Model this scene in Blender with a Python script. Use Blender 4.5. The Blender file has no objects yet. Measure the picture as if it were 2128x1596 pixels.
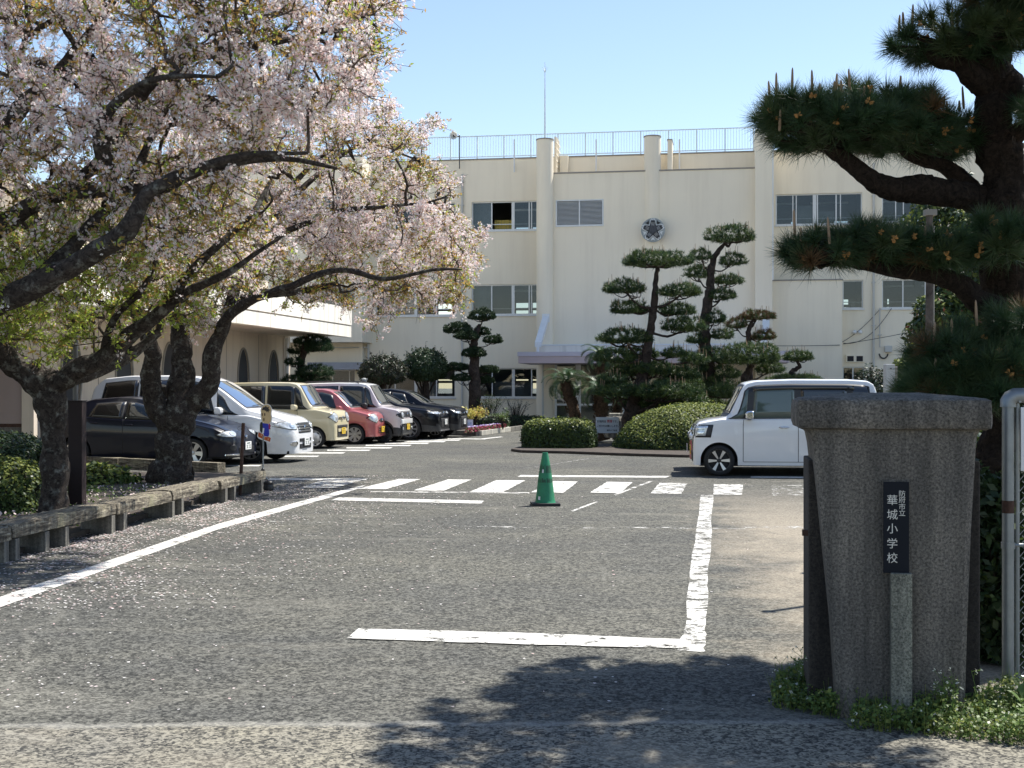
import bpy, bmesh, math, random
import numpy as np
from mathutils import Vector, Matrix

SC = bpy.context.scene
R = math.radians
rnd = random.Random(7)
rng = np.random.default_rng(11)

# ---------------------------------------------------------------- camera, sky, sun, exposure
EYE = 1.62; F = 2700.0; CX = 1064.0; HY = 806.0
cam_d = bpy.data.cameras.new('camera'); cam = bpy.data.objects.new('camera', cam_d)
SC.collection.objects.link(cam); SC.camera = cam
cam.location = (0, 0, EYE); cam.rotation_euler = (R(90), 0, 0)
cam_d.sensor_width = 36; cam_d.lens = 36 * F / 2128
cam_d.shift_y = (HY - 798) / 2128
cam_d.clip_start = 0.1; cam_d.clip_end = 5000
SUN = Vector((0.50, 0.36, 1.0)).normalized()
world = bpy.data.worlds.new('World'); SC.world = world; world.use_nodes = True
wn = world.node_tree.nodes; wl = world.node_tree.links
bg = wn['Background']
sky = wn.new('ShaderNodeTexSky'); sky.sky_type = 'NISHITA'; sky.sun_disc = False
sky.sun_elevation = math.asin(SUN.z)
sky.sun_rotation = math.atan2(SUN.x, SUN.y)
sky.altitude = 0; sky.air_density = 1.0; sky.dust_density = 0.15; sky.ozone_density = 2.4
grade = wn.new('ShaderNodeMix'); grade.data_type = 'RGBA'; grade.blend_type = 'MULTIPLY'; grade.inputs[0].default_value = 1.0
grade.inputs[7].default_value = (0.96, 0.88, 0.83, 1)      # white balance of the daylight
wl.new(sky.outputs[0], grade.inputs[6]); wl.new(grade.outputs[2], bg.inputs[0]); bg.inputs[1].default_value = 0.116
sd = bpy.data.lights.new('sun', 'SUN'); sun = bpy.data.objects.new('sun', sd); SC.collection.objects.link(sun)
sd.energy = 4.4; sd.angle = R(0.53); sd.color = (1.0, 0.955, 0.88)
sun.rotation_euler = SUN.to_track_quat('Z', 'Y').to_euler(); sun.location = (20, 10, 40)
SC.view_settings.view_transform = 'Standard'; SC.view_settings.look = 'None'
SC.view_settings.exposure = 1.02; SC.view_settings.gamma = 1.0
SC.view_settings.use_curve_mapping = False
SC.cycles.max_bounces = 8; SC.cycles.transparent_max_bounces = 12
SC.cycles.sample_clamp_indirect = 6

# ---------------------------------------------------------------- helpers
def G(px, py, z=0.0):
    """photo pixel -> point on the horizontal plane at height z"""
    Y = (EYE - z) * F / (py - HY)
    return Vector(((px - CX) / F * Y, Y, z))
def P(px, py, Y):
    return Vector(((px - CX) / F * Y, Y, EYE - (py - HY) / F * Y))

def tag(o, label=None, cat=None, group=None, kind=None):
    if label: o['label'] = label
    if cat: o['category'] = cat
    if group: o['group'] = group
    if kind: o['kind'] = kind
    return o
def link(o, parent=None):
    SC.collection.objects.link(o)
    if parent is not None: o.parent = parent
    return o
def empty(name, loc, rz, label, cat, group=None):
    o = bpy.data.objects.new(name, None); o.location = loc; o.rotation_euler = (0, 0, rz)
    o.empty_display_size = 0.2
    link(o); return tag(o, label, cat, group)
def mats_to(me, mats):
    if not isinstance(mats, (list, tuple)): mats = [mats]
    for m in mats: me.materials.append(m)
def mesh_np(name, V, Fc, mats, parent=None, mi=None, smooth=False):
    V = np.asarray(V, np.float32).reshape(-1, 3); Fc = np.asarray(Fc, np.int32)
    me = bpy.data.meshes.new(name)
    nf, k = Fc.shape
    me.vertices.add(len(V)); me.vertices.foreach_set('co', V.ravel())
    me.loops.add(nf * k); me.loops.foreach_set('vertex_index', Fc.ravel())
    me.polygons.add(nf); me.polygons.foreach_set('loop_start', np.arange(0, nf * k, k, dtype=np.int32))
    me.polygons.foreach_set('loop_total', np.full(nf, k, np.int32))
    mats_to(me, mats)
    if mi is not None: me.polygons.foreach_set('material_index', np.asarray(mi, np.int32))
    if smooth: me.polygons.foreach_set('use_smooth', np.ones(nf, bool))
    me.update(calc_edges=True); me.validate()
    return link(bpy.data.objects.new(name, me), parent)
def mesh_py(name, V, Fc, mats, parent=None, mi=None, smooth=False):
    me = bpy.data.meshes.new(name); me.from_pydata([tuple(v) for v in V], [], Fc); mats_to(me, mats)
    if mi is not None:
        for p, i in zip(me.polygons, mi): p.material_index = i
    if smooth:
        for p in me.polygons: p.use_smooth = True
    me.update()
    return link(bpy.data.objects.new(name, me), parent)

class MB:
    """collects boxes, prisms, lathes; .build links them as one mesh object"""
    def __init__(s): s.V = []; s.F = []; s.I = []; s.cur = 0
    def mat(s, i): s.cur = i; return s
    def add(s, V, Fc):
        b = len(s.V); s.V += [tuple(v) for v in V]
        for f in Fc: s.F.append(tuple(b + i for i in f)); s.I.append(s.cur)
        return s
    def box(s, x0, x1, y0, y1, z0, z1, j=0.0):
        V = [(x, y, z) for z in (z0, z1) for y in (y0, y1) for x in (x0, x1)]
        if j: V = [tuple(c + rnd.uniform(-j, j) for c in v) for v in V]
        return s.add(V, [(0, 2, 3, 1), (4, 5, 7, 6), (0, 1, 5, 4), (2, 6, 7, 3), (0, 4, 6, 2), (1, 3, 7, 5)])
    def tube(s, pts, rad, n=8, cap=True):
        pts = [Vector(p) for p in pts]
        if not isinstance(rad, (list, tuple)): rad = [rad] * len(pts)
        V = []; Fc = []; ref = None
        for i, p in enumerate(pts):
            d = (pts[min(i + 1, len(pts) - 1)] - pts[max(i - 1, 0)]).normalized()
            if ref is None:
                ref = d.orthogonal().normalized()
            a = (ref - d * ref.dot(d)).normalized(); b = d.cross(a); ref = a
            for k in range(n):
                t = 2 * math.pi * k / n
                V.append(p + (a * math.cos(t) + b * math.sin(t)) * rad[i])
        for i in range(len(pts) - 1):
            for k in range(n):
                k2 = (k + 1) % n
                Fc.append((i * n + k, i * n + k2, (i + 1) * n + k2, (i + 1) * n + k))
        if cap:
            Fc.append(tuple(reversed(range(n)))); Fc.append(tuple((len(pts) - 1) * n + k for k in range(n)))
        return s.add(V, Fc)
    def lathe(s, prof, n=24, c=(0, 0, 0), axis='z', cap=True):
        V = []; Fc = []
        for r, h in prof:
            for k in range(n):
                t = 2 * math.pi * k / n; a, b = r * math.cos(t), r * math.sin(t)
                v = {'z': (a, b, h), 'y': (a, h, b), 'x': (h, a, b)}[axis]
                V.append((v[0] + c[0], v[1] + c[1], v[2] + c[2]))
        for i in range(len(prof) - 1):
            for k in range(n):
                k2 = (k + 1) % n
                q = (i * n + k, i * n + k2, (i + 1) * n + k2, (i + 1) * n + k)
                Fc.append(q if axis != 'y' else q[::-1])
        if cap: Fc.append(tuple(range(n))[::-1]); Fc.append(tuple((len(prof) - 1) * n + k for k in range(n)))
        return s.add(V, Fc)
    def prism(s, poly, z0, z1, f=None):
        """extrude 2D polygon; f maps (a,b,h)->xyz"""
        f = f or (lambda a, b, h: (a, b, h))
        n = len(poly)
        V = [f(a, b, z0) for a, b in poly] + [f(a, b, z1) for a, b in poly]
        Fc = [tuple(range(n))[::-1], tuple(range(n, 2 * n))] + [(i, (i + 1) % n, n + (i + 1) % n, n + i) for i in range(n)]
        return s.add(V, Fc)
    def build(s, name, mats, parent=None, smooth=False, bevel=0.0, seg=2):
        o = mesh_py(name, s.V, s.F, mats, parent, s.I)
        if bevel:
            m = o.modifiers.new('bevel', 'BEVEL'); m.width = bevel; m.segments = seg; m.limit_method = 'ANGLE'
            m.angle_limit = R(40)
        if smooth:
            for p in o.data.polygons: p.use_smooth = True
            try:
                o.data.set_sharp_from_angle(angle=R(38))
            except Exception: pass
        return o
def inst(o, parent=None, loc=None, rot=None, scale=None):
    c = o.copy(); link(c, parent)
    if loc is not None: c.location = loc
    if rot is not None: c.rotation_euler = rot
    if scale is not None: c.scale = scale
    return c

def prisms(P0, P1, r0, r1, n=3):
    """vectorised tapered n-gon prisms for many branch segments -> (V, F)"""
    P0 = np.asarray(P0, float); P1 = np.asarray(P1, float); r0 = np.asarray(r0, float); r1 = np.asarray(r1, float)
    d = P1 - P0; L = np.linalg.norm(d, axis=1, keepdims=True); d = d / np.maximum(L, 1e-6)
    ref = np.where(np.abs(d[:, 2:3]) < 0.9, np.array([[0, 0, 1.0]]), np.array([[1.0, 0, 0]]))
    a = np.cross(d, ref); a /= np.linalg.norm(a, axis=1, keepdims=True); b = np.cross(d, a)
    m = len(P0); V = np.zeros((m, 2 * n, 3))
    for k in range(n):
        t = 2 * math.pi * k / n; o = a * math.cos(t) + b * math.sin(t)
        V[:, k] = P0 + o * r0[:, None]; V[:, n + k] = P1 + o * r1[:, None]
    base = (np.arange(m) * 2 * n)[:, None]
    Fc = np.concatenate([base + np.array([[k, (k + 1) % n, n + (k + 1) % n, n + k]]) for k in range(n)])
    return V.reshape(-1, 3), Fc

# ---------------------------------------------------------------- materials
def lin(r, g, b):
    f = lambda c: (c / 255 / 12.92) if c / 255 <= 0.04045 else ((c / 255 + 0.055) / 1.055) ** 2.4
    return (f(r), f(g), f(b), 1)
def newmat(name):
    m = bpy.data.materials.new(name); m.use_nodes = True
    n = m.node_tree.nodes; l = m.node_tree.links
    return m, n, l, n['Principled BSDF']
def pm(name, col, rough=0.6, var=0.0, scale=5.0, bump=0.0, bscale=40.0, metal=0.0, coat=0.0, spec=0.5, stretch=(1, 1, 1), col2=None, detail=6):
    """principled with procedural colour variation and bump"""
    m, n, l, b = newmat(name)
    c = tuple(col[:3]) + (1,)
    b.inputs['Roughness'].default_value = rough; b.inputs['Metallic'].default_value = metal
    b.inputs['Coat Weight'].default_value = coat; b.inputs['Coat Roughness'].default_value = 0.04
    b.inputs['Specular IOR Level'].default_value = spec
    b.inputs['Base Color'].default_value = c
    tc = n.new('ShaderNodeTexCoord'); mp = n.new('ShaderNodeMapping'); mp.inputs['Scale'].default_value = stretch
    l.new(tc.outputs['Object'], mp.inputs[0])
    if var or col2:
        nz = n.new('ShaderNodeTexNoise'); nz.inputs['Scale'].default_value = scale; nz.inputs['Detail'].default_value = detail
        nz.inputs['Roughness'].default_value = 0.65
        l.new(mp.outputs[0], nz.inputs['Vector'])
        cr = n.new('ShaderNodeValToRGB'); cr.color_ramp.elements[0].position = 0.3; cr.color_ramp.elements[1].position = 0.7
        lo = col2 if col2 else tuple(x * (1 - var) for x in c[:3])
        hi = c[:3] if col2 else tuple(min(1, x * (1 + var)) for x in c[:3])
        cr.color_ramp.elements[0].color = tuple(lo[:3]) + (1,); cr.color_ramp.elements[1].color = tuple(hi) + (1,)
        l.new(nz.outputs[0], cr.inputs[0]); l.new(cr.outputs[0], b.inputs['Base Color'])
    if bump:
        n2 = n.new('ShaderNodeTexNoise'); n2.inputs['Scale'].default_value = bscale; n2.inputs['Detail'].default_value = 5
        l.new(mp.outputs[0], n2.inputs['Vector'])
        bp = n.new('ShaderNodeBump'); bp.inputs['Strength'].default_value = bump; bp.inputs['Distance'].default_value = 0.02
        l.new(n2.outputs[0], bp.inputs['Height']); l.new(bp.outputs[0], b.inputs['Normal'])
    return m
def leafmat(name, col, trans=0.35, rough=0.5, var=0.25, tcol=None):
    m, n, l, b = newmat(name)
    b.inputs['Roughness'].default_value = rough; b.inputs['Specular IOR Level'].default_value = 0.35
    gi = n.new('ShaderNodeTexNoise'); gi.inputs['Scale'].default_value = 2.3; gi.inputs['Detail'].default_value = 8; gi.inputs['Roughness'].default_value = 0.8
    tc = n.new('ShaderNodeTexCoord'); l.new(tc.outputs['Object'], gi.inputs['Vector'])
    cr = n.new('ShaderNodeValToRGB'); cr.color_ramp.elements[0].position = 0.3; cr.color_ramp.elements[1].position = 0.7
    cr.color_ramp.elements[0].color = tuple(x * (1 - var) for x in col[:3]) + (1,)
    cr.color_ramp.elements[1].color = tuple(min(1, x * (1 + var)) for x in col[:3]) + (1,)
    l.new(gi.outputs[0], cr.inputs[0]); l.new(cr.outputs[0], b.inputs['Base Color'])
    tr = n.new('ShaderNodeBsdfTranslucent')
    if tcol: tr.inputs[0].default_value = tuple(tcol[:3]) + (1,)
    else: l.new(cr.outputs[0], tr.inputs[0])
    mx = n.new('ShaderNodeMixShader'); mx.inputs[0].default_value = trans
    l.new(b.outputs[0], mx.inputs[1]); l.new(tr.outputs[0], mx.inputs[2]); l.new(mx.outputs[0], n['Material Output'].inputs[0])
    return m
def glassmat(name, tint, transp, rough=0.02, body=(0.02, 0.025, 0.03), boost=0.0):
    """window glass: clear share + dark tinted share, glossy by fresnel"""
    m, n, l, b = newmat(name)
    b.inputs['Base Color'].default_value = tuple(body) + (1,); b.inputs['Roughness'].default_value = rough
    b.inputs['Specular IOR Level'].default_value = 0.6
    tr = n.new('ShaderNodeBsdfTransparent'); tr.inputs[0].default_value = tuple(tint) + (1,)
    gl = n.new('ShaderNodeBsdfGlossy'); gl.inputs['Roughness'].default_value = rough
    fr = n.new('ShaderNodeFresnel'); fr.inputs[0].default_value = 1.5
    mx = n.new('ShaderNodeMixShader'); mx.inputs[0].default_value = transp
    l.new(b.outputs[0], mx.inputs[1]); l.new(tr.outputs[0], mx.inputs[2])
    ad = n.new('ShaderNodeMath'); ad.operation = 'ADD'; ad.use_clamp = True; ad.inputs[1].default_value = boost; l.new(fr.outputs[0], ad.inputs[0])
    m2 = n.new('ShaderNodeMixShader'); l.new(ad.outputs[0], m2.inputs[0]); l.new(mx.outputs[0], m2.inputs[1]); l.new(gl.outputs[0], m2.inputs[2])
    l.new(m2.outputs[0], n['Material Output'].inputs[0])
    return m

M = {}
M['cream'] = None
def stucco(name, base, stain):
    m, n, l, b = newmat(name)
    tc = n.new('ShaderNodeTexCoord')
    mp = n.new('ShaderNodeMapping'); mp.inputs['Scale'].default_value = (2.2, 2.2, 0.16); l.new(tc.outputs['Object'], mp.inputs[0])
    s = n.new('ShaderNodeTexNoise'); s.inputs['Scale'].default_value = 1.3; s.inputs['Detail'].default_value = 11; s.inputs['Roughness'].default_value = 0.62
    l.new(mp.outputs[0], s.inputs['Vector'])
    cr = n.new('ShaderNodeValToRGB'); cr.color_ramp.elements[0].position = 0.36; cr.color_ramp.elements[1].position = 0.52
    cr.color_ramp.elements[0].color = stain + (1,); cr.color_ramp.elements[1].color = base + (1,)
    l.new(s.outputs[0], cr.inputs[0])
    s2 = n.new('ShaderNodeTexNoise'); s2.inputs['Scale'].default_value = 0.35; s2.inputs['Detail'].default_value = 6; l.new(tc.outputs['Object'], s2.inputs['Vector'])
    mul = n.new('ShaderNodeMix'); mul.data_type = 'RGBA'; mul.blend_type = 'MULTIPLY'; mul.inputs[0].default_value = 1
    c2 = n.new('ShaderNodeValToRGB'); c2.color_ramp.elements[0].color = (.93, .93, .93, 1); c2.color_ramp.elements[1].color = (1.0, 1.0, .99, 1)
    c2.color_ramp.elements[0].position = .35; c2.color_ramp.elements[1].position = .65
    l.new(s2.outputs[0], c2.inputs[0]); l.new(cr.outputs[0], mul.inputs[6]); l.new(c2.outputs[0], mul.inputs[7])
    l.new(mul.outputs[2], b.inputs['Base Color']); b.inputs['Roughness'].default_value = 0.85
    n3 = n.new('ShaderNodeTexNoise'); n3.inputs['Scale'].default_value = 22; l.new(tc.outputs['Object'], n3.inputs['Vector'])
    bp = n.new('ShaderNodeBump'); bp.inputs['Strength'].default_value = 0.12; l.new(n3.outputs[0], bp.inputs['Height']); l.new(bp.outputs[0], b.inputs['Normal'])
    return m
M['cream'] = stucco('cream_render', (.88, .79, .63), (.84, .75, .595))
M['gymwall'] = stucco('gym_render', (.66, .57, .46), (.58, .50, .41))
M['gymwhite'] = stucco('gym_fascia_render', (.88, .83, .74), (.70, .66, .58))
M['panelbrown'] = pm('pinkish_panel', (.34, .27, .245), .7, .06, 2)
M['white'] = pm('white_paint', (.74, .75, .75), .45, .05, 3)
M['alu'] = pm('aluminium_frame', (.60, .61, .61), .4, .05, 4, metal=0.3)
M['canopy'] = pm('pinkish_canopy_paint', (.46, .38, .40), .6, .05, 1.2)
M['canopytop'] = pm('mauve_canopy_trim', (.50, .47, .55), .5, .05, 1.2)
M['coping'] = pm('grey_coping', (.28, .26, .23), .8, .12, 2)
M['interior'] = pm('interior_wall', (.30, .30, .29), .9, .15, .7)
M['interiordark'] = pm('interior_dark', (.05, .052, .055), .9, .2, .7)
M['lampwhite'] = pm('lamp_casing', (.85, .86, .86), .4)
M['yellowcloth'] = pm('yellow_curtain', (.55, .42, .10), .8, .1, 6)
M['blind'] = pm('pale_blind', (.34, .35, .35), .8, .15, 3)
M['wglass'] = glassmat('window_glass', (.80, .85, .86), .80)
M['railblue'] = pm('rail_paint', (.66, .73, .76), .45, .05, 3, metal=.2)
M['pipe'] = pm('pvc_pipe', (.52, .51, .47), .5, .06, 2)
M['dark'] = pm('dark_matter', (.018, .018, .02), .8)
M['steel'] = pm('galvanised_steel', (.24, .26, .27), .42, .16, 9, bump=.05, bscale=30, metal=.55)
M['rust'] = pm('rusty_steel', (.06, .03, .02), .85, .4, 25, bump=.4, bscale=60)
M['black'] = pm('black_plastic', (.02, .021, .024), .45, .1, 10)
M['rubber'] = pm('tyre_rubber', (.018, .018, .019), .8, .1, 20)
M['chrome'] = pm('chrome', (.75, .76, .78), .12, metal=1)
M['alloy'] = pm('alloy_silver', (.55, .56, .58), .28, metal=.85)
M['alloydark'] = pm('alloy_black', (.03, .03, .033), .35, metal=.4)
M['lampglass'] = pm('headlamp_glass', (.62, .66, .68), .08, .35, 16, coat=1, metal=.35)
M['lampglow'] = pm('lamp_reflector', (.9, .92, .94), .15, metal=.7)
M['carglass'] = glassmat('car_glass', (.45, .52, .50), .45, body=(.015, .02, .022))
M['carglasslight'] = glassmat('clear_side_glass', (.6, .7, .66), .2, body=(.10, .135, .12))
M['carglassdark'] = glassmat('car_privacy_glass', (.1, .1, .1), .08, body=(.010, .011, .013))
M['windscreen'] = glassmat('windscreen_glass', (.42, .50, .52), .15, body=(.03, .05, .06), boost=.42)
M['seat'] = pm('car_seat_cloth', (.10, .085, .07), .9, .2, 9)
M['seatlight'] = pm('car_seat_beige', (.33, .27, .20), .9, .2, 9)
M['plateyellow'] = pm('yellow_plate', (.80, .52, .03), .4)
M['platewhite'] = pm('white_plate', (.80, .80, .78), .4)
M['platetext'] = pm('plate_digits', (.05, .09, .07), .6)
M['amber'] = pm('amber_lens', (.7, .25, .03), .2, coat=1)
M['red'] = pm('red_lens', (.55, .02, .02), .15, coat=1)

def bark(name, c0, c1, scale=9, lich=None, bump=.8):
    m, n, l, b = newmat(name)
    tc = n.new('ShaderNodeTexCoord')
    v = n.new('ShaderNodeTexNoise'); v.inputs['Scale'].default_value = scale; v.inputs['Detail'].default_value = 9; v.inputs['Roughness'].default_value = .72
    v.inputs['Distortion'].default_value = 1.2
    l.new(tc.outputs['Object'], v.inputs['Vector'])
    cr = n.new('ShaderNodeValToRGB'); cr.color_ramp.elements[0].position = .34; cr.color_ramp.elements[1].position = .66
    cr.color_ramp.elements[0].color = c0 + (1,); cr.color_ramp.elements[1].color = c1 + (1,); l.new(v.outputs[0], cr.inputs[0])
    out = cr.outputs[0]
    if lich:
        w = n.new('ShaderNodeTexNoise'); w.inputs['Scale'].default_value = 9; w.inputs['Detail'].default_value = 12; w.inputs['Roughness'].default_value = .7
        l.new(tc.outputs['Object'], w.inputs['Vector'])
        c2 = n.new('ShaderNodeValToRGB'); c2.color_ramp.elements[0].position = .53; c2.color_ramp.elements[1].position = .70
        l.new(w.outputs[0], c2.inputs[0])
        mx = n.new('ShaderNodeMix'); mx.data_type = 'RGBA'; l.new(c2.outputs[0], mx.inputs[0]); l.new(out, mx.inputs[6]); mx.inputs[7].default_value = lich + (1,)
        out = mx.outputs[2]
    l.new(out, b.inputs['Base Color']); b.inputs['Roughness'].default_value = .95; b.inputs['Specular IOR Level'].default_value = .15
    bp = n.new('ShaderNodeBump'); bp.inputs['Strength'].default_value = bump; bp.inputs['Distance'].default_value = .03
    l.new(v.outputs[0], bp.inputs['Height']); l.new(bp.outputs[0], b.inputs['Normal'])
    return m
M['cherrybark'] = bark('cherry_bark', (.012, .010, .009), (.085, .070, .060), 16, (.23, .23, .20))
M['cherrytwig'] = bark('cherry_twig_bark', (.04, .030, .024), (.15, .115, .09), 6)
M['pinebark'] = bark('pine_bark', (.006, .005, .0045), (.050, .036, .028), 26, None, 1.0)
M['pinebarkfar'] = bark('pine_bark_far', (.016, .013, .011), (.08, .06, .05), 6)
M['cycadbark'] = bark('cycad_bark', (.02, .014, .010), (.13, .085, .055), 14)
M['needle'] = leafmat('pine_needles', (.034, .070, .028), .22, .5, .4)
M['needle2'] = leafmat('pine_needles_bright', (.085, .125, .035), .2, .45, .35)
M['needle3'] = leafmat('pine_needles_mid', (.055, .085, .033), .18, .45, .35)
M['needlebrown'] = leafmat('old_needles', (.12, .07, .03), .15, .6, .3)
M['candle'] = pm('pine_candle', (.30, .20, .12), .7, .25, 30)
M['pollen'] = pm('pine_pollen_cone', (.42, .21, .06), .7, .3, 40)
M['petal'] = leafmat('blossom_petal', (.94, .80, .785), .46, .6, .06)
M['petalwhite'] = leafmat('blossom_white', (.97, .93, .91), .46, .6, .04)
M['petalpink'] = leafmat('blossom_pink', (.88, .62, .60), .44, .6, .12)
M['calyx'] = leafmat('calyx_red', (.28, .10, .08), .3, .6, .2)
M['leafbronze'] = leafmat('young_leaf_bronze', (.44, .29, .09), .55, .5, .25)
M['leafgreen'] = leafmat('young_leaf_green', (.32, .40, .07), .55, .5, .25)
M['hedge'] = leafmat('hedge_leaf', (.06, .095, .022), .28, .6, .35)
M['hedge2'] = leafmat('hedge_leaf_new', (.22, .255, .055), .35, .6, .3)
M['hedgedark'] = leafmat('hedge_leaf_dark', (.030, .055, .022), .2, .45, .3)
M['podo'] = leafmat('podocarp_leaf', (.032, .058, .024), .2, .5, .3)
M['bushpurple'] = leafmat('dull_bush_leaf', (.05, .05, .033), .2, .5, .3)
M['weed'] = leafmat('weed_leaf', (.12, .19, .045), .35, .5, .3)
M['weedflower'] = leafmat('weed_flower', (.7, .7, .6), .3, .6, .1)
M['redtip'] = leafmat('red_tip_leaf', (.24, .09, .045), .35, .5, .3)
M['cycadleaf'] = leafmat('cycad_leaf', (.045, .085, .028), .2, .4, .3)
M['yellowleaf'] = leafmat('yellow_leaf', (.55, .5, .12), .35, .5, .2)
M['pansypurple'] = leafmat('pansy_purple', (.42, .3, .6), .3, .6, .2)
M['pansyred'] = leafmat('pansy_red', (.32, .03, .08), .3, .6, .2)
M['twig'] = pm('hedge_twigs', (.020, .020, .012), .95, .3, 12)
M['soil'] = pm('planting_soil', (.055, .043, .034), .95, .45, 7, bump=.8, bscale=18)
M['timber'] = None
def timber():
    m, n, l, b = newmat('weathered_sleeper')
    tc = n.new('ShaderNodeTexCoord')
    def nz(sc, stretch, det=10, dist=.6):
        mp = n.new('ShaderNodeMapping'); mp.inputs['Scale'].default_value = stretch; l.new(tc.outputs['Object'], mp.inputs[0])
        a = n.new('ShaderNodeTexNoise'); a.inputs['Scale'].default_value = sc; a.inputs['Detail'].default_value = det; a.inputs['Roughness'].default_value = .72; a.inputs['Distortion'].default_value = dist
        l.new(mp.outputs[0], a.inputs['Vector']); return a.outputs[0]
    def ramp(v, stops):
        cr = n.new('ShaderNodeValToRGB'); e = cr.color_ramp.elements
        e[0].position, e[0].color = stops[0][0], stops[0][1] + (1,); e[1].position, e[1].color = stops[-1][0], stops[-1][1] + (1,)
        for p, c in stops[1:-1]: x = e.new(p); x.color = c + (1,)
        l.new(v, cr.inputs[0]); return cr.outputs[0]
    a = nz(3.4, (1.2, 9, 9)); v = nz(4.2, (7, 7, .8)); g = nz(1.6, (1, 1, 1))
    c1 = ramp(a, [(.36, (.028, .023, .018)), (.47, (.13, .112, .088)), (.56, (.27, .24, .19)), (.68, (.46, .43, .35))])
    c2 = ramp(v, [(.38, (.35, .34, .33)), (.62, (1.25, 1.22, 1.1))])
    mx = n.new('ShaderNodeMix'); mx.data_type = 'RGBA'; mx.blend_type = 'MULTIPLY'; mx.inputs[0].default_value = .8; l.new(c1, mx.inputs[6]); l.new(c2, mx.inputs[7])
    m2 = n.new('ShaderNodeMix'); m2.data_type = 'RGBA'; l.new(ramp(g, [(.56, (0, 0, 0)), (.68, (.5, .5, .5))]), m2.inputs[0]); l.new(mx.outputs[2], m2.inputs[6]); m2.inputs[7].default_value = (.34, .32, .20, 1)
    l.new(m2.outputs[2], b.inputs['Base Color']); b.inputs['Roughness'].default_value = .95
    bp = n.new('ShaderNodeBump'); bp.inputs['Strength'].default_value = 1; bp.inputs['Distance'].default_value = .02; l.new(a, bp.inputs['Height']); l.new(bp.outputs[0], b.inputs['Normal'])
    return m
M['timber'] = timber()
def granite(name, dark, light, sc=90, stain=.5):
    m, n, l, b = newmat(name)
    tc = n.new('ShaderNodeTexCoord')
    a = n.new('ShaderNodeTexNoise'); a.inputs['Scale'].default_value = sc; a.inputs['Detail'].default_value = 4; a.inputs['Roughness'].default_value = .75
    l.new(tc.outputs['Object'], a.inputs['Vector'])
    cr = n.new('ShaderNodeValToRGB'); e = cr.color_ramp.elements
    e[0].position = .36; e[0].color = dark + (1,); e[1].position = .64; e[1].color = light + (1,)
    l.new(a.outputs[0], cr.inputs[0])
    mp = n.new('ShaderNodeMapping'); mp.inputs['Scale'].default_value = (2.2, 2.2, .8); l.new(tc.outputs['Object'], mp.inputs[0])
    g = n.new('ShaderNodeTexNoise'); g.inputs['Scale'].default_value = 1.8; g.inputs['Detail'].default_value = 8; g.inputs['Roughness'].default_value = .65; l.new(mp.outputs[0], g.inputs['Vector'])
    c2 = n.new('ShaderNodeValToRGB'); c2.color_ramp.elements[0].position = .35; c2.color_ramp.elements[1].position = .68
    c2.color_ramp.elements[0].color = (stain, stain, stain, 1); c2.color_ramp.elements[1].color = (1.15, 1.12, 1.05, 1)
    l.new(g.outputs[0], c2.inputs[0])
    mx = n.new('ShaderNodeMix'); mx.data_type = 'RGBA'; mx.blend_type = 'MULTIPLY'; mx.inputs[0].default_value = 1
    l.new(cr.outputs[0], mx.inputs[6]); l.new(c2.outputs[0], mx.inputs[7])
    mp3 = n.new('ShaderNodeMapping'); mp3.inputs['Scale'].default_value = (7, 7, .45); l.new(tc.outputs['Object'], mp3.inputs[0])
    g3 = n.new('ShaderNodeTexNoise'); g3.inputs['Scale'].default_value = 1.4; g3.inputs['Detail'].default_value = 9; g3.inputs['Roughness'].default_value = .6; l.new(mp3.outputs[0], g3.inputs['Vector'])
    c3 = n.new('ShaderNodeValToRGB'); c3.color_ramp.elements[0].position = .40; c3.color_ramp.elements[1].position = .62
    c3.color_ramp.elements[0].color = (.62, .62, .60, 1); c3.color_ramp.elements[1].color = (1.1, 1.09, 1.05, 1); l.new(g3.outputs[0], c3.inputs[0])
    m3 = n.new('ShaderNodeMix'); m3.data_type = 'RGBA'; m3.blend_type = 'MULTIPLY'; m3.inputs[0].default_value = 1; l.new(mx.outputs[2], m3.inputs[6]); l.new(c3.outputs[0], m3.inputs[7])
    l.new(m3.outputs[2], b.inputs['Base Color'])
    b.inputs['Roughness'].default_value = .9
    bp = n.new('ShaderNodeBump'); bp.inputs['Strength'].default_value = .7; bp.inputs['Distance'].default_value = .006
    l.new(a.outputs[0], bp.inputs['Height']); l.new(bp.outputs[0], b.inputs['Normal'])
    return m
M['pillar'] = granite('washed_stone_render', (.050, .046, .042), (.245, .225, .205), 80, .6)
M['pillardark'] = granite('dark_washed_stone', (.016, .014, .013), (.06, .052, .047), 80, .6)
M['granite'] = granite('grey_granite', (.065, .07, .058), (.36, .36, .31), 110, .65)
M['concrete'] = granite('grey_concrete', (.13, .125, .115), (.24, .23, .21), 45, .65)
M['curb'] = granite('kerb_concrete', (.42, .41, .38), (.60, .58, .53), 30, .7)
M['stone'] = granite('garden_rock', (.09, .085, .08), (.28, .27, .25), 9, .5)

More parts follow.
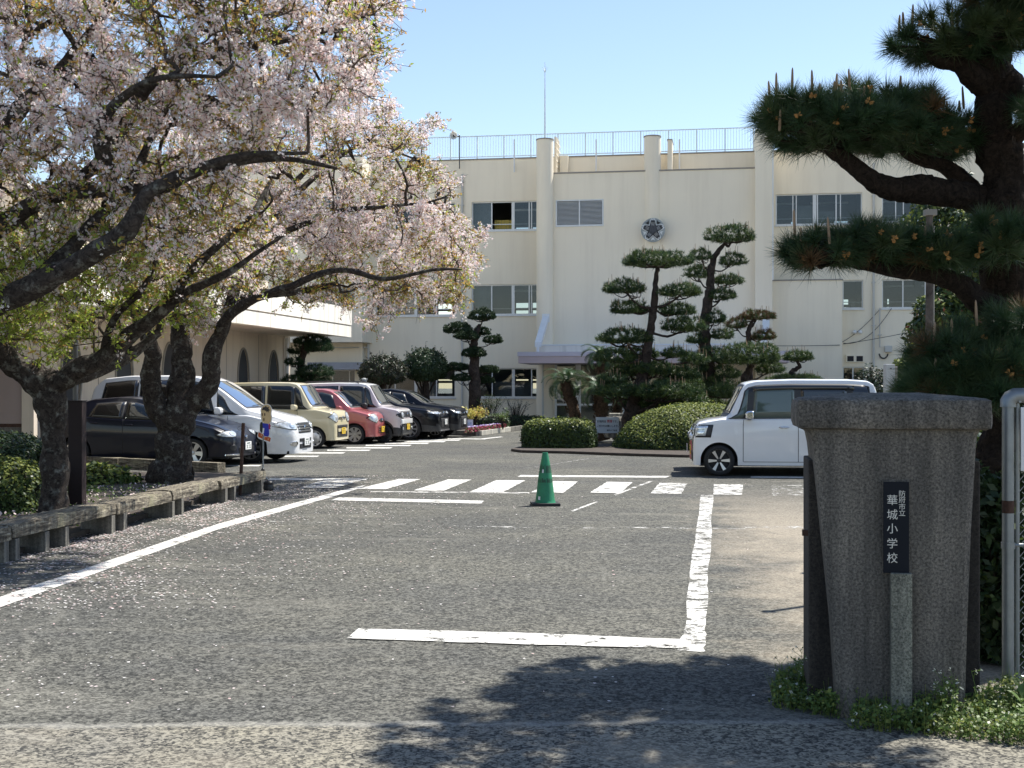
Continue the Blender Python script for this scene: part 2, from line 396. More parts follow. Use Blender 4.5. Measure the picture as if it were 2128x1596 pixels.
# ---------------------------------------------------------------- ground
def asphalt():
    m, n, l, b = newmat('old_asphalt')
    def math_(op, a, c=None, clamp=False):
        x = n.new('ShaderNodeMath'); x.operation = op; x.use_clamp = clamp
        for i, v in enumerate((a, c)):
            if v is None: continue
            if isinstance(v, (int, float)): x.inputs[i].default_value = v
            else: l.new(v, x.inputs[i])
        return x.outputs[0]
    def noise(sc, det=6, rough=.6, vec=None, dist=0):
        x = n.new('ShaderNodeTexNoise'); x.inputs['Scale'].default_value = sc; x.inputs['Detail'].default_value = det
        x.inputs['Roughness'].default_value = rough; x.inputs['Distortion'].default_value = dist
        l.new(vec or tc.outputs['Object'], x.inputs['Vector']); return x.outputs[0]
    def ramp(v, p0, c0, p1, c1):
        x = n.new('ShaderNodeValToRGB'); x.color_ramp.elements[0].position = p0; x.color_ramp.elements[1].position = p1
        x.color_ramp.elements[0].color = c0 + (1,); x.color_ramp.elements[1].color = c1 + (1,); l.new(v, x.inputs[0]); return x.outputs[0]
    def mix(f, a, c, bt='MIX'):
        x = n.new('ShaderNodeMix'); x.data_type = 'RGBA'; x.blend_type = bt
        if isinstance(f, (int, float)): x.inputs[0].default_value = f
        else: l.new(f, x.inputs[0])
        for i, v in ((6, a), (7, c)):
            if isinstance(v, tuple): x.inputs[i].default_value = v + (1,)
            else: l.new(v, x.inputs[i])
        return x.outputs[2]
    tc = n.new('ShaderNodeTexCoord'); sx = n.new('ShaderNodeSeparateXYZ'); l.new(tc.outputs['Object'], sx.inputs[0])
    X, Y = sx.outputs[0], sx.outputs[1]
    vo = n.new('ShaderNodeTexVoronoi'); vo.inputs['Scale'].default_value = 75; l.new(tc.outputs['Object'], vo.inputs['Vector'])
    sp = n.new('ShaderNodeSeparateColor'); l.new(vo.outputs['Color'], sp.inputs[0]); cell = sp.outputs[0]
    vo2 = n.new('ShaderNodeTexVoronoi'); vo2.inputs['Scale'].default_value = 34; l.new(tc.outputs['Object'], vo2.inputs['Vector'])
    sp2 = n.new('ShaderNodeSeparateColor'); l.new(vo2.outputs['Color'], sp2.inputs[0])
    agg = math_('ADD', math_('MULTIPLY', cell, .6), math_('MULTIPLY', sp2.outputs[1], .4))
    base = ramp(agg, .28, (.032, .0325, .030), .80, (.182, .180, .160))
    patch = noise(.55, 7, .62)
    base = mix(1, base, ramp(patch, .34, (.76, .77, .79), .66, (1.08, 1.06, 1.0)), 'MULTIPLY')
    base = mix(1, base, ramp(noise(.16, 5, .55), .38, (.84, .84, .85), .62, (1.06, 1.05, 1.02)), 'MULTIPLY')
    mp = n.new('ShaderNodeMapping'); mp.inputs['Scale'].default_value = (.35, 1.6, 1); mp.inputs['Rotation'].default_value = (0, 0, R(8)); l.new(tc.outputs['Object'], mp.inputs[0])
    streak = noise(1.3, 8, .7, mp.outputs[0], .5)
    # pale worn streaks
    sm = ramp(streak, .55, (0, 0, 0), .72, (1, 1, 1))
    base = mix(math_('MULTIPLY', sm, .38), base, (.27, .255, .21))
    # wheel-worn darker tracks
    dm = ramp(noise(.28, 4, .5), .5, (0, 0, 0), .7, (1, 1, 1))
    base = mix(math_('MULTIPLY', dm, .25), base, (.055, .057, .058))
    # sandy dirt on the right, by the gate pillar
    sd_ = math_('SUBTRACT', X, math_('ADD', math_('MULTIPLY', math_('SUBTRACT', Y, 8.5), .10), 1.45))
    sd_ = math_('ADD', math_('MULTIPLY', sd_, 1.1), math_('MULTIPLY', math_('SUBTRACT', noise(1.1, 8, .7), .5), 3.2))
    ymask = math_('MULTIPLY', math_('SUBTRACT', Y, 6.7), 1.4, True)
    far = math_('SUBTRACT', 1, math_('MULTIPLY', math_('SUBTRACT', Y, 15), .16, True), True)
    sand = math_('MULTIPLY', math_('MULTIPLY', math_('MAXIMUM', math_('MINIMUM', sd_, 1), 0), ymask), far)
    grain = ramp(cell, .1, (.22, .19, .145), .9, (.36, .315, .245))
    base = mix(math_('MULTIPLY', sand, .80), base, grain)
    # the public road in front: coarse pale aggregate
    yy = math_('ADD', Y, math_('MULTIPLY', math_('SUBTRACT', noise(2.5, 6, .7), .5), .18))
    yy = math_('ADD', yy, math_('MULTIPLY', X, -.02))
    near = math_('SUBTRACT', 1, math_('MULTIPLY', math_('SUBTRACT', yy, 6.22), 9, True), True)
    rd = ramp(agg, .25, (.036, .036, .034), .75, (.27, .255, .21))
    rd = mix(1, rd, ramp(noise(.9, 6, .6), .35, (.80, .80, .82), .65, (1.08, 1.05, .98)), 'MULTIPLY')
    rd = mix(math_('MULTIPLY', ramp(noise(.5, 5, .6), .52, (0, 0, 0), .66, (1, 1, 1)), .55), rd, (.30, .265, .205))
    base = mix(near, base, rd)
    # pale sealed joint between the road and the lot
    j = math_('SUBTRACT', 1, math_('MULTIPLY', math_('ABSOLUTE', math_('SUBTRACT', yy, 6.28)), 16, True), True)
    base = mix(math_('MULTIPLY', j, .35), base, (.40, .39, .35))
    # hairline cracks filled with pale dust
    ve = n.new('ShaderNodeTexVoronoi'); ve.feature = 'DISTANCE_TO_EDGE'; ve.inputs['Scale'].default_value = .22
    nv = n.new('ShaderNodeTexNoise'); nv.inputs['Scale'].default_value = 1.4; nv.inputs['Detail'].default_value = 8; l.new(tc.outputs['Object'], nv.inputs['Vector'])
    va = n.new('ShaderNodeVectorMath'); va.operation = 'MULTIPLY_ADD'; l.new(nv.outputs['Color'], va.inputs[0]); va.inputs[1].default_value = (.9, .9, 0); l.new(tc.outputs['Object'], va.inputs[2])
    l.new(va.outputs[0], ve.inputs['Vector'])
    ck = math_('SUBTRACT', 1, math_('MULTIPLY', ve.outputs[0], 90, True), True)
    base = mix(math_('MULTIPLY', math_('MULTIPLY', ck, .12), ramp(noise(.4, 3, .5), .45, (0, 0, 0), .55, (1, 1, 1))), base, (.42, .40, .34))
    l.new(base, b.inputs['Base Color']); b.inputs['Roughness'].default_value = .9; b.inputs['Specular IOR Level'].default_value = .25
    bp = n.new('ShaderNodeBump'); bp.inputs['Strength'].default_value = .55; bp.inputs['Distance'].default_value = .008
    l.new(agg, bp.inputs['Height']); l.new(bp.outputs[0], b.inputs['Normal'])
    return m
M['asphalt'] = asphalt()
def linepaint(name, wear):
    m, n, l, b = newmat(name)
    tc = n.new('ShaderNodeTexCoord')
    a = n.new('ShaderNodeTexNoise'); a.inputs['Scale'].default_value = 5; a.inputs['Detail'].default_value = 12; a.inputs['Roughness'].default_value = .8
    l.new(tc.outputs['Object'], a.inputs['Vector'])
    cr = n.new('ShaderNodeValToRGB'); cr.color_ramp.elements[0].position = wear - .03; cr.color_ramp.elements[1].position = wear + .03
    l.new(a.outputs[0], cr.inputs[0])
    c = n.new('ShaderNodeTexNoise'); c.inputs['Scale'].default_value = 60; c.inputs['Detail'].default_value = 3; l.new(tc.outputs['Object'], c.inputs['Vector'])
    c2 = n.new('ShaderNodeValToRGB'); c2.color_ramp.elements[0].position = .3; c2.color_ramp.elements[0].color = (.40, .39, .36, 1); c2.color_ramp.elements[1].position = .55; c2.color_ramp.elements[1].color = (.58, .57, .53, 1)
    l.new(c.outputs[0], c2.inputs[0]); l.new(c2.outputs[0], b.inputs['Base Color']); b.inputs['Roughness'].default_value = .7
    tr = n.new('ShaderNodeBsdfTransparent'); mx = n.new('ShaderNodeMixShader')
    l.new(cr.outputs[0], mx.inputs[0]); l.new(tr.outputs[0], mx.inputs[1]); l.new(b.outputs[0], mx.inputs[2]); l.new(mx.outputs[0], n['Material Output'].inputs[0])
    return m
M['paint'] = linepaint('road_paint', .435)
M['paintworn'] = linepaint('worn_road_paint', .48)
M['paintfaint'] = linepaint('faint_road_paint', .56)
M['shade'] = None

ground = mesh_np('ground', [(-1500, -300, -.02), (1500, -300, -.02), (1500, 3000, -.02), (-1500, 3000, -.02)], [(0, 1, 2, 3)], pm('dry_ground', (.20, .19, .16), .95, .2, .05))
tag(ground, kind='structure')
lot = mesh_np('parking_lot', [(-40, -6, 0), (30, -6, 0), (30, 70, 0), (-40, 70, 0)], [(0, 1, 2, 3)], M['asphalt'])
tag(lot, 'grey asphalt parking lot of the school', kind='structure')

def quadstrip(name, pts_a, pts_b, mat, z, jag=0.0):
    """sheet between two polylines given in photo pixels on the ground"""
    n = 24
    def res(p):
        q = [G(*a) for a in p]; out = []
        for i in range(n + 1):
            t = i / n * (len(q) - 1); k = min(int(t), len(q) - 2); v = q[k].lerp(q[k + 1], t - k)
            out.append((v.x + rnd.uniform(-jag, jag), v.y + rnd.uniform(-jag, jag), z))
        return out
    A, B = res(pts_a), res(pts_b)
    return mesh_py(name, A + B, [(i, i + 1, n + 2 + i, n + 1 + i) for i in range(n)], mat, lot)
Z1 = .004; Z2 = .008
quadstrip('painted_line', [(-60, 1284), (200, 1192), (450, 1102), (690, 1033), (745, 1016)], [(-60, 1262), (200, 1174), (450, 1090), (700, 1022), (760, 1008)], M['paint'], Z1, .006)
quadstrip('painted_line', [(1410, 1352), (1423, 1300), (1437, 1180), (1457, 1029)], [(1465, 1356), (1467, 1300), (1473, 1180), (1482, 1029)], M['paintworn'], Z1, .012)
quadstrip('painted_line', [(723, 1329), (1080, 1341), (1420, 1350)], [(745, 1308), (1080, 1317), (1424, 1331)], M['paint'], Z2, .01)
quadstrip('painted_line', [(688, 1040), (1000, 1047)], [(705, 1034), (1007, 1041)], M['paint'], Z1, .006)
quadstrip('painted_line', [(560, 998), (760, 998.5)], [(560, 994), (765, 994.5)], M['paint'], Z1, .004)
quadstrip('painted_line', [(1075, 991), (1385, 993)], [(1082, 987.5), (1392, 989.5)], M['paint'], Z1, .006)
quadstrip('painted_line', [(770, 1023), (1100, 1026)], [(770, 1021), (1100, 1023.6)], M['paintworn'], Z1, .004)
quadstrip('painted_line', [(1560, 993), (1980, 996)], [(1560, 990), (1980, 993)], M['paint'], Z1, .004)
quadstrip('painted_line', [(1045, 1136), (1096, 1109)], [(1049, 1138), (1100, 1110)], M['paintfaint'], Z1, .004)
quadstrip('painted_line', [(1186, 1062), (1240, 1042)], [(1190, 1064), (1244, 1043)], M['paintworn'], Z1, .004)
quadstrip('painted_line', [(1275, 1028), (1350, 1000)], [(1279, 1030), (1356, 1001)], M['paintworn'], Z1, .004)
quadstrip('painted_line', [(1110, 1098), (1480, 1100), (1680, 1100)], [(1110, 1096), (1480, 1096), (1680, 1094)], M['paintfaint'], Z1, .006)
quadstrip('painted_line', [(560, 1085), (1110, 1098)], [(560, 1083), (1110, 1095.5)], M['paintfaint'], Z1, .006)
stripes = [((623, 1015), (695, 1015), (764, 996), (676, 996), 1), ((741, 1017), (803, 1017.5), (874, 996.5), (830, 996), 0), ((859, 1020), (921, 1021), (980, 997.5), (932, 997), 0),
           ((977, 1023), (1045, 1024), (1092, 999), (1032, 998.5), 0), ((1103, 1024), (1171, 1025), (1201, 1001.5), (1150, 1000.5), 0),
           ((1226, 1024.5), (1289, 1026), (1314, 1003), (1262, 1002), 0), ((1352, 1026.5), (1416, 1027.5), (1428, 1005), (1371, 1004), 1),
           ((1482, 1028.5), (1542, 1029.5), (1544, 1007.5), (1484, 1007), 1), ((1606, 1031), (1672, 1031), (1670, 1009), (1602, 1009), 2), ((1735, 1033), (1800, 1034), (1790, 1012), (1725, 1011), 1), ((1865, 1035), (1930, 1036), (1910, 1014), (1850, 1013), 1)]
for a, b_, c, d, w in stripes:
    quadstrip('crosswalk_stripe', [a, d], [b_, c], [M['paint'], M['paintworn'], M['paintfaint']][w], Z2, .01)
for x0, x1, y in [(430, 543, 968), (500, 606, 958), (560, 664, 948.5), (610, 718, 941.6), (680, 771, 936), (720, 816, 931), (760, 856, 926), (800, 893, 921.5), (840, 927, 918), (870, 958, 914.8)]:
    quadstrip('painted_line', [(x0, y + 1), (x1 - 5, y + 1.2)], [(x0, y - 1.4), (x1, y - 1.2)], M['paint'], Z1, .004)
quadstrip('painted_line', [(930, 912.5), (1010, 913.8)], [(930, 911), (1004, 912)], M['paint'], Z2, .004)
quadstrip('painted_line', [(1003, 913.8), (1046, 908.8)], [(998, 912.2), (1040, 908)], M['paint'], Z2 + .004, .004)
quadstrip('painted_line', [(1080, 975), (1300, 940)], [(1085, 976), (1306, 940.5)], M['paintfaint'], Z1, .004)

# ---------------------------------------------------------------- fallen petals
def flat_quads(pts, size, zlift=.012, tilt=.25):
    m = len(pts); a = rng.uniform(0, 2 * math.pi, m); s = size * rng.uniform(.6, 1.3, m)
    V = np.zeros((m, 4, 3))
    for k, (u, v) in enumerate(((-1, 0), (0, -.7), (1, 0), (0, .7))):
        V[:, k, 0] = pts[:, 0] + s * (u * np.cos(a) - v * np.sin(a)); V[:, k, 1] = pts[:, 1] + s * (u * np.sin(a) + v * np.cos(a))
        V[:, k, 2] = pts[:, 2] + zlift + rng.uniform(-tilt, tilt, m) * s * (1 if k % 2 else -1)
    return V.reshape(-1, 3), np.arange(m * 4).reshape(m, 4)
def smoothn(x, y, s, seed):
    r = np.random.default_rng(seed); v = 0
    for i in range(6):
        f = s * 1.9 ** i; a, b, c = r.uniform(0, 6.3, 3); v = v + np.sin(x * f * math.cos(a) + y * f * math.sin(a) + b) * np.sin(x * f * math.sin(c) - y * f * math.cos(c) + a) / 1.35 ** i
    return v
def bench_x(Y): return -4.62 + (Y - 12) * .0963
pts = []
N = 260000
Yp = rng.uniform(9.5, 24, N); Xp = rng.uniform(-9, 5, N)
d = Xp - bench_x(Yp)
line_x = np.array([(G(0, 1267).x + (y - G(0, 1267).y) * .134) for y in Yp])
dens = np.where(d > -.1, np.exp(-np.maximum(d, 0) / .85) * .8, .25)
dens = dens * np.clip(1 - (Yp - 17) / 5, .15, 1)
nv = smoothn(Xp, Yp, 1.6, 3)
keep = rng.random(N) < dens * np.clip(.8 + nv * .8, .08, 1.6)
near = np.stack([Xp[keep], Yp[keep], np.zeros(keep.sum())], 1)
N2 = 34000
Y2 = rng.uniform(6.5, 24, N2); X2 = rng.uniform(-5, 4, N2)
d2 = X2 - line_x[:N2]
k2 = rng.random(N2) < (np.exp(-np.maximum(X2 + 3.4, 0) / 1.3) * .34 + .008) * np.clip(.55 + smoothn(X2, Y2, .9, 5) * .6, .02, 1.5)
sparse = np.stack([X2[k2], Y2[k2], np.zeros(k2.sum())], 1)
allp = np.concatenate([near, sparse]); allp = allp[allp[:, 1] > 5.5]
V1_, F1_ = flat_quads(near[near[:, 1] > 5.5], .0145, .010, .12); V2_, F2_ = flat_quads(sparse[sparse[:, 1] > 5.5], .0098, .010, .15)
V = np.concatenate([V1_, V2_]); Fc = np.concatenate([F1_, F2_ + len(V1_)])
po = mesh_np('fallen_petals', V, Fc, [M['petalwhite'], M['petal'], M['petalpink']], mi=rng.choice(3, len(Fc), p=[.5, .35, .15]))
tag(po, 'pale pink cherry petals scattered over the asphalt', 'petals', kind='stuff')

# ---------------------------------------------------------------- school building
TH = R(9.37); cT, sT = math.cos(TH), math.sin(TH)
OB = Vector(((1250 - CX) / F * 56, 56, 0))
def S(px, t=0.0):
    a = (px - CX) / F
    return (a * (OB.y - cT * t) - OB.x + sT * t) / (cT + a * sT)
def ZB(py, px, t=0.0):
    s = S(px, t); Y = OB.y - sT * s - cT * t
    return EYE - (py - HY) / F * Y
bld = empty('school_building', OB, -TH, 'cream three-storey school building with roof railing and round blossom crest', 'school building')
def facade(name, s0, s1, z0, z1, t, holes, mat, depth=.22, thick=.25):
    """wall with rectangular holes; local x = s, local y = -t"""
    xs = sorted({s0, s1, *[h[0] for h in holes], *[h[1] for h in holes]}); zs = sorted({z0, z1, *[h[2] for h in holes], *[h[3] for h in holes]})
    V = []; Fc = []
    def q(a, b_, c, d):
        i = len(V); V.extend([a, b_, c, d]); Fc.append((i, i + 1, i + 2, i + 3))
    for i in range(len(xs) - 1):
        for j in range(len(zs) - 1):
            cx, cz = (xs[i] + xs[i + 1]) / 2, (zs[j] + zs[j + 1]) / 2
            if any(h[0] < cx < h[1] and h[2] < cz < h[3] for h in holes): continue
            x0, x1, a, c = xs[i], xs[i + 1], zs[j], zs[j + 1]
            q((x0, -t, a), (x1, -t, a), (x1, -t, c), (x0, -t, c))
            q((x1, -t + thick, a), (x0, -t + thick, a), (x0, -t + thick, c), (x1, -t + thick, c))
    for h in holes:
        x0, x1, a, c = h
        q((x0, -t, a), (x0, -t + thick, a), (x1, -t + thick, a), (x1, -t, a))
        q((x0, -t, c), (x1, -t, c), (x1, -t + thick, c), (x0, -t + thick, c))
        q((x0, -t, a), (x0, -t, c), (x0, -t + thick, c), (x0, -t + thick, a))
        q((x1, -t, a), (x1, -t + thick, a), (x1, -t + thick, c), (x1, -t, c))
    q((s0, -t, z1), (s1, -t, z1), (s1, -t + thick, z1), (s0, -t + thick, z1))
    q((s0, -t, z0), (s0, -t, z1), (s0, -t + thick, z1), (s0, -t + thick, z0)); q((s1, -t, z0), (s1, -t + thick, z0), (s1, -t + thick, z1), (s1, -t, z1))
    return mesh_py(name, V, Fc, mat, bld)
Z3 = (ZB(478, 1050), ZB(418, 1050)); Z2w = (ZB(654, 1050), ZB(591, 1050)); Z1w = (ZB(826, 1050), ZB(765, 1050))
ZTOP = ZB(331, 1050)
def window(px0, px1, zz, t, mulls, parent=bld, glass_skip=(), sill=True, rail=False):
    s0, s1 = S(px0, t), S(px1, t); z0, z1 = zz; w = .05; y = -t + .10
    fr = MB()
    fr.box(s0, s1, y, y + .06, z0, z0 + w); fr.box(s0, s1, y, y + .06, z1 - w, z1)
    fr.box(s0, s0 + w, y + .002, y + .062, z0 + w, z1 - w); fr.box(s1 - w, s1, y + .002, y + .062, z0 + w, z1 - w)
    edges = [s0 + w]
    for mpx, mw in mulls:
        c = S(mpx, t); fr.box(c - mw / 2, c + mw / 2, y + .004, y + .07, z0 + w, z1 - w); edges += [c - mw / 2, c + mw / 2]
    edges.append(s1 - w)
    wo = fr.build('window', M['alu'], parent)
    for i in range(0, len(edges) - 1, 2):
        if i // 2 in glass_skip: continue
        MB().box(edges[i], edges[i + 1], y + .03, y + .036, z0 + w, z1 - w).build('pane', M['wglass'], wo)
    if sill: MB().box(s0 - .04, s1 + .04, -t - .06, -t + .09, z0 - .07, z0 - .003).build('sill', M['alu'], wo)
    if rail: MB().box(s0 + w, s1 - w, y + .09, y + .12, z0 + .26, z0 + .29).build('guard_bar', M['alu'], wo)
    return (s0, s1, z0, z1)
# left wing (t = 0)
hl = []
for zz in (Z3, Z2w, Z1w):
    hl.append(window(980, 1118, zz, 0, [(1021, .05), (1065.5, .13), (1099, .05), (1104, .04)] if zz is not Z1w else [(1022, .05), (1066, .13), (1104, .05)], rail=zz is not Z1w, glass_skip=(1,) if zz is Z3 else ()))
    hl.append(window(780, 946, zz, 0, [(820, .05), (863, .13), (906, .05)], rail=zz is not Z1w, glass_skip=(3,) if zz is Z2w else ()))
facade('wall', S(753), S(1133), 0, ZTOP, 0, hl, M['cream'])
# far-left projecting bay, overhanging above the ground floor
tb = 1.6; zb0 = ZB(711, 700, tb)
hb = [window(600, 738, (ZB(640, 720, tb), ZB(597, 720, tb)), tb, [(640, .1), (700, .05)]), window(600, 738, (ZB(470, 720, tb), ZB(405, 720, tb)), tb, [(640, .1), (700, .05)])]
facade('wall', S(420, tb), S(753, tb), zb0, ZTOP, tb, hb, M['cream'])
MB().box(S(420, tb), S(753, tb) - .003, -tb + .26, .30, zb0 + .003, zb0 + .2).box(S(753, tb) - .25, S(753, tb) - .003, -tb + .26, .20, zb0 + .2, ZTOP - .002).build('bay_side_wall', M['cream'], bld)
hb2 = [window(640, 738, (.9, ZB(768, 700, .3)), .3, [(690, .04), (725, .04)])]
facade('wall', S(420, .3), S(753, .3), 0, zb0 + .1, .3, hb2, M['cream'])
MB().box(S(640, 1.2), S(757, 1.2), -1.3, -.32, ZB(768, 700, 1.2), ZB(753, 700, 1.2)).build('awning', pm('grey_awning', (.30, .31, .34), .6, .1), bld)
# entrance block (t = 1.2), lower parapet
tc_ = 1.2; ZC = ZB(356, 1360, tc_)
hc = [(S(1152, tc_), S(1340, tc_), 0, ZB(757, 1245, tc_)), (S(1155, tc_), S(1254, tc_), ZB(471, 1205, tc_), ZB(415, 1205, tc_))]
facade('wall', S(1133, tc_), S(1590, tc_), 0, ZC, tc_, hc, M['cream'])
MB().box(S(1133, tc_), S(1570, tc_), -tc_ - .03, -tc_ + .30, ZC + .002, ZC + .06).build('coping', M['coping'], bld)
MB().box(S(1133, tc_), S(1133, tc_) + .25, -tc_ + .26, .10, 0, ZC - .002).build('return_wall', M['cream'], bld)
# louvred vent
lv = MB(); s0, s1, z0, z1 = hc[1]
lv.box(s0, s1, -tc_ - .04, -tc_ + .10, z0, z0 + .07).box(s0, s1, -tc_ - .02, -tc_ + .10, z1 - .05, z1)
for sx in (s0, (s0 + s1) / 2 - .03, s1 - .05): lv.box(sx, sx + .055, -tc_ - .018, -tc_ + .098, z0 + .07, z1 - .05)
lo = lv.build('louvre_window', M['alu'], bld)
MB().box(s0, s1, -tc_ + .16, -tc_ + .2, z0, z1).build('backing', M['dark'], lo)
sl = MB(); nsl = 19
h = (z1 - z0 - .14) / nsl
slat = None
for half in (0, 1):
    a = s0 + .055 if half == 0 else (s0 + s1) / 2 + .03; b_ = (s0 + s1) / 2 - .03 if half == 0 else s1 - .05
    for k in range(nsl):
        z = z0 + .08 + k * h
        MB().add([(a, -tc_ + .0, z), (b_, -tc_ + .0, z), (b_, -tc_ + .07, z + h * .8), (a, -tc_ + .07, z + h * .8), (a, -tc_ + .0, z + .012), (b_, -tc_ + .0, z + .012), (b_, -tc_ + .07, z + h * .8 + .012), (a, -tc_ + .07, z + h * .8 + .012)],
                 [(0, 1, 5, 4), (4, 5, 6, 7), (0, 3, 2, 1), (2, 3, 7, 6), (0, 4, 7, 3), (1, 2, 6, 5)]).build('slat', M['alu'], lo)
# round columns on the facade
def column(pxa, pxb, ztop_py, t, zbot=0.0, dy=.0):
    a, b_ = S(pxa, t), S(pxb, t); r = (b_ - a) / 2
    zt = ZB(ztop_py, (pxa + pxb) / 2, t)
    c = MB().lathe([(r, zbot), (r, zt)], 40, ((a + b_) / 2, -t + dy, 0)).build('round_column', M['cream'], bld, smooth=True)
    MB().lathe([(r + .02, zt + .001), (r + .02, zt + .05)], 40, ((a + b_) / 2, -t + dy, 0)).build('cap', M['coping'], c)
    return (a + b_) / 2, zt
ca = column(1115, 1150, 292, 1.25)
cb = column(1338, 1373, 284, 1.2, dy=.18)
a, b_ = S(1569, 1.5), S(1605, 1.5)
MB().box(a, b_, -1.62, .1, 0, ZB(268, 1588, 1.5)).build('pilaster', M['cream'], bld, bevel=.02)
MB().box(b_ + .001, b_ + .045, -1.60, -1.54, ZB(582, 1608, 1.5), ZB(268, 1588, 1.5)).build('corner_strip', M['white'], bld)  # thin white strip down the right edge of the pilaster
# right wing
tr = -.1
hr = [window(1612, 1792, (ZB(466, 1700, tr), ZB(402, 1700, tr)), tr, [(1648, .04), (1655, .04), (1693, .14), (1699, .05), (1738, .05), (1747, .04)], rail=True),
      window(1833, 2008, (ZB(460, 1900, tr), ZB(400, 1900, tr)), tr, [(1862, .04), (1878, .04), (1926, .1), (1968, .05)], rail=True),
      window(2040, 2200, (ZB(458, 2100, tr), ZB(398, 2100, tr)), tr, [(2080, .04), (2120, .1)]),
      window(1751, 1794, (ZB(641, 1770, tr), ZB(582, 1770, tr)), tr, [], rail=True),
      window(1833, 2010, (ZB(640, 1900, tr), ZB(580, 1900, tr)), tr, [(1877, .05), (1925, .1), (1965, .05)], rail=True),
      window(2040, 2200, (ZB(640, 2100, tr), ZB(578, 2100, tr)), tr, [(2080, .04), (2120, .1)]),
      window(1751, 1796, (ZB(826, 1770, tr), ZB(762, 1770, tr)), tr, [(1773, .05)]),
      window(1836, 2010, (ZB(826, 1900, tr), ZB(761, 1900, tr)), tr, [(1880, .05), (1925, .1)])]
facade('wall', S(1590, tr), S(2400, tr), 0, ZTOP, tr, hr, M['cream'])
tl = .9
MB().box(S(1600, tl), S(1750, tl), -tl, .08, 0, ZB(583, 1680, tl)).build('stair_wall', M['cream'], bld)
MB().box(S(1600, tl), S(1752, tl), -tl - .04, .07, ZB(583, 1680, tl) + .002, ZB(583, 1680, tl) + .05).build('coping', M['coping'], bld)
# roof parapet copings, roof slab, floors, back wall with windows (seen through the front windows)
MB().box(S(420, 0), S(2400, 0), -.03, .32, ZTOP + .002, ZTOP + .06).box(S(420, tb), S(753, tb), -tb - .03, -tb + .3, ZTOP + .063, ZTOP + .12).build('parapet_coping', M['coping'], bld)
facade('wall', S(1134), S(1589), 0, ZTOP, 0, [], M['cream'])
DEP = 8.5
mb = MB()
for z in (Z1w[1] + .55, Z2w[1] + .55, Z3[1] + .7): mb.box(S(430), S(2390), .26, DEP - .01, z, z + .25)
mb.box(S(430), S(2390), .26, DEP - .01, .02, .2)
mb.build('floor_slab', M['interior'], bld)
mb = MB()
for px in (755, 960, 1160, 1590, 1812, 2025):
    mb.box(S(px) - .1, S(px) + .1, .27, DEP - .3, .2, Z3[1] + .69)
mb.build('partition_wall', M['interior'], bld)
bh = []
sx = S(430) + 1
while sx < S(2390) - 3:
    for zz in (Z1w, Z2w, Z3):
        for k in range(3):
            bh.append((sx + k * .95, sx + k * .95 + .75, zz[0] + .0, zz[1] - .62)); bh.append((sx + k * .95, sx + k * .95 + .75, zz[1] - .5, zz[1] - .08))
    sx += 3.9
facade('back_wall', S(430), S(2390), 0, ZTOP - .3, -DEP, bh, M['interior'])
# corridor wall half way, with openings
bh2 = []
sx = S(430) + .4
while sx < S(2390) - 3:
    for zz in (Z1w, Z2w, Z3):
        bh2.append((sx, sx + 2.9, zz[0] + .15, zz[1] - .45))
    sx += 4.3
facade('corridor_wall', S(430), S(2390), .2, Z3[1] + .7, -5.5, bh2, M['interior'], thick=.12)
for px, zz in ((1085, Z3), (1085, Z2w), (905, Z3), (1630, Z3), (1720, Z3), (1860, Z3), (1895, Z3), (1880, Z2w), (1960, Z2w), (830, Z2w), (1740, Z3)):
    MB().box(S(px) - .6, S(px) + .6, 1.7, 1.85, zz[1] - .20, zz[1] - .12).build('ceiling_lamp', M['lampwhite'], bld)
for px0, px1, zz, f in ((982, 1020, Z2w, .0), (1068, 1098, Z1w, .5), (1024, 1062, Z1w, .45), (782, 818, Z1w, .5), (866, 904, Z1w, .5), (824, 860, Z2w, .2), (1656, 1690, Z3, .35), (1700, 1736, Z3, .55), (982, 1019, Z3, .0)):
    MB().box(S(px0), S(px1), .42, .44, zz[0] + .02, zz[0] + (zz[1] - zz[0]) * (1 - f)).build('blind', M['blind'], bld)
mb = MB()
for i in range(14): mb.box(S(1024) + i * .06, S(1024) + i * .06 + .045, .5 + .03 * (i % 2), .55 + .03 * (i % 2), Z3[0] - .2, Z3[0] + .5)
mb.build('curtain', M['yellowcloth'], bld)
# roof clutter
MB().box(S(1387, .9), S(1396.5, .9), -.9, .3, ZC - .3, ZB(291, 1390, .9)).build('chimney', M['cream'], bld)
MB().box(S(1387, .9) - .02, S(1396.5, .9) + .02, -.92, .32, ZB(291, 1390, .9) + .001, ZB(291, 1390, .9) + .04).build('chimney_cap', M['coping'], bld)
sc0 = MB()
x = S(1150, .4) + .1
for k in range(5):
    for j in range(6):
        zc = ZC + .1 + j * .26
        yk = -tc_ + .3 + k * .26
        sc0.box(x, x + .1, yk, yk + .25, zc, zc + .05).box(x + .002, x + .098, yk, yk + .05, zc + .05, zc + .25)
sc0.build('block_screen', M['cream'], bld)
MB().box(S(1163, .3), S(1180, .3), -.30, -.004, ZC, ZB(323, 1170, .3)).build('roof_box', M['cream'], bld)
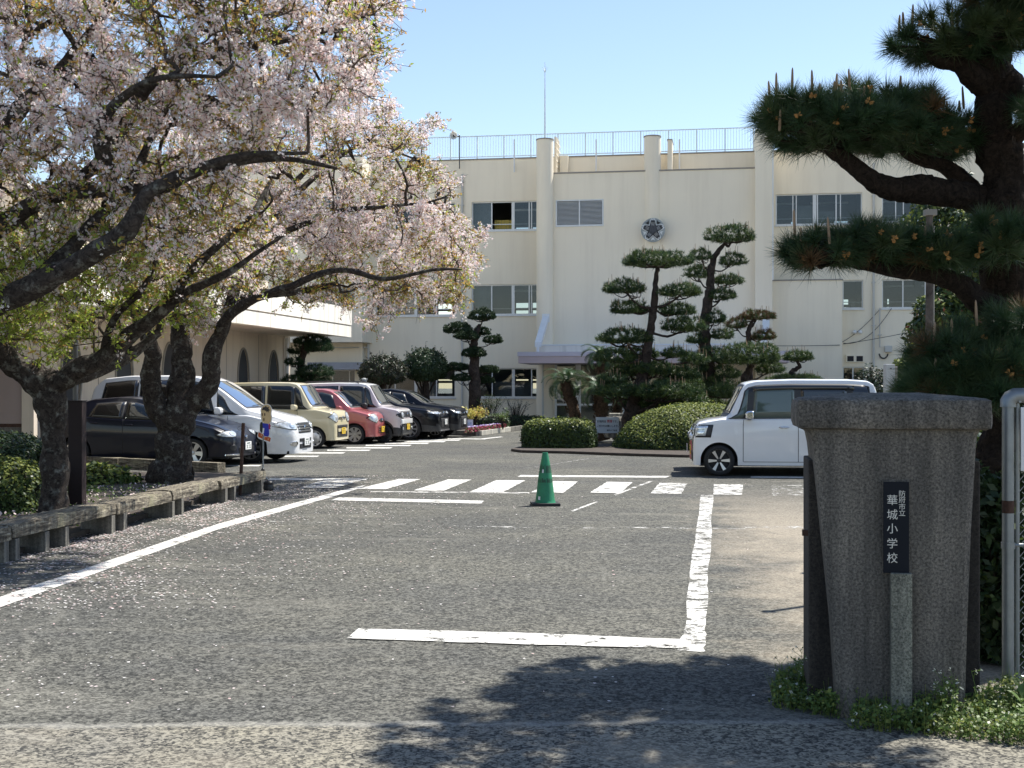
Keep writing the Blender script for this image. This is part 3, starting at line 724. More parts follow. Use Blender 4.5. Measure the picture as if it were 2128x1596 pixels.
# wall details
pv = MB()
for px, t, za, zb_ in ((961, 0, .1, ZTOP - .6), (766, 0, .1, ZTOP - .6), (1815, tr, .1, ZTOP - .6), (1828, tr, ZB(722, 1828, tr), ZB(640, 1828, tr))):
    s = S(px, t); pv = MB().tube([(s, -t - .08, za), (s, -t - .08, zb_)], .05 if px != 1828 else .025, 8)
    zz = za + .5
    while zz < zb_: pv.box(s - .08, s + .08, -t - .12, -t - .002, zz, zz + .04); zz += 1.8
    pv.build('downpipe', M['pipe'], bld, smooth=True)
MB().tube([(S(1130, 1.7), -1.95, .3), (S(1130, 1.7), -1.95, ZB(757, 1130, 1.7))], .05, 8).build('downpipe', M['pipe'], bld, smooth=True)
MB().tube([(S(690, 1), -.8, ZB(722, 720, .8)), (S(766), -.1, ZB(722, 766))], .03, 6).build('downpipe', M['pipe'], bld)
for px in (1767, 1786):
    v = MB().box(S(px, tr) - .19, S(px, tr) + .19, -tr - .10, -tr - .001, ZB(753, px, tr), ZB(737, px, tr)).build('wall_vent', M['cream'], bld, bevel=.01)
    MB().box(S(px, tr) - .13, S(px, tr) + .13, -tr - .108, -tr - .09, ZB(751, px, tr), ZB(740, px, tr)).build('grille', M['dark'], v)
MB().box(S(1838, tr), S(1853, tr), -tr - .22, -tr - .001, ZB(732, 1845, tr), ZB(719, 1845, tr)).build('junction_box', M['pipe'], bld, bevel=.01)
pts = []
for i in range(13):
    t = math.pi * i / 12; pts.append((S(1835.5, tr) - math.cos(t) * .17, -tr - .1, ZB(735, 1835, tr) - math.sin(t) * .2))
MB().tube(pts, .03, 6).build('conduit', M['black'], bld, smooth=True)
for px in (1775, 1787): MB().lathe([(.03, 0), (.09, .05), (.08, .12), (.02, .15)], 12, (S(px, tr), -tr - .14, ZB(694, px, tr))).build('wall_lamp', M['white'], bld, smooth=True)
def cable(name, a, b_, sag, r=.012, n=14):
    a, b_ = Vector(a), Vector(b_); p = [a.lerp(b_, i / n) - Vector((0, 0, sag * 4 * (i / n) * (1 - i / n))) for i in range(n + 1)]
    return MB().tube(p, r, 5).build(name, M['black'], bld, smooth=True)
cable('cable', (S(1592, tc_), -tc_ - .45, ZB(719, 1592, tc_)), (S(1745, tl), -tl - .03, ZB(717, 1745, tl)), .02)
cable('cable', (S(1750, tr), -tr - .1, ZB(711, 1750, tr)), (S(1826, tr), -tr - .1, ZB(645, 1826, tr)), .12)
cable('cable', (S(1752, tr), -tr - .1, ZB(713, 1752, tr)), (S(1852, tr), -tr - .1, ZB(641, 1852, tr)), .45)
cable('cable', (S(1752, tr), -tr - .1, ZB(715, 1752, tr)), (S(1960, tr), -tr - 1.5, ZB(672, 1960, tr + 1.5)), .05)
# entrance: glazed doors, canopy, braces
s0, s1 = S(1152, tc_), S(1340, tc_); zt = ZB(757, 1245, tc_); yy = -tc_ + .12
fr = MB()
for px, w in ((1154, .1), (1201, .22), (1291, .24), (1338, .1)): fr.box(S(px, tc_) - w / 2, S(px, tc_) + w / 2, yy - .03, yy + .05, .02, zt)
fr.box(s0, s1, yy, yy + .04, ZB(843, 1245, tc_), ZB(839, 1245, tc_)).box(s0, s1, yy + .002, yy + .042, zt - .55, zt - .48)
dr = fr.build('glazed_door', M['white'], bld)
MB().box(s0, s1, yy + .01, yy + .016, .05, zt).build('pane', M['wglass'], dr)
MB().box(S(1188, tc_), S(1192.5, tc_), yy - .01, yy - .004, ZB(828, 1190, tc_), ZB(806, 1190, tc_)).build('notice', M['white'], dr)
tcan = 5.0
zc0, zc1 = ZB(755, 1080, tcan), ZB(731.5, 1080, tcan)
MB().box(S(1077, tcan), S(1640, tcan), -tcan, -1.8, zc0, zc0 + (zc1 - zc0) * .62).build('canopy', M['canopy'], bld)
MB().box(S(1077, tcan) - .03, S(1640, tcan) + .03, -tcan - .03, -1.8, zc0 + (zc1 - zc0) * .62 + .002, zc1).build('canopy_trim', M['canopytop'], bld)
MB().box(S(1114, 1.8), S(1592, 1.8), -1.82, -1.22, ZB(732, 1300, 1.8), ZB(717.5, 1300, 1.8)).build('lintel', M['gymwhite'], bld)
MB().box(S(1114, 1.8) - .02, S(1592, 1.8) + .02, -1.85, -1.21, ZB(717.5, 1300, 1.8) + .002, ZB(717.5, 1300, 1.8) + .05).build('lintel_coping', M['white'], bld)
for pa, pb in (((1134, 662), (1118, 716)), ((1592, 670), (1588, 714))):
    A = Vector((S(pa[0], 1.65), -1.65, ZB(pa[1], pa[0], 1.65))); B = Vector((S(pb[0], 3.2), -3.2, ZB(pb[1], pb[0], 3.2)))
    br = MB()
    w = .13
    V = [A + Vector((-w, 0, .1)), A + Vector((w, 0, .1)), A + Vector((w, 0, -.1)), A + Vector((-w, 0, -.1)), B + Vector((-w, 0, .1)), B + Vector((w, 0, .1)), B + Vector((w, 0, -.1)), B + Vector((-w, 0, -.1))]
    br.add(V, [(0, 3, 2, 1), (4, 5, 6, 7), (0, 1, 5, 4), (2, 3, 7, 6), (1, 2, 6, 5), (0, 4, 7, 3)])
    br.box(A.x - .15, A.x + .15, -1.66, -1.5, A.z - .15, A.z + .2).box(B.x - .04, B.x + .04, B.y - .04, B.y + .04, B.z - .6, B.z)
    br.build('brace', M['white'], bld)
# school crest: a blossom with a character on a pale disc
cr = empty('school_crest', OB, -TH, 'round pale crest with a black cherry blossom high on the entrance wall', 'emblem')
tE = 1.62; sE = S(1357, tE); zE = ZB(478, 1357, tE); rE = S(1382, tE) - S(1357, tE)
fE = lambda a, b_, h: (sE + a * rE, -tE - h, zE + b_ * rE)
circ = [(math.cos(i * math.pi / 24), math.sin(i * math.pi / 24)) for i in range(48)]
MB().prism(circ, -.12, .02, fE).build('disc', pm('crest_disc', (.30, .33, .33), .5, .15, 3, metal=.2), cr)
def petalpoly(k_, R0=.99, notch=.80, wid=.34, inner=.38, sc=1.0):
    out = []
    for i in range(5):
        a = math.pi / 2 + i * 2 * math.pi / 5
        for r, da in ((.50, -.628), (.86, -.235), (R0, -.085), (notch + .06, 0), (R0, .085), (.86, .235)):
            out.append((r * sc * math.cos(a + da), r * sc * math.sin(a + da)))
    return out
def starprism(poly, h0, h1, name, mat):
    n = len(poly); V = [fE(0, 0, h1)] + [fE(a, b_, h1) for a, b_ in poly] + [fE(a, b_, h0) for a, b_ in poly]
    Fc = [(0, 1 + (i + 1) % n, 1 + i) for i in range(n)] + [(1 + i, 1 + (i + 1) % n, 1 + n + (i + 1) % n, 1 + n + i) for i in range(n)]
    return mesh_py(name, V, Fc, mat, cr)
starprism(petalpoly(0), .022, .06, 'blossom_edge', M['white'])
starprism(petalpoly(0, sc=.89), .062, .075, 'blossom', pm('crest_black', (.012, .013, .018), .4))
sb = [(r * math.cos(a), r * math.sin(a)) for i in range(5) for a0 in [math.pi / 2 + math.pi / 5 + i * 2 * math.pi / 5] for r, a in ((.62, a0 - .10), (.90, a0 - .20), (.80, a0), (.90, a0 + .20), (.62, a0 + .10))]
for i in range(5):
    MB().prism(sb[i * 5:i * 5 + 5], .022, .045, fE).build('sepal', M['dark'] if i in (0, 4) else M['alu'], cr)
st = MB()
for i in range(5):
    a = math.pi / 2 + i * 2 * math.pi / 5
    for da in (-.22, 0, .22):
        p0 = (.36 * math.cos(a + da), .36 * math.sin(a + da)); p1 = (.64 * math.cos(a + da * .85), .64 * math.sin(a + da * .85))
        st.tube([fE(p0[0], p0[1], .08), fE(p1[0], p1[1], .08)], .007, 5)
st.build('stamens', M['alu'], cr)
# characters with Blender's built-in font
def text(body, size, loc, rot, mat, parent, ext=.002, name='lettering', align='CENTER', sx=1, off=0.0):
    c = bpy.data.curves.new(name, 'FONT'); c.body = body; c.size = size; c.extrude = ext; c.align_x = align; c.align_y = 'CENTER'; c.offset = off
    o = bpy.data.objects.new(name, c); link(o)
    bpy.context.view_layer.update()
    me = bpy.data.meshes.new_from_object(o.evaluated_get(bpy.context.evaluated_depsgraph_get()))
    bpy.data.objects.remove(o); me.name = name; me.materials.clear(); me.materials.append(mat)
    q = link(bpy.data.objects.new(name, me), parent); q.location = loc; q.rotation_euler = rot; q.scale = (sx, 1, 1); return q
text('華', rE * .72, fE(0, -.02, .085), (R(90), 0, 0), pm('crest_grey', (.07, .075, .09), .5), cr, .006)
# roof railing
rl = empty('roof_railing', OB, -TH, 'pale blue-grey balustrade along the school roof edge', 'railing')
zr0 = ZTOP + .08; zr1 = ZB(267, 1460, -.1)
xa, xb = S(620, -.1), S(1566, -.1); yR = .14
post0 = None; xp = xb; pi_ = 0
MB().box(xa, xb, yR - .025, yR + .025, zr1 - .04, zr1).build('top_rail', M['railblue'], rl)
MB().box(xa, xb, yR - .02, yR + .02, zr0 + .06, zr0 + .10).build('bottom_rail', M['railblue'], rl)
bars = MB(); pitch = (S(1239, -.1) - S(1182, -.1))
while xp > xa:
    if post0 is None:
        post0 = MB().box(-.028, .028, yR - .03, yR + .03, ZTOP + .06, zr1 - .041).build('post', M['railblue'], rl); post0.location = (xp, 0, 0)
    else: inst(post0, rl, (xp, 0, 0))
    for k in range(1, 10): bars.box(xp - pitch * k / 10 - .008, xp - pitch * k / 10 + .008, yR - .008, yR + .008, zr0 + .1, zr1 - .04)
    xp -= pitch
tag(bars.build('baluster', M['railblue'], rl), kind='stuff')
for px in (1069, 1239, 1412):
    q = MB().tube([(S(px, .1), -.14 if px < 1100 else -.14, ZB(357 if px > 1100 else 358, px, .1)), (S(px, .1), -.14, ZB(290, px, .1))], .035, 6).build('outer_stay', M['white'], rl)
# lightning rod, loudspeaker
pr = bld.matrix_basis
def W(s, t, z): return Vector((OB.x + cT * s - sT * t, OB.y - sT * s - cT * t, z))
b0 = W(ca[0], 1.25, ca[1] + .05); top = b0.z + (290 - 130) / F * b0.y
rod = MB().tube([(0, 0, 0), (0, 0, (top - b0.z) * .55), (0, 0, top - b0.z)], [.045, .03, .012], 8)
for i in range(4):
    a = i * math.pi / 2 + .4; rod.tube([(0, 0, top - b0.z - .45), (math.cos(a) * .12, math.sin(a) * .12, top - b0.z - .2)], [.014, .006], 5)
rod = rod.build('lightning_rod', M['railblue'], None, smooth=True); rod.location = b0
tag(rod, 'tall thin lightning rod standing on the left round column of the roof', 'lightning rod')
sp = empty('horn_loudspeaker', W(S(958, -.1), .22, ZTOP - .4), -TH, 'grey horn loudspeaker on a curved pole at the roof edge', 'loudspeaker')
h = ZB(281, 958, .2) - ZTOP + .4
MB().tube([(0, 0, 0), (0, 0, h), (-.05, 0, h + .03)], .025, 6).build('pole', M['black'], sp)
rr = (954.5 - 937.5) / 2 / F * 56
MB().lathe([(.04, .45), (.06, .30), (.10, .12), (rr * .8, .02), (rr, -.03), (rr * .96, -.02), (rr * .72, .04), (.06, .15)], 24, (-.24, -.1, h - .03), 'y').build('horn', pm('horn_grey', (.82, .83, .80), .5, .1), sp, smooth=True)
MB().lathe([(.045, .0), (.045, .12), (.02, -.02)], 12, (-.24, -.1, h - .03), 'y').build('driver', M['black'], sp, smooth=True)
MB().box(-.24, 0, .1, .14, h - .05, h - .01).build('bracket', M['black'], sp)

# ---------------------------------------------------------------- gymnasium on the left
gE = G(730, 806 + EYE * F / 46); gE = Vector(((730 - CX) / F * 46, 46, 0)); TG = R(10.6)
gym = empty('gymnasium', gE, -TG, 'pinkish-beige hall with oval windows under a broad white canopy', 'hall building')
# local frame: x right, y away; canopy edge runs along -y from the origin
zf0 = EYE + (HY - 701) / F * 46; zf1 = EYE + (HY - 641) / F * 46; LG = 34
cf = MB(); zm = zf0 + (zf1 - zf0) * .40
pan = None
for k in range(13):
    y1 = -k * 2.6; y0 = y1 - 2.57
    MB().box(-.25, 0, y0, y1, zf0, zm - .02).build('fascia_panel', M['gymwhite'], gym)
    MB().box(-.25, .02, y0, y1, zm + .02, zf1).build('fascia_panel', M['gymwhite'], gym)
MB().box(-.24, -.03, -LG, -.01, zf0 + .02, zf1 - .02).box(-6.6, -.26, -LG, .0, zf0 + .04, zf0 + .4).build('canopy_core', M['gymwall'], gym)
wx = -2.45
holes = []
V = []; Fc = []
# wall panels with elliptical openings, one mesh per bay
ow, oh = .46, 1.0; zc = EYE + (HY - 790) / F * 44.5 + .0
def ovalbay(y0, y1, zc):
    """wall bay between y0>y1 along local y with an oval hole, faces +x"""
    n = 48; yc = (y0 + y1) / 2; V = []; Fc = []
    for i in range(n):
        t = 2 * math.pi * i / n; e = (yc + ow * math.cos(t), zc + oh * math.sin(t))
        dy, dz = math.cos(t), math.sin(t)
        k = min(abs((y0 - y1) / 2 / dy) if abs(dy) > 1e-6 else 1e9, ((zf0 + .04 - zc) / dz if dz > 1e-6 else (zc / -dz if dz < -1e-6 else 1e9)))
        o_ = (yc + dy * k, zc + dz * k)
        V += [(wx, e[0], e[1]), (wx, o_[0], o_[1]), (wx - .3, e[0], e[1])]
    for i in range(n):
        j = (i + 1) % n
        Fc += [(3 * i, 3 * i + 1, 3 * j + 1, 3 * j), (3 * i, 3 * j, 3 * j + 2, 3 * i + 2)]
    # corners
    for (a, b_) in ((y0, 0), (y0, zf0 + .04), (y1, 0), (y1, zf0 + .04)):
        V.append((wx, a, b_))
    c = len(V) - 4
    for q, (a, b_) in enumerate(((y0, 0), (y0, zf0 + .04), (y1, 0), (y1, zf0 + .04))):
        best = [i for i in range(n) if (abs(V[3 * i + 1][1] - a) < 1e-4)]; hor = [i for i in range(n) if abs(V[3 * i + 1][2] - b_) < 1e-4]
        i1 = min(best, key=lambda i: abs(V[3 * i + 1][2] - b_)); i2 = min(hor, key=lambda i: abs(V[3 * i + 1][1] - a))
        if i1 != i2: Fc.append((c + q, 3 * i1 + 1, 3 * i2 + 1))
    w = mesh_py('wall', V, Fc, M['gymwall'], gym)
    rim = MB(); pts = [(wx + .02, yc + (ow + .02) * math.cos(2 * math.pi * i / 40), zc + (oh + .02) * math.sin(2 * math.pi * i / 40)) for i in range(41)]
    rim.tube(pts, .03, 6).build('rim', M['coping'], w, smooth=True)
    mesh_py('pane', [(wx - .22, yc + ow * math.cos(2 * math.pi * i / 40), zc + oh * math.sin(2 * math.pi * i / 40)) for i in range(40)], [tuple(range(40))], glass_oval, w)
glass_oval = pm('oval_window_glass', (.055, .075, .075), .12, .15, 2)
def gy(px):  # local y on wall plane for a photo x
    a = (px - CX) / F; o = gE; ux, uy = math.cos(TG), -math.sin(TG); nx, ny = math.sin(TG), math.cos(TG)
    # point = o + wx*u + y*n ; X = a Y
    return (a * (o.y + wx * uy) - (o.x + wx * ux)) / (nx - a * ny)
yc1, yc2 = gy(568), gy(505); pit = abs(yc1 - yc2)
yend = yc1 + pit / 2
zc = 1.55 + .35
for k in range(9):
    y0 = yend - k * pit; ovalbay(y0 - .012, y0 - pit + .012, zc)
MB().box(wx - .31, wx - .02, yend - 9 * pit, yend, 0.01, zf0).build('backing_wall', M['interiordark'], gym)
MB().box(wx - 5, wx, yend + .002, yend + .3, 0, zf0 + .05).build('end_wall', M['gymwall'], gym)
MB().tube([(wx + .12, yend - .35, 1.2), (wx + .12, yend - .35, zf0)], .07, 8).build('downpipe', M['white'], gym, smooth=True)
# upper storey and barrel roofs
MB().box(wx - 12, -1.2, -LG, 1.0, zf1 - .6, zf1 - .15).build('roof_slab', M['gymwhite'], gym)
MB().box(wx - 12, wx - 1.0, -LG, .9, zf1 - .15, zf1 + 1.1).build('clerestory_wall', M['gymwall'], gym)
for k in range(5):
    n = 16; yb = -2 - k * 6.4
    outer = [(yb - 3.2 + 3.2 * math.cos(math.pi * i / n), zf1 + 1.1 + 1.5 * math.sin(math.pi * i / n)) for i in range(n + 1)]
    inner = [(yb - 3.2 + 3.0 * math.cos(math.pi * i / n), zf1 + 1.1 + 1.32 * math.sin(math.pi * i / n)) for i in range(n + 1)]
    V = [(xx, a, b_) for xx in (wx - 12, wx - .6) for a, b_ in outer] + [(xx, a, b_) for xx in (wx - 12, wx - .6) for a, b_ in inner]
    m_ = n + 1; Fc = []
    for i in range(n):
        Fc += [(i, i + 1, m_ + i + 1, m_ + i), (2 * m_ + i, 3 * m_ + i, 3 * m_ + i + 1, 2 * m_ + i + 1), (m_ + i, m_ + i + 1, 3 * m_ + i + 1, 3 * m_ + i), (i, 2 * m_ + i, 2 * m_ + i + 1, i + 1)]
    mesh_py('barrel_roof', V, Fc, M['gymwhite'], gym, smooth=False)
    gv = [(wx - 1.0, yb - 3.2, zf1 + 1.1)] + [(wx - 1.0, a, b_) for a, b_ in inner]
    mesh_py('gable_wall', gv, [(0, i + 1, i + 2) for i in range(n)], M['gymwall'], gym)

# ---------------------------------------------------------------- foliage tools
def unit(v): return v / np.maximum(np.linalg.norm(v, axis=-1, keepdims=True), 1e-9)
def leaf_quads(C, N, size, aspect=.5, jitter=.6, fold=0):
    """rhombic leaves at centres C with preferred normals N"""
    m = len(C); nrm = unit(N + rng.normal(0, jitter, (m, 3))); a = unit(np.cross(nrm, rng.normal(0, 1, (m, 3)))); b_ = np.cross(nrm, a)
    s = (size * rng.uniform(.65, 1.35, m))[:, None]
    V = np.stack([C - a * s, C + b_ * s * aspect, C + a * s, C - b_ * s * aspect], 1)
    return V.reshape(-1, 3), np.arange(4 * m).reshape(m, 4)
def leafy(name, C, N, size, mats, probs, parent, aspect=.5, jitter=.6):
    V, Fc = leaf_quads(C, N, size, aspect, jitter)
    o = mesh_np(name, V, Fc, mats, parent, mi=rng.choice(len(mats), len(Fc), p=probs))
    return tag(o, kind='stuff')
def superell(rx, ry, rz, p=2.0, n=24, m=14, flat=0.0, noise=.06):
    """rounded solid above z=0, returns verts, quads"""
    V = []; Fc = []
    sg = lambda v, e: math.copysign(abs(v) ** e, v)
    e = 2 / p
    ph = rnd.uniform(0, 6)
    for j in range(m + 1):
        v = j / m * math.pi / 2
        for i in range(n):
            u = 2 * math.pi * i / n
            k = 1 + noise * math.sin(3 * u + ph + 2 * v) * math.cos(2.3 * u + v * 5)
            V.append((rx * sg(math.cos(v), e) * sg(math.cos(u), e) * k, ry * sg(math.cos(v), e) * sg(math.sin(u), e) * k, rz * sg(math.sin(v), e) * (1 + noise * .4 * math.sin(4 * u + ph))))
    for j in range(m):
        for i in range(n):
            Fc.append((j * n + i, j * n + (i + 1) % n, (j + 1) * n + (i + 1) % n, (j + 1) * n + i))
    return V, Fc
def surf_samples(V, Fc, cnt):
    V = np.array(V); Fc = np.array(Fc)
    a, b_, c, d = (V[Fc[:, k]] for k in range(4))
    nrm = np.cross(c - a, d - b_); area = np.linalg.norm(nrm, axis=1) * .5; nrm = unit(nrm)
    idx = rng.choice(len(Fc), cnt, p=area / area.sum()); u, v = rng.random((2, cnt, 1))
    Pt = (a[idx] * (1 - u) + b_[idx] * u) * (1 - v) + (d[idx] * (1 - u) + c[idx] * u) * v
    nn = nrm[idx]; ctr = V.mean(0); flip = np.sum(nn * (Pt - ctr), 1) < 0; nn[flip] *= -1
    return Pt, nn
def shrub(name, loc, rx, ry, rz, cnt, size, mats, probs, label, cat='hedge', p=2.0, group=None, noise=.06, depth=.10, rz_=0, core=.88):
    root = empty(name, loc, rz_, label, cat, group)
    V, Fc = superell(rx, ry, rz, p, noise=noise)
    Pt, nn = surf_samples(V, Fc, cnt)
    cv = [(x * core, y * core, z * core) for x, y, z in V]
    mesh_py('branches', cv, Fc, M['twig'], root)
    Pt = Pt - nn * np.abs(rng.normal(0, depth, (cnt, 1))) + nn * rng.uniform(-.01, .03, (cnt, 1)) + nn * (rng.random((cnt, 1)) < .035) * rng.uniform(.01, .08, (cnt, 1)); Pt[:, 2] = np.maximum(Pt[:, 2], .01)
    nn2 = nn + np.array([0, 0, .35])
    V, Fc = leaf_quads(Pt, nn2, size, .55, .55)
    mi = rng.choice(len(mats), cnt, p=probs)
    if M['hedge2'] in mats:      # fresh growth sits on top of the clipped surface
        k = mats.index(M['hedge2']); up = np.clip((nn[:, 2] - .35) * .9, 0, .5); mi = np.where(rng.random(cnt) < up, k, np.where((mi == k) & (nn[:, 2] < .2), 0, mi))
    tag(mesh_np('foliage', V, Fc, mats, root, mi=mi), kind='stuff')
    return root

def needle_tufts(C, D, nper, length, width, spread=1.0):
    """C tuft centres, D tuft axes; needles radiate in a wide brush round the axis. one thin triangle each"""
    m = len(C); C = np.repeat(C, nper, 0); D = np.repeat(unit(D), nper, 0); k = m * nper
    r = unit(rng.normal(0, 1, (k, 3))); dirs = unit(r * spread + D * .75)
    L = length * rng.uniform(.7, 1.15, k)[:, None]
    base = C + D * rng.uniform(-.35, .25, (k, 1)) * length * .8
    side = unit(np.cross(dirs, rng.normal(0, 1, (k, 3)))) * width
    tip = base + dirs * L + np.array([0, 0, -.06]) * L
    V = np.stack([base - side * .5, base + side * .5, tip], 1)
    return V.reshape(-1, 3), np.arange(3 * k).reshape(k, 3)
def pad_pts(c, rx, ry, rz, cnt, flat=.35):
    """points in a cloud pad: dense upper shell, ragged underside"""
    u = unit(rng.normal(0, 1, (cnt, 3))); r = rng.uniform(.72, 1.0, (cnt, 1)) ** .8
    r = r * (1 + .20 * np.sin(u[:, :1] * 5 + rnd.uniform(0, 6)) * np.sin(u[:, 1:2] * 4 + rnd.uniform(0, 6)))
    q = u * r; q[:, 2] = np.where(q[:, 2] < 0, q[:, 2] * flat, q[:, 2])
    return np.array(c) + q * np.array([rx, ry, rz]), unit(q * np.array([1 / rx, 1 / ry, 1 / rz]) + np.array([0, 0, .8 / rz]))
def wob(pts, rad, sub=4, amp=.25):
    """polyline -> smoother irregular polyline (catmull) with radii"""
    P_ = [Vector(p) for p in pts]; out = []; ro = []
    for i in range(len(P_) - 1):
        p0, p1, p2, p3 = P_[max(i - 1, 0)], P_[i], P_[i + 1], P_[min(i + 2, len(P_) - 1)]
        for k in range(sub):
            t = k / sub
            v = .5 * ((2 * p1) + (p2 - p0) * t + (2 * p0 - 5 * p1 + 4 * p2 - p3) * t * t + (3 * p1 - p0 - 3 * p2 + p3) * t ** 3)
            r = rad[i] + (rad[i + 1] - rad[i]) * t
            out.append(v + Vector((rnd.uniform(-1, 1), rnd.uniform(-1, 1), rnd.uniform(-1, 1))) * r * amp); ro.append(r * rnd.uniform(.88, 1.14))
    out.append(P_[-1]); ro.append(rad[-1]); return out, ro
def limb(name, pts, rad, mat, parent, n=12, sub=5, amp=.22, origin=(0, 0, 0)):
    o = Vector(origin); p, r = wob([Vector(q) - o for q in pts], rad, sub, amp)
    return MB().tube(p, r, n).build(name, mat, parent, smooth=True)
from mathutils import noise as mn
def bark_tube(pts, rad, name, mat, parent, n=26, step=.035, rough=.16, ridge=5.0, grain=14.0):
    """finely tessellated limb whose surface is broken into bark plates by noise along the branch"""
    pts = [Vector(q) for q in pts]; d = [0.0]
    for a, b_ in zip(pts, pts[1:]): d.append(d[-1] + (b_ - a).length)
    m = max(4, int(d[-1] / step)); P_ = []; R_ = []
    for i in range(m + 1):
        s = d[-1] * i / m; k = max(0, min(len(d) - 2, int(np.searchsorted(d, s)) - 1)); t = (s - d[k]) / max(d[k + 1] - d[k], 1e-6)
        P_.append(pts[k].lerp(pts[k + 1], t)); R_.append(rad[k] + (rad[k + 1] - rad[k]) * t)
    for _ in range(6):
        P_ = [P_[0]] + [(P_[i - 1] + P_[i] * 2 + P_[i + 1]) / 4 for i in range(1, m)] + [P_[-1]]; R_ = [R_[0]] + [(R_[i - 1] + R_[i] * 2 + R_[i + 1]) / 4 for i in range(1, m)] + [R_[-1]]
    mb = MB().tube(P_, R_, n); o_ = Vector((rnd.uniform(0, 50), rnd.uniform(0, 50), rnd.uniform(0, 50)))
    for i in range(m + 1):
        for k in range(n):
            v = Vector(mb.V[i * n + k]); q = v - P_[i]; r = R_[i]; a = q.normalized()
            w = Vector((a.x * ridge * .5, a.y * ridge * .5, d[-1] * i / m * ridge)) + o_
            h = mn.noise(v * 3.1 + o_) * .9 + abs(mn.noise(v * grain + o_)) * 1.0 - .3 + mn.noise(w) * .35
            mb.V[i * n + k] = tuple(P_[i] + q * (1 + rough * h))
    return mb.build(name, mat, parent, smooth=True)

def cloud_pine(name, base, trunk, trad, pads, Y, label, ndl, probs, nlen=.12, nw=.015, dens=150, depthk=.75, cat='pine tree', group=None, tilt=0, branches=(), barkm=None, candles=True, nper=16):
    """trunk: photo px polyline at depth Y; pads: (cx, cy, hw, hh[, dY])"""
    o = Vector(base); root = empty(name, o, 0, label, cat, group)
    k = Y / F
    tp = [P(x, y, Y) for x, y in trunk]; tp[0].z = min(tp[0].z, base[2])
    limb('trunk', tp, trad, barkm or M['pinebarkfar'], root, 10, origin=o)
    Cs = []; Ds = []; cand = []
    for pd in pads:
        cx, cy, hw, hh = pd[:4]; dy = pd[4] if len(pd) > 4 else rnd.uniform(-.3, .3)
        Yp_ = Y + dy; c = P(cx, cy + hh * .25, Yp_) - o; rx, rz = hw / F * Yp_ - nlen * .45, hh / F * Yp_ * 1.2
        ry = rx * depthk + .05
        cnt = max(30, int(dens * (rx * ry) * 6.0 + 26))
        c_, d_ = pad_pts(c, max(rx, .1), max(ry, .1), max(rz, .07), cnt)
        Cs.append(c_); Ds.append(d_)
        # branch from the trunk to the pad, forking under it
        t0 = min(range(len(tp)), key=lambda i: abs(tp[i].z - (c.z + o.z - .25)) + .2 * (tp[i] - (c + o)).length)
        a = tp[t0] - o; e = c + Vector((0, 0, -rz * .2)); mid = a.lerp(e, .5) + Vector((0, 0, -.08 - rnd.uniform(0, .1)))
        r0 = max(.025, min(.09, rx * .07))
        limb('branch', [a, mid, e], [r0, r0 * .8, r0 * .5], barkm or M['pinebarkfar'], root, 7, 4)
        for q in range(5):
            an = rnd.uniform(0, 6.28); f = e + Vector((math.cos(an) * rx * .75, math.sin(an) * ry * .75, rz * .15))
            limb('branch', [mid.lerp(e, rnd.uniform(.4, .9)), mid.lerp(f, .6) + Vector((0, 0, -.03)), f], [r0 * .5, r0 * .35, r0 * .18], barkm or M['pinebarkfar'], root, 5, 3)
        if candles:
            for q in range(int(5 + rx * ry * 14)):
                an = rnd.uniform(0, 6.28); rr = math.sqrt(rnd.random()) * .95
                zz = math.sqrt(max(0, 1 - rr * rr))
                cand.append(c + Vector((math.cos(an) * rx * rr, math.sin(an) * ry * rr, rz * zz * .9)))
    C = np.concatenate(Cs); D = np.concatenate(Ds)
    V, Fc = needle_tufts(C, D, nper, nlen, nw)
    mi0 = rng.choice(len(ndl), len(C), p=probs); up = np.clip((D[:, 2] - .45) * .9, 0, .55)   # sunlit tops painted in: upward tufts favour the third needle colour
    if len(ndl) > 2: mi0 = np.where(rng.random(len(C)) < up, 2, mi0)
    mi = np.repeat(mi0, nper)
    tag(mesh_np('needles', V, Fc, ndl, root, mi=mi), kind='stuff')
    if candles and cand:
        c0 = np.array([tuple(v) for v in cand]); h = rng.uniform(.07, .17, len(c0))
        V, Fc = prisms(c0, c0 + np.stack([rng.normal(0, .012, len(c0)), rng.normal(0, .012, len(c0)), nlen * .6 + h], 1), np.full(len(c0), .009), np.full(len(c0), .006), 4)
        tag(mesh_np('shoots', V, Fc, M['candle'], root), kind='stuff')
    return root

# ---------------------------------------------------------------- island planting
isl = MB()
ip = [G(1062, 938), G(1075, 934), G(1100, 930), G(1500, 925), G(1900, 918), G(1950, 960), G(1600, 952), G(1420, 951), G(1280, 947), G(1180, 943), G(1085, 941)]
isl.prism([(p.x, p.y) for p in ip][::-1], .001, .07).build('planting_island', M['soil'], None, bevel=.02)
island = bpy.data.objects['planting_island']; tag(island, 'low earth planting island with dark edge in front of the entrance', kind='structure')
bx = G(1165, 938)
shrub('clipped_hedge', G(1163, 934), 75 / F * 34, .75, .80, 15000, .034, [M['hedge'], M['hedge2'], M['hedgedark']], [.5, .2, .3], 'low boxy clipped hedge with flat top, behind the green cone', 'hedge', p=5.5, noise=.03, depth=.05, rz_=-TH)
def top_new(root, loc, rx, ry, rz, cnt):
    """fresh growth over the upper surface"""
    pass
az = G(1440, 940)
shrub('azalea_mound', (az.x + .36, az.y + 1.5, 0), 176 / F * 34, 2.0, 1.20, 46000, .032, [M['hedge'], M['hedge2'], M['hedgedark']], [.48, .26, .26], 'large round-topped azalea mound behind the white boxy car', 'shrub', p=2.25, noise=.05, depth=.06)
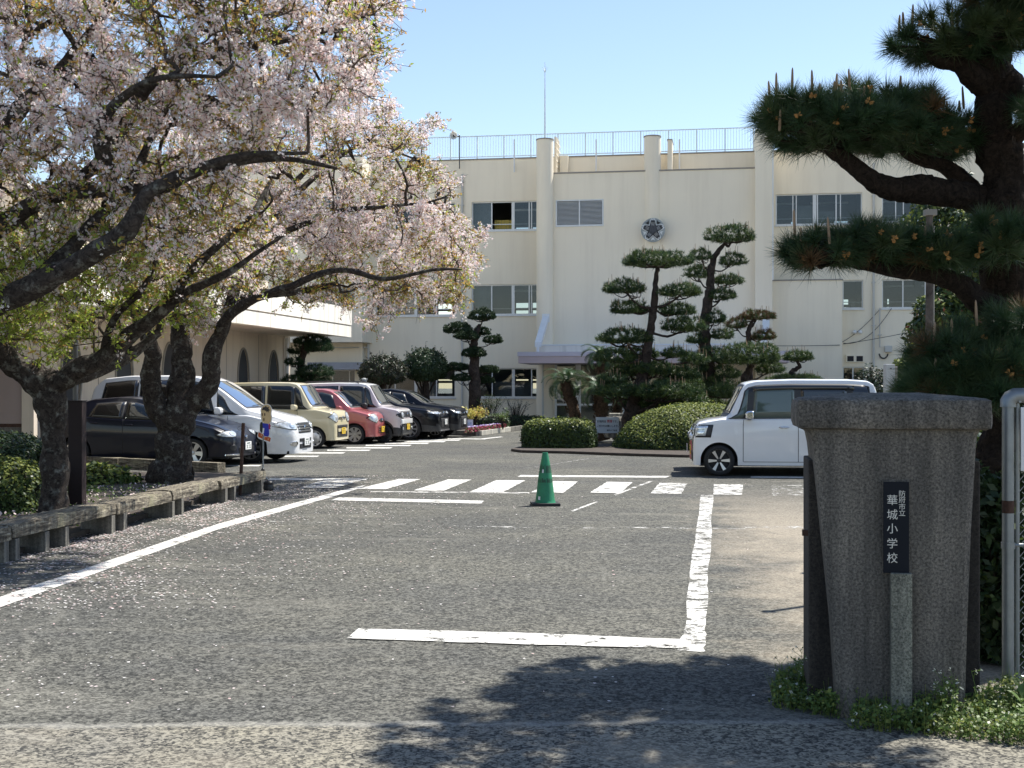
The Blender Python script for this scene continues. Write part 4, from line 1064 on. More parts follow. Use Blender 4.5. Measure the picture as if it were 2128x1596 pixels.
shrub('azalea_mound', P(1420, 880, 38.5) * 1, 105 / F * 38.5, 1.5, .82, 9000, .036, [M['hedge'], M['hedge2'], M['hedgedark']], [.35, .5, .15], 'bright azalea dome peeping over the larger mound', 'shrub', noise=.05)
bpy.data.objects['azalea_mound.001'].location.z = .35
# pines
grpP = 'cloud-pruned pines in front of the entrance'
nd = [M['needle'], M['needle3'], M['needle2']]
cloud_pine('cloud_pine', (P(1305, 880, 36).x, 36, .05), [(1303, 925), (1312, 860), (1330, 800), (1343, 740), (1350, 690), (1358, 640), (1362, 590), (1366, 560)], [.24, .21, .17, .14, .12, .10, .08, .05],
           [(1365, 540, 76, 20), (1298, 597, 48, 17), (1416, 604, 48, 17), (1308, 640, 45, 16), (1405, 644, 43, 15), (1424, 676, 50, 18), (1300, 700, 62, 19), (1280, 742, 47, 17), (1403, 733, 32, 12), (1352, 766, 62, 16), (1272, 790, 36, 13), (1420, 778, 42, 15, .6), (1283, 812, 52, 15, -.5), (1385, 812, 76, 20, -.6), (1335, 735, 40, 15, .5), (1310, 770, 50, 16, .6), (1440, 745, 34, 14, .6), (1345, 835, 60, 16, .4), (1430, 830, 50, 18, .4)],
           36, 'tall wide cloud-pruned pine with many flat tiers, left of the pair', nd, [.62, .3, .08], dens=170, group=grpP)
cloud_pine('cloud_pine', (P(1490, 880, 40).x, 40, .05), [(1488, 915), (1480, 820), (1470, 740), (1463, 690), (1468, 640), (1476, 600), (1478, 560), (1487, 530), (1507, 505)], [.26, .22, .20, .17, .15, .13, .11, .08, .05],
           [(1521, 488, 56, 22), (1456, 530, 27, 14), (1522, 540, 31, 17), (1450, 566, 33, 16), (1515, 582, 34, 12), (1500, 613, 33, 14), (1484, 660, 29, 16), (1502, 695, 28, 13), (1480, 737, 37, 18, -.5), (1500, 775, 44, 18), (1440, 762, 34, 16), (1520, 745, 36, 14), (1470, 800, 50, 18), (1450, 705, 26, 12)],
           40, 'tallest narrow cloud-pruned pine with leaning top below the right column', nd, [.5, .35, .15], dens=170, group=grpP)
cloud_pine('cloud_pine', (P(1558, 880, 42).x, 42, .05), [(1560, 910), (1560, 800), (1556, 740), (1556, 700), (1557, 680), (1568, 662)], [.12, .11, .10, .09, .07, .04],
           [(1572, 656, 40, 11), (1530, 673, 26, 13), (1588, 697, 31, 12)], 42, 'small pine with yellowish tiered top behind the spreading pine', [M['needle3'], M['needle2'], M['needlebrown']], [.4, .45, .15], dens=190, group=grpP)
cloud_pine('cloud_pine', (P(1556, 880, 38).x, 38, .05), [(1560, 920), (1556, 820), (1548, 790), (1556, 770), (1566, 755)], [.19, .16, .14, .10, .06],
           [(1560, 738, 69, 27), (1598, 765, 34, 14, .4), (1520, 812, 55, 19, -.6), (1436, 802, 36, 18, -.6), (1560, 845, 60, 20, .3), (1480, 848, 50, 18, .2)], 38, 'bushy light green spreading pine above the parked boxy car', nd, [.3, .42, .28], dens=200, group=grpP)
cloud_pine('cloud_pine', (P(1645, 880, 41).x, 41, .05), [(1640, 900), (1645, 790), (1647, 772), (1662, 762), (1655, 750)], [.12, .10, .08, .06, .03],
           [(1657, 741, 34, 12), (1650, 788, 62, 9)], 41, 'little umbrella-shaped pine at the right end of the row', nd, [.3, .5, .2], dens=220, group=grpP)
# cycads
def cycad(x, Y, ytop, ztrunk_top_py, lean, label, nf=26, L=.95, rad=.16):
    base = Vector(((x - CX) / F * Y, Y, .05)); root = empty('cycad', base, 0, label, 'cycad', 'cycads in the island')
    top = P(x + lean, ztrunk_top_py, Y) - base
    p, r = wob([Vector((0, 0, 0)), top * .5 + Vector((.03, 0, 0)), top], [rad * 1.25, rad, rad * 1.05], 7, .08)
    MB().tube(p, r, 12).build('trunk', M['cycadbark'], root, smooth=True)
    # old leaf bases
    q = MB()
    for i in range(110):
        t = rnd.random(); a = rnd.uniform(0, 6.28); c = top * t; rr = rad * 1.02
        c = c + Vector((math.cos(a) * rr, math.sin(a) * rr, 0)); q.tube([c, c + Vector((math.cos(a) * .05, math.sin(a) * .05, .05))], [.03, .012], 4)
    tag(q.build('leaf_bases', M['cycadbark'], root), kind='stuff')
    for i in range(nf):
        a = i * 2.399 + rnd.uniform(-.2, .2); el = rnd.uniform(.15, 1.35) if i > 6 else rnd.uniform(.8, 1.4)
        Lf = L * rnd.uniform(.8, 1.1); n = 12; P0 = []
        pos = top.copy(); e = el
        for k in range(n + 1):
            P0.append(pos.copy()); e -= .11 + .02 * k * (1 - el / 2.2)
            pos = pos + Vector((math.cos(a) * math.cos(e), math.sin(a) * math.cos(e), math.sin(e))) * Lf / n
        V = []; Fc = []
        side = Vector((-math.sin(a), math.cos(a), 0))
        for k in range(1, n):
            for sgn in (-1, 1):
                for h in (0, .5):
                    b0 = P0[k].lerp(P0[k + 1], h); w = .17 * math.sin(math.pi * (k + .6) / (n + 1)) ** .6
                    d = (P0[k + 1] - P0[k - 1]).normalized(); tip = b0 + side * sgn * w + d * w * .5 + Vector((0, 0, w * .25))
                    i0 = len(V); V += [b0, b0 + d * .036, tip]; Fc.append((i0, i0 + 1, i0 + 2))
        i0 = len(V)
        for k in range(n + 1): V += [P0[k] - side * .008, P0[k] + side * .008]
        Fc += [(i0 + 2 * k, i0 + 2 * k + 1, i0 + 2 * k + 3, i0 + 2 * k + 2) for k in range(n)]
        mesh_py('frond', V, Fc, M['cycadleaf'], root)
cycad(1205, 39, 760, 795, -29, 'leaning cycad on the left, above the boxy hedge', rad=.17)
cycad(1252, 38.5, 760, 812, -6, 'middle cycad with thick trunk behind the no-smoking sign', rad=.20)
cycad(1284, 39.5, 770, 800, -4, 'cycad partly hidden by the tall tiered pine', rad=.15)
cycad(1249, 42, 700, 742, 0, 'tallest cycad whose fronds rise in front of the canopy', rad=.14, L=.8)
cycad(1385, 37, 780, 790, 0, 'low cycad at the right of the pine trunk', rad=.15, L=.7)

# ---------------------------------------------------------------- planting along the school wall
bed = MB().box(S(700, .5), S(1116, .5), -3.2, -.01, .01, .16)
bo = bed.build('wall_planting_bed', M['soil'], None); bo.location = OB; bo.rotation_euler = (0, 0, -TH); tag(bo, 'earth planting bed along the school wall', kind='structure')
Yn = 50
cloud_pine('podocarp_tree', (P(988, 870, Yn).x, Yn, .1), [(990, 885), (987, 820), (986, 770), (984, 720), (987, 700), (997, 675)], [.26, .22, .19, .16, .13, .07],
           [(1003, 655, 31, 15), (952, 683, 32, 14), (1000, 689, 20, 11, .5), (970, 697, 27, 12, -.4), (1026, 706, 22, 10), (985, 733, 28, 12), (950, 763, 28, 9, .3), (1015, 768, 25, 9, .4), (960, 785, 22, 9), (1012, 790, 18, 8, .5)],
           Yn, 'dark cloud-pruned tree with round pads standing against the left wing', [M['podo'], M['hedgedark']], [.75, .25], nlen=.07, nw=.03, dens=420, candles=False, cat='topiary tree', nper=12, depthk=.9)
def ball_tree(px, cy, hw, hh, Y, label, mats, probs, trunk_py, name='round_tree', lump=.10):
    c = P(px, cy, Y); base = Vector((c.x, Y, .1)); root = empty(name, base, 0, label, 'tree', 'round dark trees by the school wall')
    limb('trunk', [(0, 0, 0), (.05, 0, (c.z - .1) * .5), (0, 0, c.z - .1)], [.11, .10, .07], M['pinebarkfar'], root, 8)
    for k in range(5):
        a = rnd.uniform(0, 6.28); limb('branch', [(0, 0, (c.z - .1) * .5), (math.cos(a) * .3, math.sin(a) * .3, (c.z) * .7), (math.cos(a) * .6, math.sin(a) * .6, c.z)], [.06, .04, .02], M['pinebarkfar'], root, 6)
    rx, rz = hw / F * Y, hh / F * Y; n = 9000
    u = unit(rng.normal(0, 1, (n, 3))); u[:, 2] = np.where(u[:, 2] < 0, u[:, 2] * .55, u[:, 2])
    r = (rng.uniform(.6, 1, (n, 1)) ** .45) * (1 + lump * np.sin(u[:, :1] * 9 + px) * np.sin(u[:, 2:] * 8 + u[:, 1:2] * 7))
    C = u * r * np.array([rx, rx, rz]) * (1 + .07 * rng.random((n, 1)) ** 4) + np.array([0, 0, c.z - .1])
    leafy('foliage', C, u, .05, mats, probs, root)
    k = 40; a = unit(rng.normal(0, 1, (k, 3)) + np.array([0, 0, 1.5])); p0 = a * np.array([rx, rx, rz]) * .8 + np.array([0, 0, c.z - .1]); p1 = p0 + a * rng.uniform(.2, .5, (k, 1))
    V, Fc = prisms(p0, p1, np.full(k, .012), np.full(k, .005)); tag(mesh_np('twigs', V, Fc, M['pinebarkfar'], root), kind='stuff')
    C2 = (p0[:, None] + (p1 - p0)[:, None] * rng.random((k, 8, 1))).reshape(-1, 3) + rng.normal(0, .03, (k * 8, 3)); leafy('sprigs', C2, np.repeat(a, 8, 0), .045, mats, probs, root)
ball_tree(797, 778, 52, 38, 49, 'low dull purplish round tree behind the silver-mauve car', [M['bushpurple'], M['hedgedark']], [.7, .3], 850)
ball_tree(884, 768, 47, 43, 50, 'dark green round tree on a bare stem behind the black cars', [M['hedgedark'], M['podo']], [.6, .4], 850)
cloud_pine('dark_pine', (P(628, 860, 44).x, 44, .05), [(632, 900), (630, 800), (626, 760), (634, 720), (640, 700)], [.16, .14, .12, .10, .06],
           [(650, 708, 42, 12), (620, 728, 24, 11, .6), (660, 722, 34, 11), (612, 752, 22, 10), (655, 772, 42, 15), (625, 790, 40, 14), (668, 800, 40, 14), (640, 822, 48, 18)], 44,
           'dark pine in the corner beside the hall, behind the cream car', [M['needle'], M['needle3']], [.8, .2], dens=170, candles=False)
shrub('low_shrub', P(1010, 882, 48.5), .9, .5, .55, 2600, .04, [M['hedgedark'], M['hedge']], [.7, .3], 'low dark clipped shrub between the topiary tree and flower bed', p=4)
bpy.data.objects['low_shrub'].location.z = .1
shrub('low_shrub', P(1085, 890, 52.0), 1.0, .4, .42, 2600, .04, [M['hedgedark'], M['hedge']], [.8, .2], 'low dark shrub at the foot of the entrance column', p=4)
bpy.data.objects['low_shrub.001'].location.z = .1
def twiggy(px, py, Y, w, h, label, leafm, n=40, dens=240, name='sparse_shrub', base_z=.12, lsize=.03):
    c = P(px, py, Y); root = empty(name, (c.x, Y, base_z), 0, label, 'shrub')
    a = rng.uniform(0, 6.28, n); p0 = np.zeros((n, 3)); p1 = np.stack([np.cos(a) * w * rng.uniform(.1, .6, n), np.sin(a) * w * rng.uniform(.1, .6, n), h * rng.uniform(.5, .7, n)], 1)
    p2 = p1 + np.stack([np.cos(a) * w * .4 * rng.uniform(0, 1, n), np.sin(a) * w * .4, h * .35 * rng.random(n)], 1)
    V1, F1 = prisms(p0, p1, np.full(n, .012), np.full(n, .007)); V2, F2 = prisms(p1, p2, np.full(n, .007), np.full(n, .004))
    mesh_np('stems', np.concatenate([V1, V2]), np.concatenate([F1, F2 + len(V1)]), M['pinebarkfar'], root)
    t = rng.random((dens, 1)); i = rng.integers(0, n, dens); C = p1[i] + (p2[i] - p1[i]) * t + rng.normal(0, .05, (dens, 3))
    leafy('foliage', C, rng.normal(0, 1, (dens, 3)), lsize, leafm[0], leafm[1], root)
    return root
twiggy(1072, 880, 52.4, .8, 1.1, 'thin twiggy shrub against the wall left of the entrance', ([M['hedgedark']], [1]), 50, 90)
twiggy(1015, 870, 50, .8, 1.3, 'loose grey-green shrub beside the topiary trunk', ([M['podo'], M['hedge']], [.6, .4]), 60, 700)
twiggy(1045, 890, 46.5, .3, .8, 'small silvery upright shrub at the right of the pansies', ([M['weed']], [1]), 18, 200)
# flower bed with kerb blocks
fb = empty('flower_bed', G(995, 906), 0, 'kerbed flower bed with purple and red pansies beside the last car', 'flower bed')
k0 = G(880, 903); k1 = G(997, 906); k2 = G(1062, 897); k3 = G(1090, 893)
fo = fb.location
def kerb(a, b_, n, mat, w=.14, h=.17):
    d = (b_ - a); L = d.length / n; u = d.normalized(); s = Vector((-u.y, u.x, 0))
    for i in range(n):
        p = a + u * L * i + u * .008; q = a + u * (L * (i + 1)) - u * .008
        V = [p, q, q + s * w, p + s * w]; V = [v - fo for v in V] + [v - fo + Vector((0, 0, h)) for v in V]
        MB().add(V, [(0, 3, 2, 1), (4, 5, 6, 7), (0, 1, 5, 4), (1, 2, 6, 5), (2, 3, 7, 6), (3, 0, 4, 7)]).build('kerb_block', mat, fb, bevel=.012)
kerb(k0, k1, 4, M['concrete']); kerb(k1, k2, 3, M['curb']); kerb(k2, k3, 3, M['concrete'])
mesh_py('soil', [v - fo + Vector((0, 0, .10)) for v in (k0 + Vector((0, .1, 0)), k1 + Vector((0, .1, 0)), k2 + Vector((.0, .1, 0)), k3, k3 + Vector((0, 4, 0)), k0 + Vector((-1, 6, 0)))], [(0, 1, 2, 3, 4, 5)], M['soil'], fb)
n = 5200; t = rng.random(n); rowd = rng.uniform(.2, 2.6, n)
bp_ = np.array(k1)[None] + (np.array(k2) - np.array(k1))[None] * (t[:, None] * 1.25 - .42)
C = bp_ + np.array([-.0, 1, 0]) * rowd[:, None] + np.array([0, 0, 1]) * (.16 + rng.uniform(0, .14, n))[:, None] - np.array(fo)
V, Fc = leaf_quads(C, np.tile([0, -.5, 1.0], (n, 1)), .032, .8, .6)
mi = np.where(rowd > 1.1, rng.choice([0, 3], n, p=[.7, .3]), rng.choice([1, 2], n, p=[.55, .45]))
tag(mesh_np('pansies', V, Fc, [M['pansypurple'], M['pansyred'], M['hedge'], M['petalwhite']], fb, mi=mi), kind='stuff')
yb_ = twiggy(978, 895, 45.6, .75, .85, 'yellow-leaved bush behind the small white board', ([M['yellowleaf'], M['leafbronze']], [.75, .25]), 60, 800, 'yellow_bush', .14, .045)
nb = empty('garden_notice', P(975, 893, 44.8), 0, 'small white notice board standing in the flower bed', 'sign')
nb.location.z = .15
zn = EYE - (872 - HY) / F * 44.8 - .15; hn = 16 / F * 44.8
MB().box(-.13, .13, -.01, .01, zn - hn, zn).build('board', M['white'], nb); MB().box(-.09, .09, -.013, -.0105, zn - hn * .7, zn - hn * .35).build('picture', pm('faded_print', (.45, .55, .62), .6, .5, 14), nb)
for x in (-.09, .09): MB().box(x - .012, x + .012, .012, .03, -.05, zn - .02).build('leg', M['alu'], nb)

# ---------------------------------------------------------------- no-smoking sign, garden rock
sg = empty('no_smoking_sign', G(1262, 926), 0, 'white no-smoking sign in Japanese on two legs beside the boxy hedge', 'sign')
Ys = sg.location.y; q = lambda px: (px - 1262) / F * Ys; qz = lambda py: EYE - (py - HY) / F * Ys
MB().box(q(1238), q(1286), -.015, .015, qz(900), qz(867)).build('board', pm('sign_board', (.60, .64, .66), .5, .04, 3), sg, bevel=.004)
for x in (1241, 1284.5): MB().box(q(x) - .022, q(x) + .022, .016, .05, 0, qz(868)).build('leg', M['white'], sg)
ink = pm('sign_ink', (.03, .045, .06), .6); inkr = pm('sign_red_ink', (.45, .04, .05), .6)
text('校地内は', .077, (q(1250.3), -.018, qz(876.2)), (R(90), 0, 0), ink, sg, sx=.82, off=.0012)
text('禁煙', .088, (q(1266.6), -.018, qz(875.8)), (R(90), 0, 0), inkr, sg, sx=.84, off=.0015)
text('です。', .074, (q(1279.2), -.018, qz(876.2)), (R(90), 0, 0), ink, sg, sx=.84, off=.0012)
text('ご協力をお願いします。', .066, (q(1264), -.018, qz(885.5)), (R(90), 0, 0), ink, sg, sx=.90, off=.0012)
text('華城小学校長', .05, (q(1271.5), -.018, qz(894.6)), (R(90), 0, 0), ink, sg, sx=.95, off=.001)
def rock(name, loc, sx, sy, sz, label):
    bm = bmesh.new(); bmesh.ops.create_icosphere(bm, subdivisions=3, radius=1)
    for v in bm.verts:
        n_ = v.co.normalized(); k = 1 + .22 * math.sin(n_.x * 4 + 1) * math.cos(n_.y * 5) + .1 * math.sin(n_.z * 9 + n_.x * 7)
        v.co = Vector((n_.x * k * sx, n_.y * k * sy, max(-.2, min(.8, n_.z * k)) * sz))
    me = bpy.data.meshes.new(name); bm.to_mesh(me); bm.free(); me.materials.append(M['stone']); o = link(bpy.data.objects.new(name, me)); o.location = loc
    return tag(o, label, 'rock')
rk = G(1283, 925); rock('garden_rock', (rk.x + .05, rk.y + .9, .3), .38, .3, .62, 'grey garden rock between the sign and the azalea mound')
MB_ = MB().box(-.26, .26, -.2, .2, 0, .12).build('stone_slab', M['curb'], None, bevel=.02); MB_.location = (rk.x + .12, rk.y + 1.2, .76); tag(MB_, 'small pale slab lying on the garden rock right of the sign', 'stone')

# ---------------------------------------------------------------- shrubs right of the gate pillar and behind the big pine
grp = 'leafy shrubs behind the pine on the right'
def bush(px, py, Y, rx, rz, cnt, label, mats, probs, size=.05, name='leafy_bush', zc=None):
    c = P(px, py, Y); root = empty(name, (c.x, Y, 0), 0, label, 'bush')
    u = unit(rng.normal(0, 1, (cnt, 3))); r = rng.uniform(.35, 1, (cnt, 1)) ** .5 * (1 + .18 * np.sin(u[:, :1] * 7 + px) * np.sin(u[:, 2:] * 6 + py))
    C = u * r * np.array([rx, rx * .8, rz]) + np.array([0, 0, c.z]); C = C[C[:, 2] > .02]
    leafy('foliage', C, u[:len(C)] + np.array([0, 0, .4]), size, mats, probs, root)
    k = 60; a = unit(rng.normal(0, 1, (k, 3))); p1 = a * np.array([rx, rx * .8, rz]) * .8 + np.array([0, 0, c.z]); p0 = np.tile([0, 0, max(c.z - rz, 0) * .6], (k, 1)) + rng.normal(0, .05, (k, 3))
    V, Fc = prisms(p0, p1, np.full(k, .03), np.full(k, .008)); mesh_np('branches', V, Fc, M['pinebarkfar'], root)
bush(1985, 690, 24, .85, .95, 9000, 'tall bush with some reddish young leaves right of the utility pole', [M['hedge'], M['hedge2'], M['redtip'], M['hedgedark']], [.42, .2, .06, .32], .055)
bush(1990, 470, 27, 1.2, 1.0, 7000, 'high green foliage glimpsed between the pine tiers', [M['hedge'], M['hedge2'], M['hedgedark']], [.4, .25, .35], .06)
bush(1900, 800, 22, .45, .62, 4200, 'light green bush beside the grey post', [M['hedge'], M['hedge2'], M['hedgedark']], [.5, .35, .15], .04)
bush(1990, 820, 21, .8, .8, 6000, 'dark broad bush behind the gate pillar', [M['hedge'], M['hedgedark']], [.35, .65], .05)
bush(2110, 560, 25, 1.3, 2.2, 9000, 'tall dark evergreen at the right edge behind the pine trunk', [M['hedge'], M['hedgedark'], M['hedge2']], [.4, .5, .1], .06)
bush(1812, 800, 50, .8, .8, 2500, 'shrub by the wall left of the grey post', [M['hedgedark'], M['bushpurple']], [.6, .4], .05)
bush(2070, 900, 12.5, .75, .72, 5000, 'yellow-green shrub lit by the sun behind the fence', [M['hedge2'], M['hedge']], [.6, .4], .035)
bush(2085, 1190, 7.7, .42, .68, 9000, 'dark glossy-leaved shrub between gate pillar and fence', [M['hedgedark'], M['hedge']], [.8, .2], .035)
bush(2110, 1010, 9.6, .7, .5, 3000, 'dark shrub under the leaning pine trunk', [M['hedgedark'], M['hedge']], [.75, .25], .04)

# ---------------------------------------------------------------- big pine by the gate
YP = 8.4
pb = Vector((P(2038, 1100, YP).x, YP, 0))
pine = empty('gate_pine', pb, 0, 'big old black pine with long layered boughs behind the gate pillar', 'pine tree')
pl = lambda x, y, dy=0: P(x, y, YP + dy) - pb
_p, _r = wob([pl(2020, 1350) * 1.0, pl(2040, 1100), pl(2062, 1000), pl(2084, 900, .05), pl(2098, 780, .1), pl(2102, 640, .1), pl(2098, 520), pl(2088, 400), pl(2074, 310), pl(2062, 240), pl(2075, 170), pl(2062, 110), pl(2090, 30), pl(2120, -120), pl(2160, -330)], [.19, .15, .12, .13, .155, .165, .16, .155, .14, .125, .12, .10, .09, .08, .06], 5, .18); bark_tube(_p, _r, 'trunk', M['pinebark'], pine, 40, .025, .30, 5.0, 17.0)
_p, _r = wob([pl(2098, 455), pl(2040, 415), pl(1980, 405, -.1), pl(1900, 398, -.15), pl(1830, 385, -.2), pl(1790, 355, -.2), pl(1755, 330, -.2), pl(1700, 300, -.3)], [.12, .10, .085, .08, .065, .055, .045, .03], 5, .18); bark_tube(_p, _r, 'limb', M['pinebark'], pine, 26, .03, .30, 5.0, 17.0)
_p, _r = wob([pl(2030, 400, .1), pl(1995, 370, .1), pl(1960, 345, .1), pl(1905, 330), pl(1860, 300)], [.06, .055, .045, .035, .02], 5, .18); bark_tube(_p, _r, 'limb', M['pinebark'], pine, 26, .03, .30, 5.0, 17.0)
_p, _r = wob([pl(2075, 640, -.1), pl(2030, 625, -.15), pl(1990, 590, -.2), pl(1925, 568, -.2), pl(1850, 562, -.25), pl(1790, 548, -.25), pl(1740, 535, -.25), pl(1690, 510, -.3)], [.09, .075, .065, .055, .045, .04, .03, .02], 5, .18); bark_tube(_p, _r, 'limb', M['pinebark'], pine, 26, .03, .30, 5.0, 17.0)
_p, _r = wob([pl(2060, 190), pl(2020, 150, -.1), pl(1990, 125, -.1), pl(1950, 130, -.15), pl(1920, 100, -.2)], [.09, .075, .06, .04, .02], 5, .18); bark_tube(_p, _r, 'limb', M['pinebark'], pine, 26, .03, .30, 5.0, 17.0)
_p, _r = wob([pl(2065, 700, -.1), pl(2040, 760, -.25), pl(2000, 780, -.35), pl(1940, 760, -.4)], [.06, .05, .04, .02], 5, .18); bark_tube(_p, _r, 'limb', M['pinebark'], pine, 26, .03, .30, 5.0, 17.0)
_p, _r = wob([pl(2085, 300), pl(2140, 260, -.1), pl(2230, 210, -.4), pl(2360, 150, -.8)], [.08, .07, .06, .04], 5, .18); bark_tube(_p, _r, 'limb', M['pinebark'], pine, 26, .03, .30, 5.0, 17.0)
_p, _r = wob([pl(2110, -60), pl(2180, -90, -.5), pl(2260, -140, -1.1), pl(2300, -170, -1.8)], [.06, .06, .05, .03], 5, .18); bark_tube(_p, _r, 'limb', M['pinebark'], pine, 26, .03, .30, 5.0, 17.0)
_p, _r = wob([pl(2150, -280), pl(2140, -330, -.6), pl(2090, -360, -1.4), pl(2060, -380, -2.2)], [.06, .06, .05, .03], 5, .18); bark_tube(_p, _r, 'limb', M['pinebark'], pine, 26, .03, .30, 5.0, 17.0)
for o_k in list(pine.children): pass
pass
for (x, y, r) in ((2100, 175, .09), (2112, 195, .07), (2050, 130, .06), (2076, 420, .10), (2110, 700, .10)):
    c = pl(x, y, -.08); pr_ = [(max(.001, r * math.sin(t)), -r * math.cos(t)) for t in np.linspace(.05, math.pi - .05, 8)]
    MB().lathe(pr_, 14, tuple(c)).build('burl', M['pinebark'], pine, smooth=True)
# (cx, cy, hw, hh, dY, depth radius m, tufts)
BP = [(1640, 238, 78, 46, -.3, .32, 44), (1725, 262, 150, 66, -.3, .42, 84), (1850, 268, 135, 66, -.1, .5, 80), (1790, 228, 190, 48, .1, .5, 84), (1960, 285, 90, 64, .25, .4, 44),
      (1990, 75, 150, 62, -.2, .45, 78), (2095, 45, 95, 66, -.1, .5, 44),
      (1705, 520, 86, 50, -.3, .3, 42), (1810, 505, 120, 44, -.25, .36, 56), (1930, 520, 110, 46, -.2, .36, 52), (2070, 500, 90, 62, -.35, .3, 46),
      (1985, 750, 112, 96, -.45, .42, 110), (2085, 760, 100, 92, -.5, .4, 96), (1925, 800, 64, 54, -.5, .3, 34), (2050, 810, 110, 50, -.6, .35, 60), (2110, 660, 50, 50, -.45, .3, 30),
      # boughs beyond the frame: they shade the pillar and the road in front
      (2240, 200, 120, 60, -.6, .7, 60), (2180, -70, 150, 70, -.8, .9, 90), (2320, -120, 170, 70, -1.4, 1.1, 90), (2080, -300, 200, 70, -1.2, 1.1, 110), (2140, -400, 180, 60, -2.1, 1.0, 100), (2300, -300, 200, 60, -.6, .9, 70), (1810, -290, 150, 60, -1.0, .9, 95), (1960, -265, 160, 60, -.8, 1.0, 100), (2200, -200, 190, 70, -.3, 1.1, 100), (2420, -260, 200, 70, -1.2, 1.2, 100), (2030, -330, 130, 50, -2.6, .8, 60)]
Cs = []; Ds = []; grp_n = []
for bi, (cx, cy, hw, hh, dy, dr, cnt) in enumerate(BP):
    Yq = YP + dy; c = np.array(pl(cx, cy + hh * .2, dy)); rx = hw / F * Yq - .05; rz = hh / F * Yq * .9
    u = unit(rng.normal(0, 1, (cnt, 3))); q = u * rng.uniform(.55, 1, (cnt, 1)) ** .6; q[:, 2] = np.where(q[:, 2] < 0, q[:, 2] * .55, q[:, 2])
    Cs.append(c + q * np.array([rx, dr, rz]) * (1 + .16 * np.sin(u[:, :1] * 6 + bi) * np.sin(u[:, 1:2] * 5 + bi))); Ds.append(unit(q * np.array([.9, .9, .3]) + np.array([0, 0, .75])))
C = np.concatenate(Cs); D = np.concatenate(Ds)
V, Fc = needle_tufts(C, D, 170, .14, .0044, .95)
tag(mesh_np('needles', V, Fc, [M['needle'], M['needle3'], M['needlebrown']], pine, mi=np.repeat(rng.choice(3, len(C), p=[.62, .34, .04]), 170)), kind='stuff')
# twigs that carry the tufts
tw0 = []; tw1 = []
for i, (bp__, c_) in enumerate(zip(BP, Cs)):
    ctr = c_.mean(0) - np.array([0, 0, .08]); j = rng.permutation(len(c_))
    anchors = ctr + (c_[j[:6]] - ctr) * .45
    for a in anchors: tw0.append(ctr); tw1.append(a)
    for p in c_:
        a = anchors[np.argmin(np.linalg.norm(anchors - p, axis=1))]; tw0.append(a); tw1.append(p)
V, Fc = prisms(np.array(tw0), np.array(tw1), np.full(len(tw0), .016), np.full(len(tw0), .007), 5)
tag(mesh_np('twigs', V, Fc, M['pinebark'], pine), kind='stuff')
# candles: upright shoots, each its own part
cm = MB(); cm.lathe([(.0075, 0), (.0095, .03), (.008, .12), (.006, .165), (.002, .18)], 7)
cand = cm.build('shoot', M['candle'], pine, smooth=True)
first = True
shoots = [(1591, 212, -.3), (1600, 192, -.3), (1613, 184, -.3), (1646, 176, -.2), (1688, 172, -.2), (1695, 192, -.1), (1704, 182, -.2), (1737, 166, -.2), (1749, 186, -.1), (1766, 176, -.1), (1788, 186, -.1), (1795, 180, -.2), (1803, 185, 0), (1870, 162, -.1), (1925, 205, .1), (1932, 205, .1), (1994, 210, .15), (2003, 204, .15), (1968, 224, .1), (1959, 230, .1), (1733, 190, -.2), (1652, 190, -.3),
          (1620, 250, -.5), (1685, 240, -.5), (1877, 28, 0), (1868, 45, .1), (1896, 35, 0), (1939, 40, -.1), (1980, 30, -.3), (2033, 20, -.3), (2065, 10, -.3), (2096, 15, -.3), (2036, 45, -.4),
          (1652, 470, -.3), (1665, 480, -.4), (1696, 470, -.4), (1724, 485, -.5), (1922, 480, -.4), (1940, 700, -.5), (1980, 700, -.6), (1977, 720, -.6), (2030, 655, -.5), (2090, 690, -.5), (2115, 700, -.5), (2073, 745, -.7), (1943, 755, -.7), (2112, 715, -.3)]
for x, y, dy in shoots:
    k = rnd.uniform(.4, 1.0); o = cand if first else inst(cand, pine); first = False
    o.location = pl(x, y + 22, dy); o.rotation_euler = (rnd.uniform(-.07, .07), rnd.uniform(-.07, .07), 0); o.scale = (1, 1, k)
pc = MB()
for i in range(16):
    a = rnd.uniform(0, 6.28); e = rnd.uniform(-.6, .9); d = Vector((math.cos(a) * math.cos(e), math.sin(a) * math.cos(e), math.sin(e))); pc.tube([d * .006, d * .026, d * .034], [.004, .0065, .002], 5)
pcone = pc.build('pollen_cone', M['pollen'], pine); first = True
idx = []
tot = 0
for bi, c_ in enumerate(Cs[:13]):
    kk = 6
    front = np.argsort(c_[:, 1])[:max(8, len(c_) // 2)]
    for i in rng.choice(front, min(kk, len(front)), replace=False):
        o = pcone if first else inst(pcone, pine); first = False
        o.location = Vector(c_[i]) + Vector((rnd.uniform(-.03, .03), -.05, rnd.uniform(-.02, .05))); o.rotation_euler = (rnd.uniform(0, 3), rnd.uniform(0, 3), 0); s = rnd.uniform(.55, .95); o.scale = (s, s, s)

